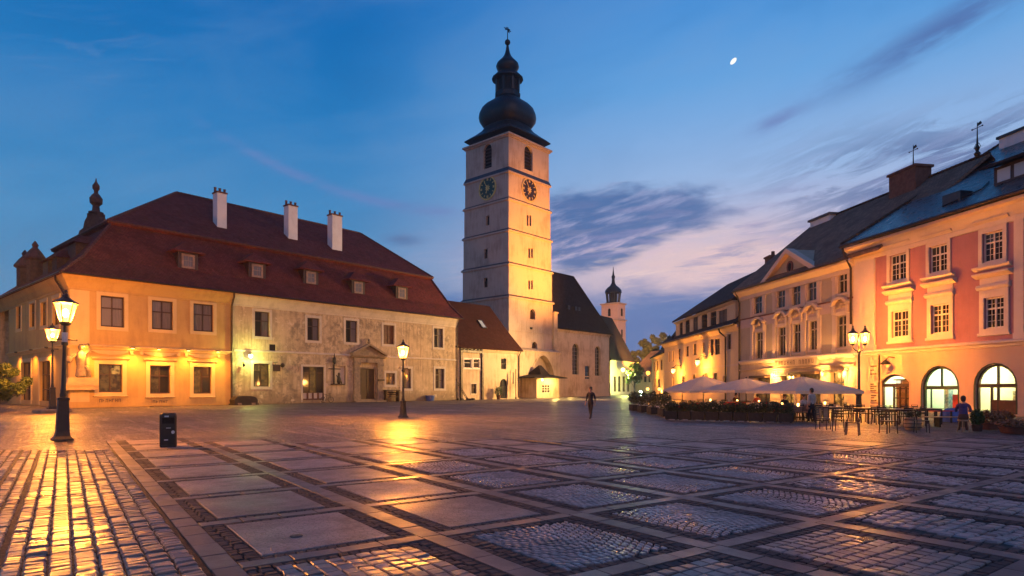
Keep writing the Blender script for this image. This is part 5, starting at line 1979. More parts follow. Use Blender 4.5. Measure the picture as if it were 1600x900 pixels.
    c.box(u0, u1, y, y + 1.6, zf(y) - .6, zt)
    ch = c.build('chimney', 'brick', rf)
    c = MB()
    c.box(u0 - .14, u1 + .14, y - .14, y + 1.74, zt, zt + .2)
    c.build('chimney_cap', 'brick', ch)
    # pale flat-topped chimney stack at the far gable
    y = 8.2
    u0 = .2
    zt = uz(W, 1262, 349, y)[1]
    c = MB()
    c.box(u0, u0 + 3.2, y, y + 2.2, zr - 2.0, zt)
    ch = c.build('chimney', 'whitechim', rf)
    c = MB()
    c.box(u0 - .2, u0 + 3.4, y - .2, y + 2.4, zt, zt + .22)
    c.build('chimney_cap', 'lead', ch)
    # two wrought finials on the ridge
    for px, pyb, pyt in ((1427, 275, 226), (1527, 245, 191)):
        u = uz(W, px, 0, yr)[0]
        zt = uz(W, px, pyt, yr)[1]
        h = zt - zr
        c = MB()
        c.lathe([(.25, zr), (.12, zr + h * .1), (.24, zr + h * .2), (.10, zr + h * .26), (.18, zr + h * .34), (.08, zr + h * .42), (.05, zr + h * .6), (.02, zt)], 8, (u, yr))
        zv = zr + h * .86
        c.tube([(u - .45, yr, zv), (u + .45, yr, zv)], .03, 4)
        for s in (-1, 1):
            c.ball((u + s * .45, yr, zv), .07, 6)
            c.tube([(u, yr, zr + h * .28), (u + s * .3, yr, zr + h * .36), (u + s * .12, yr, zr + h * .46)], .03, 4)
        c.prism([(u, zv + .1), (u + .4, zv + .2), (u + .3, zv + .42), (u, zv + .32)], yr - .02, yr + .02)
        c.build('roof_finial', 'iron', rf)
    # fascia board with faded lettering
    r = rect(W, 1214, 1281, 561, 572)
    u0, u1 = r['u0'], r['u1']
    zc = uz(W, 1247, 566)[1]
    g = MB()
    g.box(u0, u1, -.30, -.05, zc - .34, zc + .34)
    sg = g.build('sign_board', 'oldstone', root)
    g = MB()
    n = 13
    st = (u1 - u0 - .5) / n
    rn = random.Random(4)
    for i in range(n):
        x = u0 + .25 + i * st
        if i == 7:
            continue
        for q in range(2):
            xx = x + q * st * .42
            g.box(xx, xx + .07, -.315, -.30, zc - .2, zc + .2)
        zz_ = rn.choice((zc + .14, zc - .02, zc - .18))
        g.box(x, x + st * .42, -.314, -.30, zz_, zz_ + .06)
    g.build('lettering', 'text', sg)
    # ground floor fittings
    for i, h in enumerate(gr):
        window(root, TR(0, -.06, 0), dict(h, door=True), wood='wood', glass='litwarm' if i in (1, 3) else ('litdim' if i == 2 else 'glass'), cols=2 if i != 2 else 4, rows=(.3, .7), y=.35, fw=.1, bar=.1, name='shop_window' if i != 3 else 'door', split=True)
        g = MB()
        g.box(h['u0'] - .15, h['u1'] + .15, -.7, -.1, h['z1'] - .1, h['z1'] + .12)
        g.build('awning_box', 'wood', root)
    # wall lanterns over the terrace
    for x in (gr[0]['u1'] + .9, gr[1]['u0'] - .6, gr[2]['u1'] + .7, gr[3]['u1'] + .5):
        z = 2.9
        g = MB()
        g.tube([(x, -.12, z + .3), (x, -.4, z + .35), (x, -.4, z + .2)], .02, 4)
        g.lathe([(.05, z - .2), (.13, z + .12), (.02, z + .22)], 6, (x, -.4))
        g.build('wall_lantern', MT.setdefault('lantern', emit('terrace_lantern', AMBER, 9)), root)
        light('wall_lantern_light', (x, -.95, z - .1), 700, AMBER, .12, root)
    drainpipe(root, [(.1, -.6, H), (.1, -.16, H - 1.2), (.1, -.16, .2)], .09)
    return root, W


MT['redstring'] = simple('red_brown_string', (.20, .075, .055), .8)
MT['pinkfrieze'] = plaster('pale_pink_frieze', (.50, .37, .33), (.38, .28, .25), .4)
MT['palewood'] = simple('pale_window_wood', (.36, .30, .23), .5)
BG_ROOT, BW = beige_house()


# ================================================================== cream house with the long dormer
def cream_house():
    p0, p1 = Vector((24.15, 99.4, 0)), Vector((24.62, 67.75, 0))
    d = (p1 - p0)
    root = thing('cream_house', 'long cream house with a row of dormer windows under a blue-black roof', 'house', p0, atan2(d.y, d.x))
    W = wm(root)
    I = Matrix()
    L, D, H = d.length, 15.0, 8.6
    ho = [rect(W, *h) for h in ((1110, 1115, 530, 555), (1117, 1124.5, 529, 554), (1136.5, 1142.5, 522, 546), (1097.5, 1101, 535, 551), (1083, 1088.5, 537, 555), (1072, 1076.5, 541, 557), (1060, 1063.5, 545, 561), (1050.5, 1053, 548, 565), (1045, 1047.5, 549, 566),
                            (1130, 1134, 588, 610), (1115, 1121, 583, 604), (1100, 1106, 583, 604), (1082, 1087, 585, 604), (1066, 1070, 588, 604), (1051, 1054, 590, 604))]
    mb = MB()
    wall(mb, 0, L, 0, H, ho, .22)
    mb.add([(0, 0, 0), (0, D, 0), (0, D, H), (0, 0, H)], [(3, 2, 1, 0)])
    mb.add([(L, 0, H), (L, D, H), (L, 8, 17)], [(2, 1, 0)])
    mb.build('wall', 'cream', root)
    for i, h in enumerate(ho):
        window(root, I, h, wood='wood', glass='glass' if i < 9 else ('litwarm' if i % 2 else 'litdim'), split=False, surround='beigetrim' if i > 1 else None, sw=.15, sp=.04, cols=2 if i < 4 else 1, rows=(.35, .65), y=.12, fw=.08, bar=.07)
    MB().profile(-.2, L, [(0, H - .6), (-.1, H - .55), (-.45, H - .15), (-.45, H - .02), (0, H)]).build('cornice', 'beigetrim', root)
    zs = uz(W, 1100, 575)[1]
    MB().box(0, L, -.06, 0, zs - .1, zs + .1).build('string_course', 'beigetrim', root)
    # lower roof skirt, long dormer, upper roof
    mb = MB()
    e = .6
    q = [(-.3, -e, H), (L, -e, H), (L, 1.0, H + .9), (-.3, 1.0, H + .9)]
    mb.add(q + [(x, y, z + .15) for x, y, z in q], [(3, 2, 1, 0), (4, 5, 6, 7), (0, 1, 5, 4), (3, 0, 4, 7)])
    zd = 11.7
    yr, zr = 8.0, 17.0
    x0, x1 = uz(W, 1056, 0, .9)[0], uz(W, 1149, 0, .9)[0]
    # side slopes left and right of the dormer
    for a, b in ((-.3, x0), (x1, L)):
        mb.add([(a, 1.0, H + 1.05), (b, 1.0, H + 1.05), (b, yr * .55, zr * .55 + (H + 1) * .45 + .4), (a, yr * .55, zr * .55 + (H + 1) * .45 + .4)], [(0, 1, 2, 3)])
    q = [(x0 - .5, .45, zd), (x1 + .4, .45, zd), (L, yr, zr), (x0 + 2.5, yr, zr)]
    mb.add(q + [(x, y, z + .2) for x, y, z in q], [(3, 2, 1, 0), (4, 5, 6, 7), (0, 1, 5, 4), (1, 2, 6, 5), (2, 3, 7, 6), (3, 0, 4, 7)])
    mb.add([(x0 + 2.5, yr, zr + .2), (L, yr, zr + .2), (L, D + 1, H), (-.3, D + 1, H)], [(0, 1, 2, 3)])
    mb.add([(-.3, 1.0, H + 1.05), (x0 + 2.5, yr, zr + .2), (-.3, D + 1, H)], [(0, 1, 2)])
    rf = mb.build('roof', 'darkroof', root, uv=True)
    MB().tube([(-.3, -e - .08, H + .02), (L, -e - .08, H + .02)], .10, 6).build('gutter', 'pipe', root)
    dh = [rect(W, a, b, c, c2, .9) for a, b, c, c2 in ((1139 - 16, 1148 - 12, 484, 506), (1110, 1119, 487, 509), (1096, 1105, 491, 513), (1083, 1090.5, 490, 517), (1071, 1077.5, 496, 521), (1062, 1066.5, 503, 524))]
    for h in dh:
        h['z0'], h['z1'] = max(h['z0'], H + .75), min(h['z1'], zd - .25)
    T = TR(0, .9, 0)
    mb = MB(T)
    wall(mb, x0, x1, H + .4, zd, dh, .2)
    mb.add([(x0, 0, H + .4), (x0, 4, H + .4), (x0, 4, zd), (x0, 0, zd)], [(3, 2, 1, 0)])
    mb.add([(x1, 0, H + .4), (x1, 4, H + .4), (x1, 4, zd), (x1, 0, zd)], [(0, 1, 2, 3)])
    dm = mb.build('long_dormer', 'cream', root)
    MB(T).profile(x0 - .2, x1 + .2, [(0, zd - .3), (-.12, zd - .26), (-.4, zd - .03), (0, zd - .01)]).build('cornice', 'beigetrim', root)
    for i, h in enumerate(dh):
        window(root, T, h, wood='wood', glass=['glass_curtain', 'glass', 'glass'][i % 3], split=False, cols=2, rows=(.35, .65), y=.1, fw=.09, bar=.08)
    # chimney and aerial at the near end
    y = 7.0
    u0, u1 = uz(W, 1191, 0, y)[0], uz(W, 1203, 0, y)[0]
    u1 = min(u1, L - .2)
    u0 = u1 - 1.5
    zt = uz(W, 1197, 404, y)[1]
    c = MB()
    c.box(u0, u1, y, y + 1.4, 14.5, zt)
    ch = c.build('chimney', 'brick', rf)
    c = MB()
    c.box(u0 - .12, u1 + .12, y - .12, y + 1.52, zt, zt + .2)
    c.lathe([(.25, zt + .2), (.22, zt + .8)], 8, ((u0 + u1) / 2, y + .7))
    c.build('chimney_cap', 'brick', ch)
    a0 = Vector((L - .5, 8.4, 16.8))
    zt = uz(W, 1222, 376, 8.4)[1]
    c = MB()
    c.tube([a0, (a0.x, a0.y, zt)], .05, 5)
    c.tube([(a0.x - 2.2, a0.y, zt - 1.5), (a0.x + .6, a0.y, zt - 1.3)], .035, 4)
    for i in range(7):
        x = a0.x - 2.1 + i * .42
        c.tube([(x, a0.y - .3, zt - 1.49 + i * .03), (x, a0.y + .3, zt - 1.49 + i * .03)], .025, 4)
    for i in range(5):
        c.tube([(a0.x - .4, a0.y, zt - .2 - i * .22), (a0.x + .4, a0.y, zt - .2 - i * .22)], .025, 4)
    c.build('aerial', 'iron', rf)
    xp = uz(W, 1135, 0)[0]
    drainpipe(root, [(xp - .8, -.65, H), (xp - .5, -.6, H - .5), (xp, -.12, H - 1.1), (xp, -.12, .2)], .09)
    # street lanterns on brackets from this wall
    for px, py, pw in ((1090, 567, 2600), (1052, 580, 2200), (1104, 562 + 43, 0)):
        if not pw:
            continue
        u, z = uz(W, px, py, -1.1)
        g = MB()
        g.tube([(u, 0, z + .8), (u, -.7, z + .9), (u, -1.1, z + .45)], .04, 5)
        g.lathe([(.10, z + .32), (.34, z + .38), (.12, z + .55)], 8, (u, -1.1))
        br = g.build('bracket_lamp', 'iron', root)
        g = MB()
        g.lathe([(.10, z - .28), (.28, z + .0), (.26, z + .31)], 10, (u, -1.1))
        g.build('globe', MT.setdefault('globe', emit('street_globe', (1.0, .60, .16), 4.5)), br)
        light('bracket_lamp_light', (u, -1.45, z - .4), pw, SODIUM, .2, root)
    return root, W


CR_ROOT, CRW = cream_house()
# lantern on the orange house, greenish flood over the hall, little lamps at the street's end
def far_lamp(name, label, loc, r, col, es, power, lpos=None):
    g = MB(TR(*loc))
    g.tube([(0, .1, r * 1.2), (0, .9, r * 1.4)], .05, 5)
    g.lathe([(r * .5, r), (r * 1.2, r * 1.1), (.05, r * 1.7)], 8)
    rt = thing(name, label, 'lamp', loc)
    m = MB()
    m.tube([(0, .1, r * 1.2), (0, 1.0, r * 1.4)], .05, 5)
    m.lathe([(r * .5, r), (r * 1.2, r * 1.1), (.05, r * 1.7)], 8)
    m.build('bracket', 'iron', rt)
    m = MB()
    m.lathe([(r * .3, -r), (r, -r * .4), (r, r * .5), (r * .6, r)], 10)
    m.build('globe', emit(name + '_globe', col, es), rt)
    lp = lpos or (0, -.9, -r * 1.6)
    light(name + '_light', lp, power, col, .2, rt)
    return rt


q = P(1016, 113, 583)
far_lamp('bracket_lamp', 'street lamp hanging at the narrow orange house', (q.x - .4, q.y, q.z), .34, SODIUM, 6, 1100)
q = P(973.5, 150, 578)
far_lamp('floodlight', 'dazzling greenish yellow floodlight on the low hall beside the church', (q.x, q.y, q.z), .42, (.95, 1.0, .25), 12, 6000, (0, -2.2, -.8))
ft = P(962, 206, 500)
light('far_tower_fill', (q.x + 3.5, q.y - 4, q.z + 2.0), 150000, (1.0, .42, .10), .3, None, 50, ft)  # added warm fill on the far tower, no fixture of its own
q = P(1001, 150, 613)
far_lamp('low_lamp', 'low white lamp at the far end of the square', (q.x, q.y, q.z), .30, (.80, 1.0, .80), 60, 1500)
for i, px in enumerate((1010, 1028)):
    q = P(px, 108, 608)
    far_lamp('terrace_lamp', ['small amber lamp low by the street mouth, left one of two', 'small amber lamp low in front of the orange house, right one of two'][i], (q.x, q.y - 1, max(.8, q.z)), .24, AMBER, 6, 400)


# ================================================================== GROUND AND PAVING
gm = MB()
gm.add([(-1500, -400, -.035), (1500, -400, -.035), (1500, 3000, -.035), (-1500, 3000, -.035)], [(0, 1, 2, 3)])
gm.build('ground', 'ground', None, kind='structure')

PO = Vector((-3.99, 7.72, 0))
PA = radians(35.6)
SP = 2.195
paving = bpy.data.objects.new('square_paving', None)
COL.objects.link(paving)
paving.location = PO
paving.rotation_euler = (0, 0, PA)
paving['kind'] = 'structure'
PWM = wm(paving)


def seen(x, y, dmax, margin=60):
    q = PWM @ Vector((x, y, 0))
    if q.y < 2.2 or q.y > dmax:
        return False
    px = 800 + FOC * q.x / q.y
    py = HOR + EYE * FOC / q.y
    return -margin < px < 1600 + margin and py < 960 + margin


def dist(x, y):
    return (PWM @ Vector((x, y, 0))).y


def frustum(c4, h, bev, z0=-.05, drop=.010, tilt=0.0):
    """One dressed stone: worn top, rounded arris, four sides; c4 counter-clockwise corners."""
    cx = sum(p[0] for p in c4) / 4
    cy = sum(p[1] for p in c4) / 4
    top, rim, bot = [], [], []
    tx, ty = rp.uniform(-tilt, tilt), rp.uniform(-tilt, tilt)
    for x, y in c4:
        h_ = h + (x - cx) * tx + (y - cy) * ty
        l = max(.001, hypot(x - cx, y - cy))
        f = 1 - bev / l
        top.append((cx + (x - cx) * f, cy + (y - cy) * f, h_))
        rim.append((x, y, h_ - drop))
        bot.append((x, y, z0))
    return bot + rim + top, [(8, 9, 10, 11)] + [(4 + i, 4 + (i + 1) % 4, 8 + (i + 1) % 4, 8 + i) for i in range(4)] + [(i, (i + 1) % 4, 4 + (i + 1) % 4, 4 + i) for i in range(4)]


rp = random.Random(3)
TILT = {'paving_slab': .001, 'band_slab': .006, 'dark_sett': .05, 'cobble': .035, 'sett': .05}
STONES = {'paving_slab': [], 'band_slab': [], 'dark_sett': [], 'cobble': [], 'sett': []}
SMAT = {'paving_slab': 'slab', 'band_slab': 'band', 'dark_sett': 'darksett', 'cobble': 'cobble', 'sett': 'sett'}
def put(kind, c4, h=0.0, bev=.012, drop=.008):
    x = sum(p[0] for p in c4) / 4
    y = sum(p[1] for p in c4) / 4
    STONES[kind].append((dist(x, y), c4, h, bev, drop))


def rect4(x0, x1, y0, y1, j=0.0):
    r = lambda: rp.uniform(-j, j)
    return [(x0 + r(), y0 + r()), (x1 + r(), y0 + r()), (x1 + r(), y1 + r()), (x0 + r(), y1 + r())]


LB, DB, LA, DA = .13, .25, .11, .13       # half light band / dark band along the two directions
DMAX = 20.5
for i in range(-1, 20):
    for j in range(-16, 7):
        # cell between lines x = i*SP .. and y = -j*SP (j counts towards the camera)
        x0, y1 = i * SP, -j * SP
        x1, y0 = x0 + SP, y1 - SP
        xm, ym = (x0 + x1) / 2, (y0 + y1) / 2
        if not (seen(xm, ym, DMAX, 800)):
            continue
        d = dist(xm, ym)
        # ---- pale slabs along the line x = x0 and the line y = y1, dark setts on both sides
        if i >= 0:
            n = 4
            for q in range(n):
                a = y0 + SP * q / n
                put('band_slab', rect4(x0 - LB + .006, x0 + LB - .006, a + .006, a + SP / n - .006, .003), rp.uniform(-.002, .003), .006, .004)
            xa, xb_ = x0 + LB, x1 - LB
            for q in range(n):
                a = xa + (xb_ - xa) * q / n
                put('band_slab', rect4(a + .006, a + (xb_ - xa) / n - .006, y1 - LA + .006, y1 + LA - .006, .003), rp.uniform(-.002, .003), .006, .004)
            # dark setts
            near = d < 17
            for s0, s1 in (((x0 + LB), (x0 + LB + DB)), ((x1 - LB - DB), (x1 - LB))):
                ya, yb = y0 + LA, y1 - LA
                rows = int((yb - ya) / .11) if near else 4
                cols = 2 if near else 1
                for q in range(rows):
                    for c in range(cols):
                        w = (s1 - s0) / cols
                        hgt = (yb - ya) / rows
                        if cols == 2 and q % 2:
                            w0 = s0 + (0 if c == 0 else w * .8)
                            w1 = s0 + (w * .8 if c == 0 else 2 * w)
                        else:
                            w0, w1 = s0 + w * c, s0 + w * (c + 1)
                        put('dark_sett', rect4(w0 + .006, w1 - .006, ya + hgt * q + .006, ya + hgt * (q + 1) - .006, .006 if near else 0), rp.uniform(-.010, -.001), .014, .010)
            xa, xb_ = x0 + LB + DB, x1 - LB - DB
            for s0, s1 in ((y0 + LA, y0 + LA + DA), (y1 - LA - DA, y1 - LA)):
                cols = int((xb_ - xa) / .11) if near else 4
                for q in range(cols):
                    w = (xb_ - xa) / cols
                    put('dark_sett', rect4(xa + w * q + .006, xa + w * (q + 1) - .006, s0 + .006, s1 - .006, .006 if near else 0), rp.uniform(-.010, -.001), .014, .010)
        # ---- the panel itself
        a0, a1, b0, b1 = x0 + LB + DB + .01, x1 - LB - DB - .01, y0 + LA + DA + .01, y1 - LA - DA - .01
        if i < 0:
            continue
        smooth = (i <= 1 and j <= 0) or (i == 2 and j <= -3)
        if smooth:
            put('paving_slab', rect4(a0, a1, b0, b1), .004, .010, .006)
        elif d > 17.5:
            put('paving_slab', rect4(a0, a1, b0, b1), -.004, .010, .006)
        elif (i, j) in ((0, 1), (2, 2), (1, 2), (0, 2), (2, 3), (1, 3)):
            n, m = 9, 11
            for q in range(n):
                for r in range(m):
                    w, hh = (a1 - a0) / n, (b1 - b0) / m
                    put('sett', rect4(a0 + w * q + .008, a0 + w * (q + 1) - .008, b0 + hh * r + .007, b0 + hh * (r + 1) - .007, .006), rp.uniform(-.006, .004), .014, .009)
        elif (i >= 3 and j >= 2) or (i >= 4 and j >= 1):
            # worn rows of larger cobbles
            y = b0 - .2
            r = 0
            while y < b1 + .2:
                hh = rp.uniform(.13, .17)
                x = x0 + LB + rp.uniform(0, .1)
                while x < x1 - LB - .08:
                    w = rp.uniform(.14, .24)
                    wv = .05 * sin(x * 1.3 + r * .2)
                    xx = min(x + w, x1 - LB)
                    yy0, yy1 = max(y + wv, y0 + LA), min(y + hh + wv, y1 - LA)
                    if yy1 - yy0 > .06 and not (x < a0 - .01 or xx > a1 + .01):
                        put('cobble', rect4(x + .012, xx - .012, yy0 + .012, yy1 - .012, .012), rp.uniform(-.012, .006), .026, .016)
                    x = xx
                y += hh
                r += 1
        else:
            # cobbles laid in fanned arcs
            flip = 1 if (i + j) % 2 else -1
            w, rows, cols = a1 - a0, 20, 17
            arc = lambda s, t: (a0 + s * w, b0 - .35 + t * .100 + flip * .26 * sin(pi * s * (1.0 + .12 * ((i * 3 + j) % 3))) + (.0 if flip > 0 else .26))
            for r in range(rows + 6):
                off = rp.uniform(-.4, .4)
                for q in range(-1, cols + 1):
                    s0, s1 = (q + off) / cols, (q + 1 + off) / cols
                    s0, s1 = max(0, s0), min(1, s1)
                    if s1 - s0 < .35 / cols:
                        continue
                    g_ = .009
                    c4 = []
                    for s, t, gx, gy in ((s0, r, g_, g_), (s1, r, -g_, g_), (s1, r + 1, -g_, -g_), (s0, r + 1, g_, -g_)):
                        x, y = arc(s, t)
                        c4.append((x + gx + rp.uniform(-.007, .007), min(b1, max(b0, y + gy + rp.uniform(-.007, .007)))))
                    if min(c4[3][1] - c4[0][1], c4[2][1] - c4[1][1]) < .03:
                        continue
                    put('cobble', c4, rp.uniform(-.006, .004), .015, .008)

# field of warm setts on the left, courses along the bands; narrow columns with deep joints at the far left
x = -LB - .04
xs_ = []
while x > -15:
    w = .20 if x > -1.45 else .165
    gap = .0 if x > -1.45 else (.05 if len(xs_) % 2 else .018)
    xs_.append((x - w, x, x <= -1.45))
    x -= w + gap
for (xa, xb_, far) in xs_:
    y = -5.2 + rp.uniform(0, .1)
    while y < 14:
        hh = rp.uniform(.105, .135)
        if seen((xa + xb_) / 2, y, 17.2, 30):
            dd = .0 if far else .03 * sin(xa * 2.1 + y * .7)
            put('sett', rect4(xa + .010 + dd * 0, xb_ - .010, y + .008, y + hh - .006, .008), rp.uniform(-.010, .006) - (.012 if (not far and rp.random() < .12) else 0), .02, .014)
        y += hh
# long courses crossing the sett field in line with the bands
for kind, lst in STONES.items():
    lst.sort(key=lambda t: t[0])
    for n, (d, c4, h, bev, drop) in enumerate(lst[:300]):
        cx = sum(p[0] for p in c4) / 4
        cy = sum(p[1] for p in c4) / 4
        vs, fs = frustum([(a - cx, b - cy) for a, b in c4], h, bev, -.05, drop, TILT[kind])
        me = bpy.data.meshes.new(kind)
        me.from_pydata(vs, [], fs)
        me.materials.append(MT[SMAT[kind]])
        o = bpy.data.objects.new(kind, me)
        COL.objects.link(o)
        o.parent = paving
        o.location = (cx, cy, 0)
    if len(lst) > 300:
        V, F = [], []
        for d, c4, h, bev, drop in lst[300:]:
            vs, fs = frustum(c4, h, bev, -.05, drop, TILT[kind])
            o = len(V)
            V += vs
            F += [tuple(i + o for i in f) for f in fs]
        me = bpy.data.meshes.new(kind + 's')
        me.from_pydata(V, [], F)
        me.materials.append(MT[SMAT[kind]])
        o = bpy.data.objects.new(kind + 's', me)
        COL.objects.link(o)
        o.parent = paving
        o['kind'] = 'stuff'
# bed of dark sand under the near stones, just under the ground sheet's level of the stones
bed = MB()
cs = [PWM.inverted() @ Vector(p) for p in ((-12, .5, 0), (14, .5, 0), (22, 17.4, 0), (-16.5, 17.4, 0))]
bed.poly([(p.x, p.y, -.028) for p in cs])
bed.build('joint_bed', 'joint', paving)
# iron cover let into a panel
q = PWM.inverted() @ G(463, 838)
cv = MB(TR(q.x, q.y, .005))
cv.lathe([(.075, 0), (.075, .004), (.05, .006)], 12)
cv.build('iron_cover', 'iron', paving)
# bright streak of light on the ground, built as a thin gilded strip
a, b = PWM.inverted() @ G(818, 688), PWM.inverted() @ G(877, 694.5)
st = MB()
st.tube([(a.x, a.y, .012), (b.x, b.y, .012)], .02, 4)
st.build('light_streak', 'gold', paving)


# ================================================================== LAMP POSTS
def lantern(mb, pane, z0, z1, r0, r1, c=(0, 0), n=6):
    """Iron frame into mb, glowing panes into pane: tapering lantern with a roof, finial and cradle."""
    pane.lathe([(r0 * .97, z0 + .02), (r1 * .97, z1 - .02)], n, c)
    for i in range(n):
        a = 2 * pi * i / n
        mb.tube([(c[0] + r0 * cos(a), c[1] + r0 * sin(a), z0), (c[0] + r1 * cos(a), c[1] + r1 * sin(a), z1)], .018, 4)
    mb.lathe([(r0 * .5, z0 - .10), (r0 * 1.08, z0 - .04), (r0 * 1.08, z0 + .02)], n, c)
    mb.lathe([(r1 * 1.0, z1 - .02), (r1 * 1.16, z1), (r1 * 1.12, z1 + .04), (r1 * .45, z1 + .17), (r1 * .3, z1 + .22), (r1 * .32, z1 + .26), (.03, z1 + .34), (.05, z1 + .38), (.012, z1 + .46)], n, c)


def lamppane(name, col, es):
    m, t, b = new_mat(name)
    t.nodes.remove(b)
    tr = node(t, 'ShaderNodeBsdfTransparent', {'Color': (1, .9, .7, 1)}).outputs[0]
    em = node(t, 'ShaderNodeEmission', {'Color': (*col, 1), 'Strength': es}).outputs[0]
    sh = node(t, 'ShaderNodeAddShader', {0: tr, 1: em}).outputs[0]
    t.links.new(sh, t.nodes['Material Output'].inputs[0])
    return m


MT['pane_lamp'] = lamppane('lantern_pane', (1.0, .50, .09), 3.2)
MT['bulb'] = emit('lamp_bulb', (1.0, .74, .34), 60)


def street_lamp(label, loc, h, zl0, zl1, r0, r1, base='flared', power=2000, lean=0.0, bw=.38, bh=1.37, pr=.065, group='lamp posts of the square'):
    root = thing('lamp_post', label, 'street lamp', loc, RND.uniform(0, 1))
    root.rotation_euler[1] = lean
    mb = MB()
    if base == 'flared':
        q = bw / .38
        mb.lathe([(bw, 0), (bw * .98, .05), (.27 * q, .14), (.235 * q, .3), (.19 * q, bh - .12), (.19 * q, bh - .08), (.215 * q, bh - .06), (.215 * q, bh), (.10 * q, bh + .03)], 4, (0, 0), 0, pi / 4, None)
    bs = mb.build('base', 'darkiron', root)
    mb = MB()
    mb.lathe([(.09, bh), (.10, bh + .1), (pr * 1.25, bh + .18), (pr * 1.25, bh + .26), (pr * 1.05, bh + .3), (pr * .8, zl0 - .75), (pr * 1.4, zl0 - .72), (pr * 1.4, zl0 - .64), (pr * .8, zl0 - .6), (pr * .7, zl0 - .08)], 10)
    mb.tube([(-.32, 0, zl0 - .55), (.32, 0, zl0 - .55)], .022, 5)
    for s in (-1, 1):
        mb.ball((s * .32, 0, zl0 - .55), .035, 6)
    mb.build('pole', 'darkiron', root, smooth=30)
    mb, pn = MB(), MB()
    lantern(mb, pn, zl0, zl1, r0, r1)
    ln = mb.build('lantern', 'darkiron', root)
    pn.build('pane', 'pane_lamp', ln)
    bl = MB()
    bl.ball((0, 0, (zl0 + zl1) / 2), (.09, .09, .14), 8)
    bl.build('bulb', 'bulb', ln, smooth=True)
    light('lamp_light', (0, 0, zl0 + (zl1 - zl0) * .5), power, SODIUM, .16, root)
    return root


q = G(97, 688)
l1 = street_lamp('tall lamp post with a wide flared square base, nearest of all the lamps', q, 4.5, 3.82, 4.44, .15, .32, power=9000, lean=.022, bw=.40)
# pale numbered sleeve high on its pole
mb = MB()
mb.lathe([(.085, 3.10), (.085, 3.50)], 10)
mb.build('pole_sleeve', 'signwhite', l1)
q = G(82, 644)
d = q.y / 20.3
l2 = street_lamp('lamp post on a round stone step by the corner of the ochre house', (q.x, q.y, .22), 5.6, 4.75, 5.55, .21, .44, power=15000, bw=.42, bh=1.5)
st = MB()
st.lathe([(1.15, -.22), (1.15, -.05), (1.1, 0)], 20)
st.build('stone_step', 'stonecarve', l2)
q = G(630, 652.5)
l3 = street_lamp('lamp post standing alone in front of the white house doorway', q, 4.4, 3.38, 4.02, .16, .34, power=11000, bw=.30, bh=.95)
# twin lamp by the cafe
q = P(1342, 44.0)
tl = thing('twin_lamp_post', 'tall lamp post with two lanterns between the parasols and the pink house', 'street lamp', (q.x, q.y, 0), radians(-20))
tl.scale = (1.25, 1.25, 1.25)
mb = MB()
mb.lathe([(.30, 0), (.28, .1), (.16, .25), (.14, .9), (.17, .94), (.17, 1.0), (.09, 1.05)], 8)
mb.build('base', 'darkiron', tl)
mb = MB()
mb.lathe([(.08, 1.0), (.065, 3.3), (.10, 3.35), (.10, 3.43), (.05, 3.5), (.04, 4.1), (.02, 4.35)], 10)
for s in (-1, 1):
    mb.tube([(0, 0, 3.42), (s * .16, 0, 3.45), (s * .29, 0, 3.6), (s * .30, 0, 3.74)], .03, 6)
mb.build('pole', 'darkiron', tl, smooth=30)
for s in (-1, 1):
    mb, pn = MB(), MB()
    lantern(mb, pn, 3.84, 4.40, .12, .25, (s * .30, 0))
    ln = mb.build('lantern', 'darkiron', tl)
    pn.build('pane', 'pane_lamp', ln)
    bl = MB()
    bl.ball((s * .30, 0, 4.1), (.08, .08, .13), 8)
    bl.build('bulb', 'bulb', ln, smooth=True)
    light('lamp_light', (s * .30, 0, 4.1), 9500, SODIUM, .14, tl)

# wall lantern with pale green light on the white house
u, z = uz(LW, 391, 556, -.5)
q = LW @ Vector((u, 0, 0))
wl = thing('wall_lantern', 'wall lantern shining pale green on the weathered white wall beside the drainpipe', 'wall lamp', (q.x, q.y, z), LH.rotation_euler[2])
mb = MB()
mb.tube([(0, 0, .1), (0, -.35, .35), (0, -.6, .25)], .025, 5)
mb.lathe([(.20, .12), (.06, .26)], 8, (0, -.6))
mb.build('bracket', 'iron', wl)
mb = MB()
mb.lathe([(.10, -.22), (.20, -.05), (.19, .12)], 10, (0, -.6))
mb.build('globe', emit('green_white_globe', (.85, 1.0, .55), 10), wl)
light('wall_lantern_light', (0, -.95, -.1), 520, (.92, 1.0, .24), .15, wl)
# dead lamp bracket below it
u2, z2 = uz(LW, 380, 570, -.2)
mb = MB(LW @ TR(u2, 0, z2))
mb.tube([(0, 0, .2), (0, -.3, .3), (0, -.35, .1)], .025, 5)
mb.lathe([(.06, -.2), (.16, .0), (.03, .15)], 8, (0, -.35))
tag(mb.build('unlit_lantern', 'iron'), 'small unlit iron lantern on the white wall between the drainpipe and the glowing lamp', 'wall lamp')
# hanging shop sign and small boxes on the wall
u, z = uz(LW, 431, 574, -.5)
mb = MB()
mb.tube([(0, 0, .5), (0, -.9, .55)], .03, 5)
mb.tube([(0, 0, -.1), (0, -.5, .45)], .02, 5)
q = LW @ Vector((u, 0, 0))
sg = thing('hanging_sign', 'dark hanging sign on an iron arm beside the lit lower window of the white house', 'sign', (q.x, q.y, z), LH.rotation_euler[2])
mb.build('arm', 'iron', sg)
mb = MB()
mb.box(-.4, .4, -.72, -.66, -.42, .22)
mb.box(-.46, .46, -.74, -.64, .22, .28)
mb.build('board', 'wood', sg)
mb = MB()
mb.ball((.85, -.35, .25), (.26, .2, .26), 8)
mb.build('lamp_head', 'iron', sg)

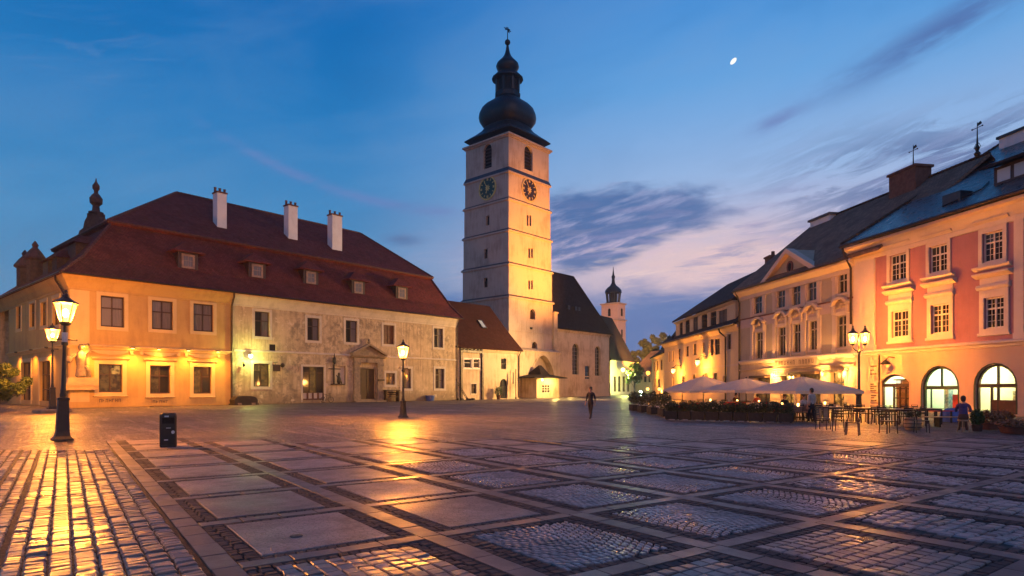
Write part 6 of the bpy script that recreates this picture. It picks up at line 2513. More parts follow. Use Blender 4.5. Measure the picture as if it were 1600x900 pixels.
# wayside crucifix on the white wall
u, z = uz(LW, 527, 575, -.2)
q = LW @ Vector((u, 0, 0))
zb_ = uz(LW, 527, 601)[1]
cx = thing('wall_shrine', 'dark carved shrine with lantern and kneeling figure on the white wall beside the portal', 'shrine', (q.x, q.y, zb_), LH.rotation_euler[2])
mb = MB()
mb.box(-.75, 1.0, -.28, -.04, 0, .10)
mb.box(-.45, -.3, -.14, -.05, .1, 2.35)
mb.box(-1.05, .5, -.14, -.05, 1.75, 1.87)
mb.build('cross', 'darkiron', cx)
mb = MB()
mb.lathe([(.16, .1), (.24, .35), (.2, .8), (.11, 1.0), (.15, 1.15), (.12, 1.35), (.02, 1.42)], 10, (.25, -.16))
mb.tube([(.1, -.16, .85), (-.1, -.2, 1.1)], [.07, .05], 6)
mb.tube([(.38, -.16, .8), (.55, -.16, .35), (.62, -.16, .12)], [.1, .08, .06], 6)
mb.build('carved_figure', 'darkiron', cx, smooth=True)
mb = MB()
mb.tube([(-.37, -.1, 2.6), (-.37, -.1, 3.4)], .03, 5)
mb.lathe([(.08, 2.35), (.22, 2.6), (.2, 3.0), (.05, 3.25), (.03, 3.6)], 8, (-.37, -.2))
mb.build('hanging_lantern', 'darkiron', cx)

# statue on its bracket at the ochre corner
u, z = uz(LW, 127, 600, -.4)
q = LW @ Vector((u, 0, 0))
stt = thing('relief_statue', 'carved stone figure group on a bracket at the ochre house corner', 'statue', (q.x, q.y, z), LH.rotation_euler[2])
mb = MB()
mb.box(-1.35, 1.2, -.7, 0, -.15, .12)
mb.box(-1.2, 1.05, -.6, 0, -.5, -.15)
mb.box(-1.0, 1.0, -.55, 0, .12, .55)
mb.build('bracket', 'ochre_trim', stt)
mb = MB()
mb.lathe([(.30, .55), (.42, .7), (.32, 1.5), (.40, 2.1), (.36, 2.6), (.15, 2.85), (.20, 3.0), (.22, 3.2), (.12, 3.4)], 10, (.0, -.3))
mb.tube([(.30, -.3, 2.6), (.62, -.35, 2.9), (.52, -.35, 3.5)], [.13, .1, .06], 7)
mb.tube([(-.28, -.3, 2.55), (-.7, -.4, 2.2), (-.85, -.45, 1.8)], [.13, .11, .08], 7)
mb.ball((-.9, -.4, 2.1), (.26, .2, .3), 8)
mb.tube([(.2, -.4, 1.5), (.55, -.4, 1.1), (.6, -.4, .6)], [.2, .14, .1], 7)
mb.tube([(-.15, -.45, 1.4), (-.2, -.45, .6)], [.2, .14], 7)
mb.build('figure', 'stonecarve2', stt, smooth=True) if 'stonecarve2' in MT else mb.build('figure', 'stonecarve', stt, smooth=True)

# things standing along the white wall
def lwall(px, py, yo):
    u, _ = uz(LW, px, py, yo)
    q = LW @ Vector((u, yo, 0))
    return (q.x, q.y, 0)


g = MB()
pr = [(-1.15, .12), (-1.2, .5), (-.95, .78), (-.3, .86), (.5, .84), (1.0, .74), (1.2, .45), (1.15, .12)]
g.prism(pr, -.55, .55)
g.prism([(x * .96, z + (.05 if z > .3 else 0)) for x, z in pr], -.45, .45)
g.box(-1.25, 1.25, -.62, .62, 0, .14)
t = thing('stone_trough', 'low dark rounded trough lying at the foot of the drainpipe', 'trough', lwall(381, 630, -1.4), LH.rotation_euler[2])
g.build('trough_body', 'darkiron', t)
g = MB()
for x in (-.7, .7):
    g.box(x - .18, x + .18, -.68, .68, 0, .2)
g.build('trough_foot', 'stonecarve', t)

t = thing('wall_desk', 'weathered wooden stand with a shelf by the small window right of the portal', 'stand', lwall(612, 626, -.6), LH.rotation_euler[2])
for x in (-.95, .95):
    MB().box(x - .07, x + .07, -.3, .3, 0, 1.35).build('leg', 'wood', t)
MB().box(-1.1, 1.1, -.36, .36, 1.35, 1.45).build('top', 'wood', t)
MB().box(-.95, .95, -.3, .3, .55, .62).build('shelf', 'wood', t)
for z in (.8, 1.05):
    MB().box(-.95, .95, .22, .28, z, z + .14).build('back_board', 'wood', t)
MB().box(-1.9, -1.0, .1, .3, 2.55, 2.75).build('bracket_shelf', 'wood', t)

t = thing('blue_tub', 'small blue plastic tub on the ground below the last window of the white house', 'tub', lwall(672, 626, -.5), LH.rotation_euler[2])
g = MB()
g.lathe([(.50, 0), (.62, .62), (.66, .64), (.66, .70), (.58, .70), (.48, .12)], 16)
g.build('tub_body', 'blue', t, smooth=40)
g = MB()
g.tube([(-.66, 0, .6), (-.74, 0, .45), (-.62, 0, .42)], .025, 5)
g.tube([(.66, 0, .6), (.74, 0, .45), (.62, 0, .42)], .025, 5)
g.build('handle', 'blue', t)
t = thing('bicycle', 'bicycle leaning on the white wall between shop window and shrine', 'bicycle', lwall(511, 628, -.55), LH.rotation_euler[2])
for x in (-.52, .52):
    g = MB(TR(x, 0, .34) @ Matrix.Rotation(pi / 2, 4, 'X'))
    n = 18
    pts = [(.32 * cos(2 * pi * i / n), .32 * sin(2 * pi * i / n), 0) for i in range(n + 1)]
    g.tube(pts, .025, 5)
    w = g.build('wheel', 'iron', t)
    g = MB(TR(x, 0, .34))
    for i in range(8):
        a = 2 * pi * i / 8
        g.tube([(0, 0, 0), (.31 * cos(a), 0, .31 * sin(a))], .006, 3)
    g.build('spokes', 'iron', w)
g = MB()
for a, b in (((-.52, 0, .34), (-.15, 0, .85)), ((-.15, 0, .85), (.40, 0, .88)), ((.40, 0, .88), (.52, 0, .34)), ((-.52, 0, .34), (0, 0, .32)), ((0, 0, .32), (-.18, 0, .95)), ((0, 0, .32), (.40, 0, .85)), ((.40, 0, .88), (.36, 0, 1.02)), ((.36, -.25, 1.04), (.36, .25, 1.04))):
    g.tube([a, b], .018, 5)
g.build('frame', 'iron', t)
MB().box(-.32, -.04, -.07, .07, .95, 1.0).build('saddle', 'iron', t)

# pole, ladder and flower pots at the annexe
def awall(px, py, yo):
    u, _ = uz(AW, px, py, yo)
    q = AW @ Vector((u, yo, 0))
    return (q.x, q.y, 0)


t = thing('ladder', 'dark ladder leaning on the annexe wall below the timber gallery', 'ladder', awall(724, 618, -1.0), TA)
g = MB()
for y in (0, .0):
    pass
for s in (-.14, .14):
    MB().tube([(.9, s, 0), (-1.0, .75 + s, 3.1)], .045, 5).build('rail', 'wood', t)
for i in range(1, 9):
    f = i / 9
    MB().tube([(.9 - 1.9 * f, -.14 + .75 * f, 3.1 * f), (.9 - 1.9 * f, .14 + .75 * f, 3.1 * f)], .025, 4).build('rung', 'wood', t)
t = thing('flag_pole', 'plain dark pole standing against the annexe beside the arched door', 'pole', awall(806, 619, -.7), TA)
MB().lathe([(.12, 0), (.12, .3), (.07, .35), (.06, 4.4), (.09, 4.45), (.02, 4.6)], 8).build('mast', 'iron', t)
u, z = uz(AW, 800, 592)
MB().prism([(-.75, 2.3), (-.45, 2.3), (-.42, 4.0), (-.65, 4.1)], -.03, .03).build('furled_flag', 'wood', t)
t = thing('potted_shrub', 'small potted shrub beside the arched door of the annexe', 'plant', awall(779, 618, -.9), TA)
MB().lathe([(.25, 0), (.36, .55), (.4, .6)], 10).build('pot', 'terracotta', t)


def leaves(mb, c, r, n, s, rn, flat=1.0):
    for i in range(n):
        d = Vector((rn.gauss(0, 1), rn.gauss(0, 1), rn.gauss(0, 1))).normalized() * rn.random() ** .45
        p = Vector((c[0] + d.x * r[0], c[1] + d.y * r[1], c[2] + d.z * r[2]))
        u = Vector((rn.gauss(0, 1), rn.gauss(0, 1), rn.gauss(0, .8))).normalized()
        w = u.cross(Vector((rn.gauss(0, 1), rn.gauss(0, 1), rn.gauss(0, 1)))).normalized()
        q = s * rn.uniform(.6, 1.3)
        o = len(mb.v)
        mb.v += [mb.T @ (p - u * q), mb.T @ (p + w * q * .45), mb.T @ (p + u * q), mb.T @ (p - w * q * .45)]
        mb.f.append((o, o + 1, o + 2, o + 3))
        mb.m.append(0)


g = MB()
leaves(g, (0, 0, 1.2), (.7, .6, .8), 420, .12, random.Random(3))
g.build('foliage', 'leafgreen', t)
t = thing('heap_of_rubble', 'low dark heap of rubble and planks at the foot of the timber gallery', 'rubble', awall(733, 624, -1.6), TA)
rn = random.Random(8)
for i in range(9):
    g = MB(TR(rn.uniform(-1.8, 2.2), rn.uniform(-.5, .6), 0) @ Matrix.Rotation(rn.uniform(0, 3), 4, 'Z'))
    s = rn.uniform(.2, .45)
    g.box(-s, s, -s * .6, s * .6, 0, s * rn.uniform(.5, 1.1), 0, s * .15)
    g.build('block', 'darkiron', t)
q = P(902, 121)
t = thing('sign_post', 'slim dark post with a small sign in front of the church wall', 'sign post', (q.x, q.y, 0), TA)
MB().lathe([(.12, 0), (.12, .25), (.05, .3), (.05, 3.3)], 8).build('post', 'iron', t)
g = MB()
g.prism([(.5 * cos(2 * pi * i / 14), 2.75 + .45 * sin(2 * pi * i / 14)) for i in range(14)], -.06, -.02)
g.box(-.05, .9, -.05, -.02, 2.2, 2.32)
g.build('sign_plate', 'iron', t)

# litter bin
q = G(263, 698)
t = thing('litter_bin', 'dark upright litter bin with worn stickers standing alone on the pale panels', 'bin', (q.x, q.y, .0), radians(27))
g = MB()
n = 8
w, d_ = .215, .20
c_ = .05
oct_ = [(-w + c_, -d_), (w - c_, -d_), (w, -d_ + c_), (w, d_ - c_), (w - c_, d_), (-w + c_, d_), (-w, d_ - c_), (-w, -d_ + c_)]
lv = [(1, 0.03), (1, .90), (.93, .955), (.78, .98)]
vs = [(x * f, y * f, z) for f, z in lv for x, y in oct_]
fs = [tuple(range(7, -1, -1)), tuple(24 + i for i in range(8))] + [(k * 8 + i, k * 8 + (i + 1) % 8, k * 8 + 8 + (i + 1) % 8, k * 8 + 8 + i) for k in range(3) for i in range(8)]
g.add(vs, fs)
g.build('bin_body', 'binmat' if 'binmat' in MT else 'darkiron', t)
MB().box(-w * .96, w * .96, -d_ * .96, d_ * .96, 0, .032).build('foot', 'iron', t)
g = MB()
g.box(-.17, .17, -d_ - .012, -d_ - .001, .08, .56)
dr = g.build('door', 'iron', t)
g = MB()
g.box(-.05, .07, -d_ - .03, -d_ - .012, .545, .56)
g.build('handle', 'signwhite', dr)
g = MB()
g.box(-.15, .15, -d_ - .004, -d_ + .05, .68, .84)
g.build('slot', 'black', t)
g = MB()
g.box(-.16, .16, -d_ - .05, -d_ - .001, .845, .865)
g.build('slot_hood', 'iron', t)
g = MB()
g.prism([(.125 + .045 * cos(2 * pi * i / 12), .43 + .05 * sin(2 * pi * i / 12)) for i in range(12)], -d_ - .016, -d_ - .0125)
g.build('sticker', 'signwhite', t)
g = MB()
g.box(-.10, .0, -d_ - .016, -d_ - .0125, .20, .225)
g.box(-.09, .02, -d_ - .008, -d_ - .004, .86, .905)
g.build('sticker', 'signgrey', t) if 'signgrey' in MT else g.build('sticker', 'signwhite', t)


# ================================================================== PEOPLE
def person(label, loc, rz, joints, edges, mats, hair, eye_dir=-1, seat=None):
    """One continuous skinned body; joints: name -> (xyz, radius, material index)."""
    root = thing('person', label, 'person', loc, rz)
    names = list(joints)
    me = bpy.data.meshes.new('body')
    me.from_pydata([joints[n][0] for n in names], [(names.index(a), names.index(b)) for a, b in edges], [])
    ob = bpy.data.objects.new('body', me)
    COL.objects.link(ob)
    sk = ob.modifiers.new('skin', 'SKIN')
    sk.use_smooth_shade = True
    for n, sv in zip(names, me.skin_vertices[0].data):
        r = joints[n][1]
        sv.radius = r if isinstance(r, tuple) else (r, r)
        sv.use_root = n == 'pelvis'
    ob.modifiers.new('sub', 'SUBSURF').levels = 1
    ob.modifiers['sub'].render_levels = 1
    dg = bpy.context.evaluated_depsgraph_get()
    new = bpy.data.meshes.new_from_object(ob.evaluated_get(dg))
    bpy.data.objects.remove(ob)
    bd = bpy.data.objects.new('body', new)
    COL.objects.link(bd)
    bd.parent = root
    new.materials.clear()
    for m in mats:
        new.materials.append(MT[m])
    pts = [(Vector(joints[a][0]).lerp(Vector(joints[b][0]), f), joints[a if f < .5 else b][2]) for a, b in edges for f in (0, .25, .45, .55, .75, 1)]
    for p in new.polygons:
        p.use_smooth = True
        c = p.center
        p.material_index = min(pts, key=lambda t: (t[0] - c).length_squared)[1]
    hd = Vector(joints['head'][0])
    g = MB()
    g.ball((hd.x, hd.y + .018, hd.z + .035), (.094, .108, .105), 10)
    g.ball((hd.x, hd.y + .05, hd.z - .03), (.085, .07, .09), 8)
    g.build('hair', hair, root, smooth=True)
    for s in (-1, 1):
        g = MB()
        g.ball((hd.x + s * .035, hd.y - .088, hd.z + .005), (.014, .01, .01), 6)
        g.build('eye', 'black', root, smooth=True)
        g = MB()
        g.ball((hd.x + s * .088, hd.y, hd.z), (.014, .026, .034), 6)
        g.build('ear', mats[2], root, smooth=True)
    return root


def limbs(P_, hipz, sit=False, arm='down', stride=.0):
    """Joint table facing -y. Materials: 0 top, 1 trousers, 2 skin, 3 shoes."""
    J, E = {}, []

    def j(n, xyz, r, m):
        J[n] = (xyz, r, m)
    z = hipz
    j('pelvis', (0, 0, z), (.15, .11), 1)
    j('waist', (0, .0, z + .16), (.135, .10), 0)
    j('chest', (0, .01, z + .36), (.165, .115), 0)
    j('collar', (0, .01, z + .50), (.10, .08), 0)
    j('neck', (0, 0, z + .57), .052, 2)
    j('jaw', (0, -.02, z + .63), .068, 2)
    j('head', (0, -.005, z + .71), (.085, .098), 2)
    j('crown', (0, 0, z + .79), (.06, .07), 2)
    j('nose', (0, -.105, z + .69), .014, 2)
    E += [('pelvis', 'waist'), ('waist', 'chest'), ('chest', 'collar'), ('collar', 'neck'), ('neck', 'jaw'), ('jaw', 'head'), ('head', 'crown'), ('head', 'nose')]
    for s, t in ((-1, 'l'), (1, 'r')):
        j('sh' + t, (s * .185, .01, z + .46), .065, 0)
        if arm == 'table':
            el, wr, ha = (s * .24, -.10, z + .22), (s * .16, -.33, z + .27), (s * .13, -.42, z + .27)
        else:
            sw = stride * .5 * s
            el, wr, ha = (s * .235, .02 + sw * .4, z + .18), (s * .23, -.05 + sw, z - .05), (s * .225, -.07 + sw * 1.1, z - .14)
        j('el' + t, el, .046, 0)
        j('wr' + t, wr, .032, 2)
        j('ha' + t, ha, (.036, .022), 2)
        E += [('collar', 'sh' + t), ('sh' + t, 'el' + t), ('el' + t, 'wr' + t), ('wr' + t, 'ha' + t)]
        d = (Vector(ha) - Vector(wr)).normalized()
        sd = Vector((1, 0, 0)) if arm == 'table' else Vector((0, 1, 0))
        for f in range(4):
            b = Vector(ha) + d * .035 + sd * (f - 1.5) * .019
            t_ = b + d * (.052, .064, .060, .046)[f] + Vector((0, 0, -.012)) * (1 if arm == 'table' else 0)
            j('f%d%s' % (f, t), tuple(b), .009, 2)
            j('g%d%s' % (f, t), tuple(t_), .007, 2)
            E += [('ha' + t, 'f%d%s' % (f, t)), ('f%d%s' % (f, t), 'g%d%s' % (f, t))]
        th = Vector(ha) - d * .01 + (Vector((-s, 0, 0)) if arm == 'table' else Vector((0, -1, 0))) * .05
        j('th' + t, tuple(th + d * .03), .010, 2)
        E.append(('ha' + t, 'th' + t))
        j('hip' + t, (s * .095, 0, z - .06), .095, 1)
        if sit:
            kn, an, to = (s * .12, -.43, z - .03), (s * .12, -.40, .09), (s * .13, -.56, .045)
        else:
            fw = -stride * s
            kn, an, to = (s * .10, fw * .55 - .03, z - .46), (s * .10, fw, .09 + (.05 if fw > 0 else 0)), (s * .11, fw - .15, .04)
        j('kn' + t, kn, .062, 1)
        j('an' + t, an, .046, 1)
        j('to' + t, to, (.048, .032), 3)
        E += [('pelvis', 'hip' + t), ('hip' + t, 'kn' + t), ('kn' + t, 'an' + t), ('an' + t, 'to' + t)]
    return J, E


MT['skin'] = simple('skin', (.42, .22, .15), .55, var=.15)
MT['cloth_dark'] = simple('dark_cloth', (.018, .016, .022), .85)
MT['cloth_blue'] = simple('violet_blue_cloth', (.07, .05, .16), .85)
MT['cloth_brown'] = simple('brown_cloth', (.11, .05, .03), .85)
MT['cloth_red'] = simple('red_cloth', (.45, .06, .04), .85)
MT['cloth_white'] = simple('pale_cloth', (.5, .42, .38), .85)
MT['shoes'] = simple('dark_shoes', (.015, .012, .01), .6)
MT['hairdark'] = simple('dark_hair', (.012, .009, .008), .5)
MT['hairbrown'] = simple('brown_hair', (.05, .028, .015), .5)

q = G(923, 655)
J, E = limbs(1.0, .93, False, 'down', .20)
person('person in dark coat and trousers walking alone across the open square', q, radians(-35), J, E, ['cloth_dark', 'cloth_dark', 'skin', 'shoes'], 'hairdark')

# ================================================================== CAFE TERRACE
def chair_proto():
    t = thing('cafe_chair', 'x', 'chair')
    MB().box(-.21, .21, -.21, .21, .44, .47).build('seat', 'chairdark', t)
    for x, y in ((-.19, -.19), (.19, -.19), (-.19, .19), (.19, .19)):
        MB().tube([(x * 1.12, y * 1.12, 0), (x, y, .45)], .017, 5).build('leg', 'chairdark', t)
    g = MB()
    g.tube([(-.19, .19, .45), (-.20, .26, .88), (.20, .26, .88), (.19, .19, .45)], .017, 5)
    g.build('back_frame', 'chairdark', t)
    for z in (.60, .70, .80):
        g = MB()
        y = .20 + (z - .45) * .15
        g.box(-.19, .19, y - .01, y + .01, z - .028, z + .028)
        g.build('back_slat', 'chairdark', t)
    return t


def table_proto(top, cloth=False, w=.42, l=.62):
    t = thing('cafe_table', 'x', 'table')
    if cloth:
        g = MB()
        g.box(-w, w, -l, l, .735, .755)
        n = 24
        top_ = []
        for i in range(n):
            f = i / n * 4
            k_, r = int(f), f - int(f)
            c = [(-w, -l), (w, -l), (w, l), (-w, l)]
            a, b = c[k_], c[(k_ + 1) % 4]
            top_.append((a[0] + (b[0] - a[0]) * r, a[1] + (b[1] - a[1]) * r))
        vs = [(x * 1.01, y * 1.01, .75) for x, y in top_] + [(x * (1.06 + .05 * (i % 2)), y * (1.04 + .03 * (i % 2)), .42) for i, (x, y) in enumerate(top_)]
        g.add(vs, [(i, (i + 1) % n, n + (i + 1) % n, n + i) for i in range(n)])
        g.build('table_top', top, t)
    else:
        for i in range(5):
            a = -w + 2 * w * i / 5
            MB().box(a + .006, a + 2 * w / 5 - .006, -l, l, .725, .752).build('plank', top, t)
        MB().box(-w + .06, w - .06, -l + .08, l - .08, .67, .724).build('apron', 'chairdark', t)
    for x, y in ((-1, -1), (1, -1), (-1, 1), (1, 1)):
        MB().box(x * (w - .08) - .022, x * (w - .08) + .022, y * (l - .1) - .022, y * (l - .1) + .022, 0, .67).build('leg', 'chairdark', t)
    return t


cp = chair_proto()
tp = table_proto('tablewood')
tr_ = table_proto('redcloth', True)
to_ = table_proto('orangecloth', True)
tw_ = table_proto('canvas', True)
used = set()


def place(proto, loc, rz, label, group):
    if proto.name not in used:
        used.add(proto.name)
        proto.location = loc
        proto.rotation_euler = (0, 0, rz)
        proto['label'] = label
        proto['group'] = group
        return proto
    return copy_tree(proto, loc, rz, label, group)


FA = atan2(-13.0, 2.7)        # direction of the right-hand fronts
# open tables right of the parasols, in front of the pink house
rows_ = [(1308, 31.5, 'pale plank table behind the menu stands'), (1362, 30.0, 'pale plank table beside the twin lamp post'), (1402, 28.4, 'pale plank table before the narrow arched doorway'), (1448, 29.2, 'pale plank table in front of the shop with red counter')]
for n, (px, D, lb) in enumerate(rows_):
    q = P(px, D)
    place(tp, (q.x, q.y, 0), FA + .05 * n, lb, 'plank tables in front of the pink house')
    k_ = 0
    for (dx, dy, r) in ((-.75, -.3, pi / 2), (-.75, .35, pi / 2), (.75, -.3, -pi / 2), (.75, .35, -pi / 2)):
        if n == 3 and dx > 0:
            continue
        v = Matrix.Rotation(FA, 3, 'Z') @ Vector((dx, dy, 0))
        rr = FA + r + RND.uniform(-.25, .25)
        place(cp, (q.x + v.x, q.y + v.y, 0), rr, 'dark cafe chair at the ' + lb, 'dark chairs around the plank tables')
        k_ += 1
for n, (px, py) in enumerate(((1286, 671), (1312, 674), (1332, 680), (1388, 677), (1440, 676))):
    q = G(px, py)
    place(cp, (q.x, q.y, 0), RND.uniform(0, 6), ('outlying dark cafe chair in front of the menu stands', 'outlying dark cafe chair between menu stands and twin lamp post', 'dark cafe chair standing farthest out on the square, below the twin lamp', 'outlying dark cafe chair between twin lamp post and wicker barrel', 'outlying dark cafe chair beside the wicker barrel')[n], 'dark chairs on the terrace edge')

# tables under the parasols
TBL = [(tr_, 1222, 33.5, 'red clothed table under the widest parasol'), (to_, 1247, 32.2, 'orange clothed table in the gap by the waiter'),
       (tw_, 1186, 40.0, 'pale clothed table under the middle parasol'), (tr_, 1152, 42.0, 'red clothed table under the street end parasol'), (tw_, 1110, 45.0, 'pale clothed table under the street end parasol'),
       (tw_, 1289, 35.8, 'pale clothed table at the widest parasol, by the plank tables')]
for n, (pt, px, D, lb) in enumerate(TBL):
    q = P(px, D)
    place(pt, (q.x, q.y, 0), FA, lb, 'clothed tables under the parasols')
    for (dx, dy, r) in ((-.8, -.3, pi / 2), (-.8, .35, pi / 2), (.8, -.3, -pi / 2), (.8, .35, -pi / 2)):
        v = Matrix.Rotation(FA, 3, 'Z') @ Vector((dx, dy, 0))
        place(cp, (q.x + v.x, q.y + v.y, 0), FA + r + RND.uniform(-.2, .2), 'dark cafe chair at the ' + lb, 'dark chairs under the parasols')
    g = MB()
    g.lathe([(.05, .76), (.055, .88), (.04, .90)], 8, (0, 0))
    o = g.build('candle_lamp', MT.setdefault('candle', emit('candle_glass', (1, .55, .15), 12)))
    o.location = (q.x, q.y, 0)
    tag(o, 'glowing candle glass on the ' + lb, 'candle', 'candle glasses on the tables')

# diners
for n, (px, D, rz, mats, hair, lb) in enumerate((
        (1183, 40.6, FA - pi / 2, ['cloth_red', 'cloth_dark', 'skin', 'shoes'], 'hairdark', 'seated diner in a red top under the middle parasol'),
        (1226, 34.3, FA + pi / 2, ['cloth_dark', 'cloth_dark', 'skin', 'shoes'], 'hairbrown', 'seated diner in dark clothes beside the red clothed table'),
        (1256, 33.0, FA + pi / 2, ['cloth_white', 'cloth_dark', 'skin', 'shoes'], 'hairbrown', 'seated diner in a pale shirt behind the orange clothed table'),
        (1150, 42.6, FA + pi / 2, ['cloth_brown', 'cloth_dark', 'skin', 'shoes'], 'hairdark', 'seated diner in brown under the parasol nearest the street'))):
    q = P(px, D)
    J, E = limbs(1.0, .52, True, 'table')
    person(lb, (q.x, q.y, 0), rz, J, E, mats, hair)
q = P(1268, 31.0)
J, E = limbs(1.0, .86, False, 'down', .06)
person('waiter in dark apron and pale shirt standing at the end of the hedge', (q.x, q.y, 0), radians(200), J, E, ['cloth_white', 'cloth_dark', 'skin', 'shoes'], 'hairdark')
# man on a stool with his back to us
q = G(1508, 675)
t = thing('stool', 'wooden stool under the seated person in violet blue', 'stool', (q.x, q.y + .1, 0), 0)
MB().lathe([(.19, .41), (.20, .43), (.20, .46), (.18, .47)], 12).build('seat', 'tablewood', t)
for i in range(4):
    a = pi / 4 + pi / 2 * i
    MB().tube([(.19 * cos(a), .19 * sin(a), 0), (.13 * cos(a), .13 * sin(a), .42)], .018, 5).build('leg', 'tablewood', t)
J, E = limbs(1.0, .56, True, 'table')
person('person in a violet blue top sitting with back turned in front of the pink house', (q.x, q.y + .1, 0), pi - .60, J, E, ['cloth_blue', 'cloth_brown', 'skin', 'shoes'], 'hairdark')


# parasols
def parasol(label, loc, hw, zt, ze, rz=0.0):
    t = thing('parasol', label, 'parasol', loc, rz, 'white parasols over the cafe terrace')
    cor = [(-hw, -hw), (hw, -hw), (hw, hw), (-hw, hw)]
    g = MB()
    n = 8
    for k_ in range(4):
        a, b = Vector((*cor[k_], ze)), Vector((*cor[(k_ + 1) % 4], ze))
        m = (a + b) / 2
        for p, r in ((a, m), (m, b)):
            prev = None
            for i in range(n + 1):
                f = i / n
                sag = lambda v, c: Vector((0, 0, zt)).lerp(v, f) + Vector((0, 0, (-.10 if c else .10) * sin(pi * f) * hw * .25))
                row = [sag(p, p is a and False), sag((p + r) / 2, True), sag(r, False)]
                if prev:
                    for q in range(2):
                        g.add([prev[q], prev[q + 1], row[q + 1], row[q]], [(0, 1, 2, 3)])
                prev = row
    cn = g.build('canopy', 'canvas', t, smooth=True)
    g = MB()
    for k_ in range(4):
        a, b = cor[k_], cor[(k_ + 1) % 4]
        m = 6
        for i in range(m):
            p = [a[0] + (b[0] - a[0]) * i / m, a[1] + (b[1] - a[1]) * i / m]
            r = [a[0] + (b[0] - a[0]) * (i + 1) / m, a[1] + (b[1] - a[1]) * (i + 1) / m]
            g.add([(p[0], p[1], ze), (r[0], r[1], ze), (r[0] * 1.005, r[1] * 1.005, ze - .16), (p[0] * 1.005, p[1] * 1.005, ze - .16)], [(0, 1, 2, 3)])
    g.build('valance', 'canvas', cn)
    MB().lathe([(.045, 0), (.04, zt - .02), (.06, zt + .02), (.02, zt + .1)], 8).build('pole', 'wood', t)
    MB().box(-.4, .4, -.4, .4, 0, .08).build('foot', 'darkiron', t)
    for i in range(8):
        e_ = (Vector(cor[i // 2]) if i % 2 == 0 else (Vector(cor[i // 2]) + Vector(cor[(i // 2 + 1) % 4])) / 2)
        MB().tube([(0, 0, zt - .06), (e_.x * .97, e_.y * .97, ze - .02)], .014, 4).build('rib', 'wood', t)
    hl_ = MB()
    hl_.lathe([(.05, ze - .12), (.10, ze - .02), (.06, ze + .05)], 8, (.28, -.1))
    hl_.build('hanging_lamp', MT.setdefault('hanging', emit('parasol_lamp_glass', (1, .55, .16), 6)), t)
    light('parasol_lamp_light', (.34, -.2, ze - .05), 26 * hw, AMBER, .1, t)
    return t


def para_at(label, pxa, pya, hwpx, pye, D, rz):
    q = P(pxa, D)
    zt = EYE + (HOR - pya) * D / FOC
    hw = hwpx * D / FOC / (abs(cos(rz)) + abs(sin(rz)))
    ze = EYE + (HOR - pye) * D / FOC
    return parasol(label, (q.x, q.y, 0), hw, zt, ze, rz)


para_at('widest white parasol, over the red table and right of the other parasols', 1254, 588.5, 72, 610.5, 35.5, radians(14))
para_at('white parasol between the widest one and the one nearest the street', 1166, 591, 60, 609.5, 41.5, radians(12))
para_at('white parasol nearest the street, in front of the cream house', 1099, 587.5, 55, 610, 46.0, radians(10))
para_at('small white parasol half hidden behind the one nearest the street', 1066, 600, 26, 610, 56.0, radians(8))

# hedge of planters round the terrace
hl = ['dark planter box with low mixed hedge, first of the front row from the street end']
a, b = G(1040, 655.5), G(1240, 660.5)
N = 9
ord_ = ['at the street end corner', 'second from the street end', 'third from the street end', 'fourth from the street end', 'middle of the front row', 'fourth from the waiter', 'third from the waiter', 'second from the waiter', 'beside the waiter']
rn = random.Random(21)
for i in range(N):
    c = a.lerp(b, (i + .5) / N)
    L2 = (b - a).length / N / 2 - .03
    t = thing('hedge_planter', 'dark planter box with bushy hedge, ' + ord_[i], 'planter', c, atan2((b - a).y, (b - a).x), 'hedge planters along the terrace front')
    g = MB()
    g.box(-L2, L2, -.22, .22, .04, .42)
    g.box(-L2 - .015, L2 + .015, -.24, .24, .40, .46)
    for s in (-1, 1):
        g.box(s * (L2 - .08) - .05, s * (L2 - .08) + .05, -.2, .2, 0, .04)
    g.build('planter_box', 'planter', t)
    g = MB()
    for k_ in range(5):
        leaves(g, (-L2 + L2 * 2 * (k_ + .5) / 5, rn.uniform(-.06, .06), .62 + rn.uniform(-.05, .12)), (.20, .24, .26 + rn.uniform(0, .12)), 230, .055, rn)
    g.build('foliage', 'leaf', t)
    g = MB()
    for k_ in range(8):
        g.ball((rn.uniform(-L2, L2), rn.uniform(-.22, .1), rn.uniform(.6, .95)), rn.uniform(.022, .04), 5)
    g.build('blossoms', 'redcloth' if i % 3 else 'canvas', t)
a2 = G(1036, 652)
for i in range(4):
    c = a2 + Vector((.45, 1.6 + 3.1 * i, 0))
    t = thing('hedge_planter', 'tall planter shrub, ' + ('nearest', 'second', 'third', 'last')[i] + ' of the row running back along the street side', 'planter', c, pi / 2, 'hedge planters on the street side')
    MB().box(-.7, .7, -.25, .25, 0, .45).build('planter_box', 'planter', t)
    g = MB()
    leaves(g, (0, 0, .95), (.8, .42, .55), 900, .07, rn)
    g.build('foliage', 'leaf', t)
# wicker screens, barrel, plant tubs on the right
for i, px in enumerate((1279, 1290)):
    q = P(px, 30.3)
    t = thing('menu_stand', ['brown framed menu board stand beside the waiter', 'brown framed menu board stand, further from the waiter'][i], 'stand', (q.x, q.y, 0), radians(-12))
    g = MB()
    g.box(-.13, .13, -.02, .02, .1, .78)
    g.build('board', 'wood', t)
    g = MB()
    g.box(-.10, .10, -.028, -.021, .16, .72)
    g.build('sheet', 'tablewood', t)
    for s in (-1, 1):
        MB().tube([(s * .13, 0, 0), (s * .13, 0, .82)], .016, 5).build('post', 'wood', t)
q = G(1426, 672)
t = thing('barrel_planter', 'round wicker barrel with foliage at the outer edge of the tables', 'planter', q, 0)
g = MB()
g.lathe([(.26, 0), (.31, .16), (.32, .32), (.28, .48), (.30, .50), (.25, .51)], 14)
g.build('barrel', 'tablewood', t, smooth=40)
g = MB()
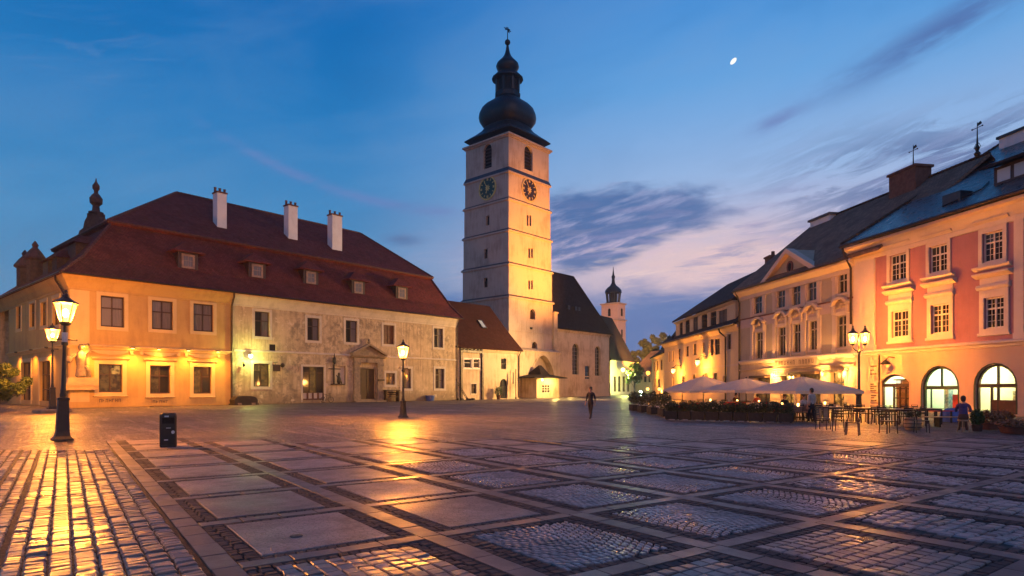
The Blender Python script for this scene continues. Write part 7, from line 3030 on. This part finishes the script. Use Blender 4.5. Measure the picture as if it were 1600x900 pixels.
for z in (.1, .25, .4):
    g.lathe([(.315, z), (.325, z + .02), (.315, z + .04)], 14)
g.build('hoop', 'wood', t)
g = MB()
leaves(g, (0, 0, .62), (.28, .28, .2), 300, .06, rn)
g.build('foliage', 'leaf', t)
for i, (px, py, w, h, lf, lb) in enumerate(((1545, 671, .62, .55, 'leafdry', 'planter of rusty autumn leaves in front of the large arched window'), (1566, 668, .55, .50, 'leafdry', 'smaller planter of rusty leaves, beyond the larger one'),
                                            (1583, 677, .75, .26, 'leafdry', 'low mound of pinkish ground plants at the right edge of the view'), (1527, 674, .30, .62, 'leafgreen', 'spiky green plant in a pot right of the seated person'))):
    q = G(px, py)
    t = thing('planter', lb, 'planter', q, 0)
    g = MB()
    g.lathe([(w * .5, 0), (w * .62, .22), (w * .66, .25), (w * .55, .26)], 12)
    g.build('pot', 'terracotta', t, smooth=40)
    g = MB()
    leaves(g, (0, 0, .26 + h * .45), (w * .85, w * .7, h * .55), 520, .07, rn)
    g.build('foliage', lf, t)
# bench between tables and the seated person
q = G(1475, 668)
t = thing('bench', 'long low slatted bench left of the seated person', 'bench', (q.x, q.y + .4, 0), radians(-6))
for i in range(4):
    MB().box(-1.15, 1.15, -.22 + .115 * i, -.22 + .115 * i + .09, .42, .455).build('slat', 'tablewood', t)
for s in (-1, 0, 1):
    MB().box(s * 1.0 - .03, s * 1.0 + .03, -.2, .2, 0, .419).build('leg', 'chairdark', t)
q = G(1462, 660)
t = thing('covered_table', 'low table with a red cloth before the shop with red counter', 'table', (q.x, q.y, 0), FA)
MB().box(-.5, .5, -.55, .55, .55, .60).build('table_top', 'redcloth', t)
for x, y in ((-1, -1), (1, -1), (-1, 1), (1, 1)):
    MB().box(x * .42 - .03, x * .42 + .03, y * .47 - .03, y * .47 + .03, 0, .549).build('leg', 'chairdark', t)
q = G(1488, 659)
t = thing('equipment_cover', 'blue cover draped over a low box between bench and shop', 'cover', (q.x, q.y, 0), FA)
g = MB()
g.add([(-.4, -.4, 0), (.4, -.4, 0), (.4, .4, 0), (-.4, .4, 0), (-.36, -.34, .5), (.36, -.34, .5), (.36, .34, .5), (-.36, .34, .5), (-.15, -.15, .68), (.15, -.15, .68), (.15, .15, .68), (-.15, .15, .68)],
      [(0, 1, 5, 4), (1, 2, 6, 5), (2, 3, 7, 6), (3, 0, 4, 7), (4, 5, 9, 8), (5, 6, 10, 9), (6, 7, 11, 10), (7, 4, 8, 11), (8, 9, 10, 11)])
g.build('cover_sheet', 'blue', t)

# floodlight on the terrace roofs aimed at the tower
fl = CRW @ Vector((6.0, -.2, 9.2))
t = thing('tower_floodlight', 'floodlight on the eaves of the cream house aimed at the clock tower', 'floodlight', fl, radians(70))
MB().box(-.25, .25, -.2, .2, -.2, .2).build('housing', 'iron', t)
tgt = TC + TD * 8.0 + Vector((0, 0, 25.5))
light('floodlight_beam', (fl.x - .6, fl.y + .1, fl.z + .3), 190000, (1.0, .36, .04), .25, None, 54, tgt)
light('church_fill_wash', (fl.x - .6, fl.y + .3, fl.z + .1), 85000, (1.0, .58, .20), .25, None, 95, TC + TD * 5 + Vector((0, -14, 6)))  # added warm fill over church and tower base, standing in for unseen uplights

# moon
D0 = 4200
q = P(1146, D0, 95.5)
g = MB(Matrix.Translation(q) @ Matrix.Rotation(radians(42), 4, 'Y'))
g.ball((0, 0, 0), (5.2 * D0 / FOC * .62, 14, 6.4 * D0 / FOC), 20)
mo = g.build('moon', 'moon', None, smooth=True)
tag(mo, 'small bright moon high in the blue sky right of the tower', 'moon')

# ================================================================== thin haze volume, added for a glow round the lamps
hz = MB()
hz.box(-260, 260, -30, 330, -1.04, 80)
m, t, b = new_mat('lamp_glow_haze')
t.nodes.remove(b)
vol = node(t, 'ShaderNodeVolumePrincipled', {'Color': (.92, .94, 1, 1), 'Density': .00028, 'Anisotropy': .6})
t.links.new(vol.outputs[0], t.nodes['Material Output'].inputs['Volume'])
MT['haze'] = m
hz.build('haze', 'haze', None, kind='stuff')
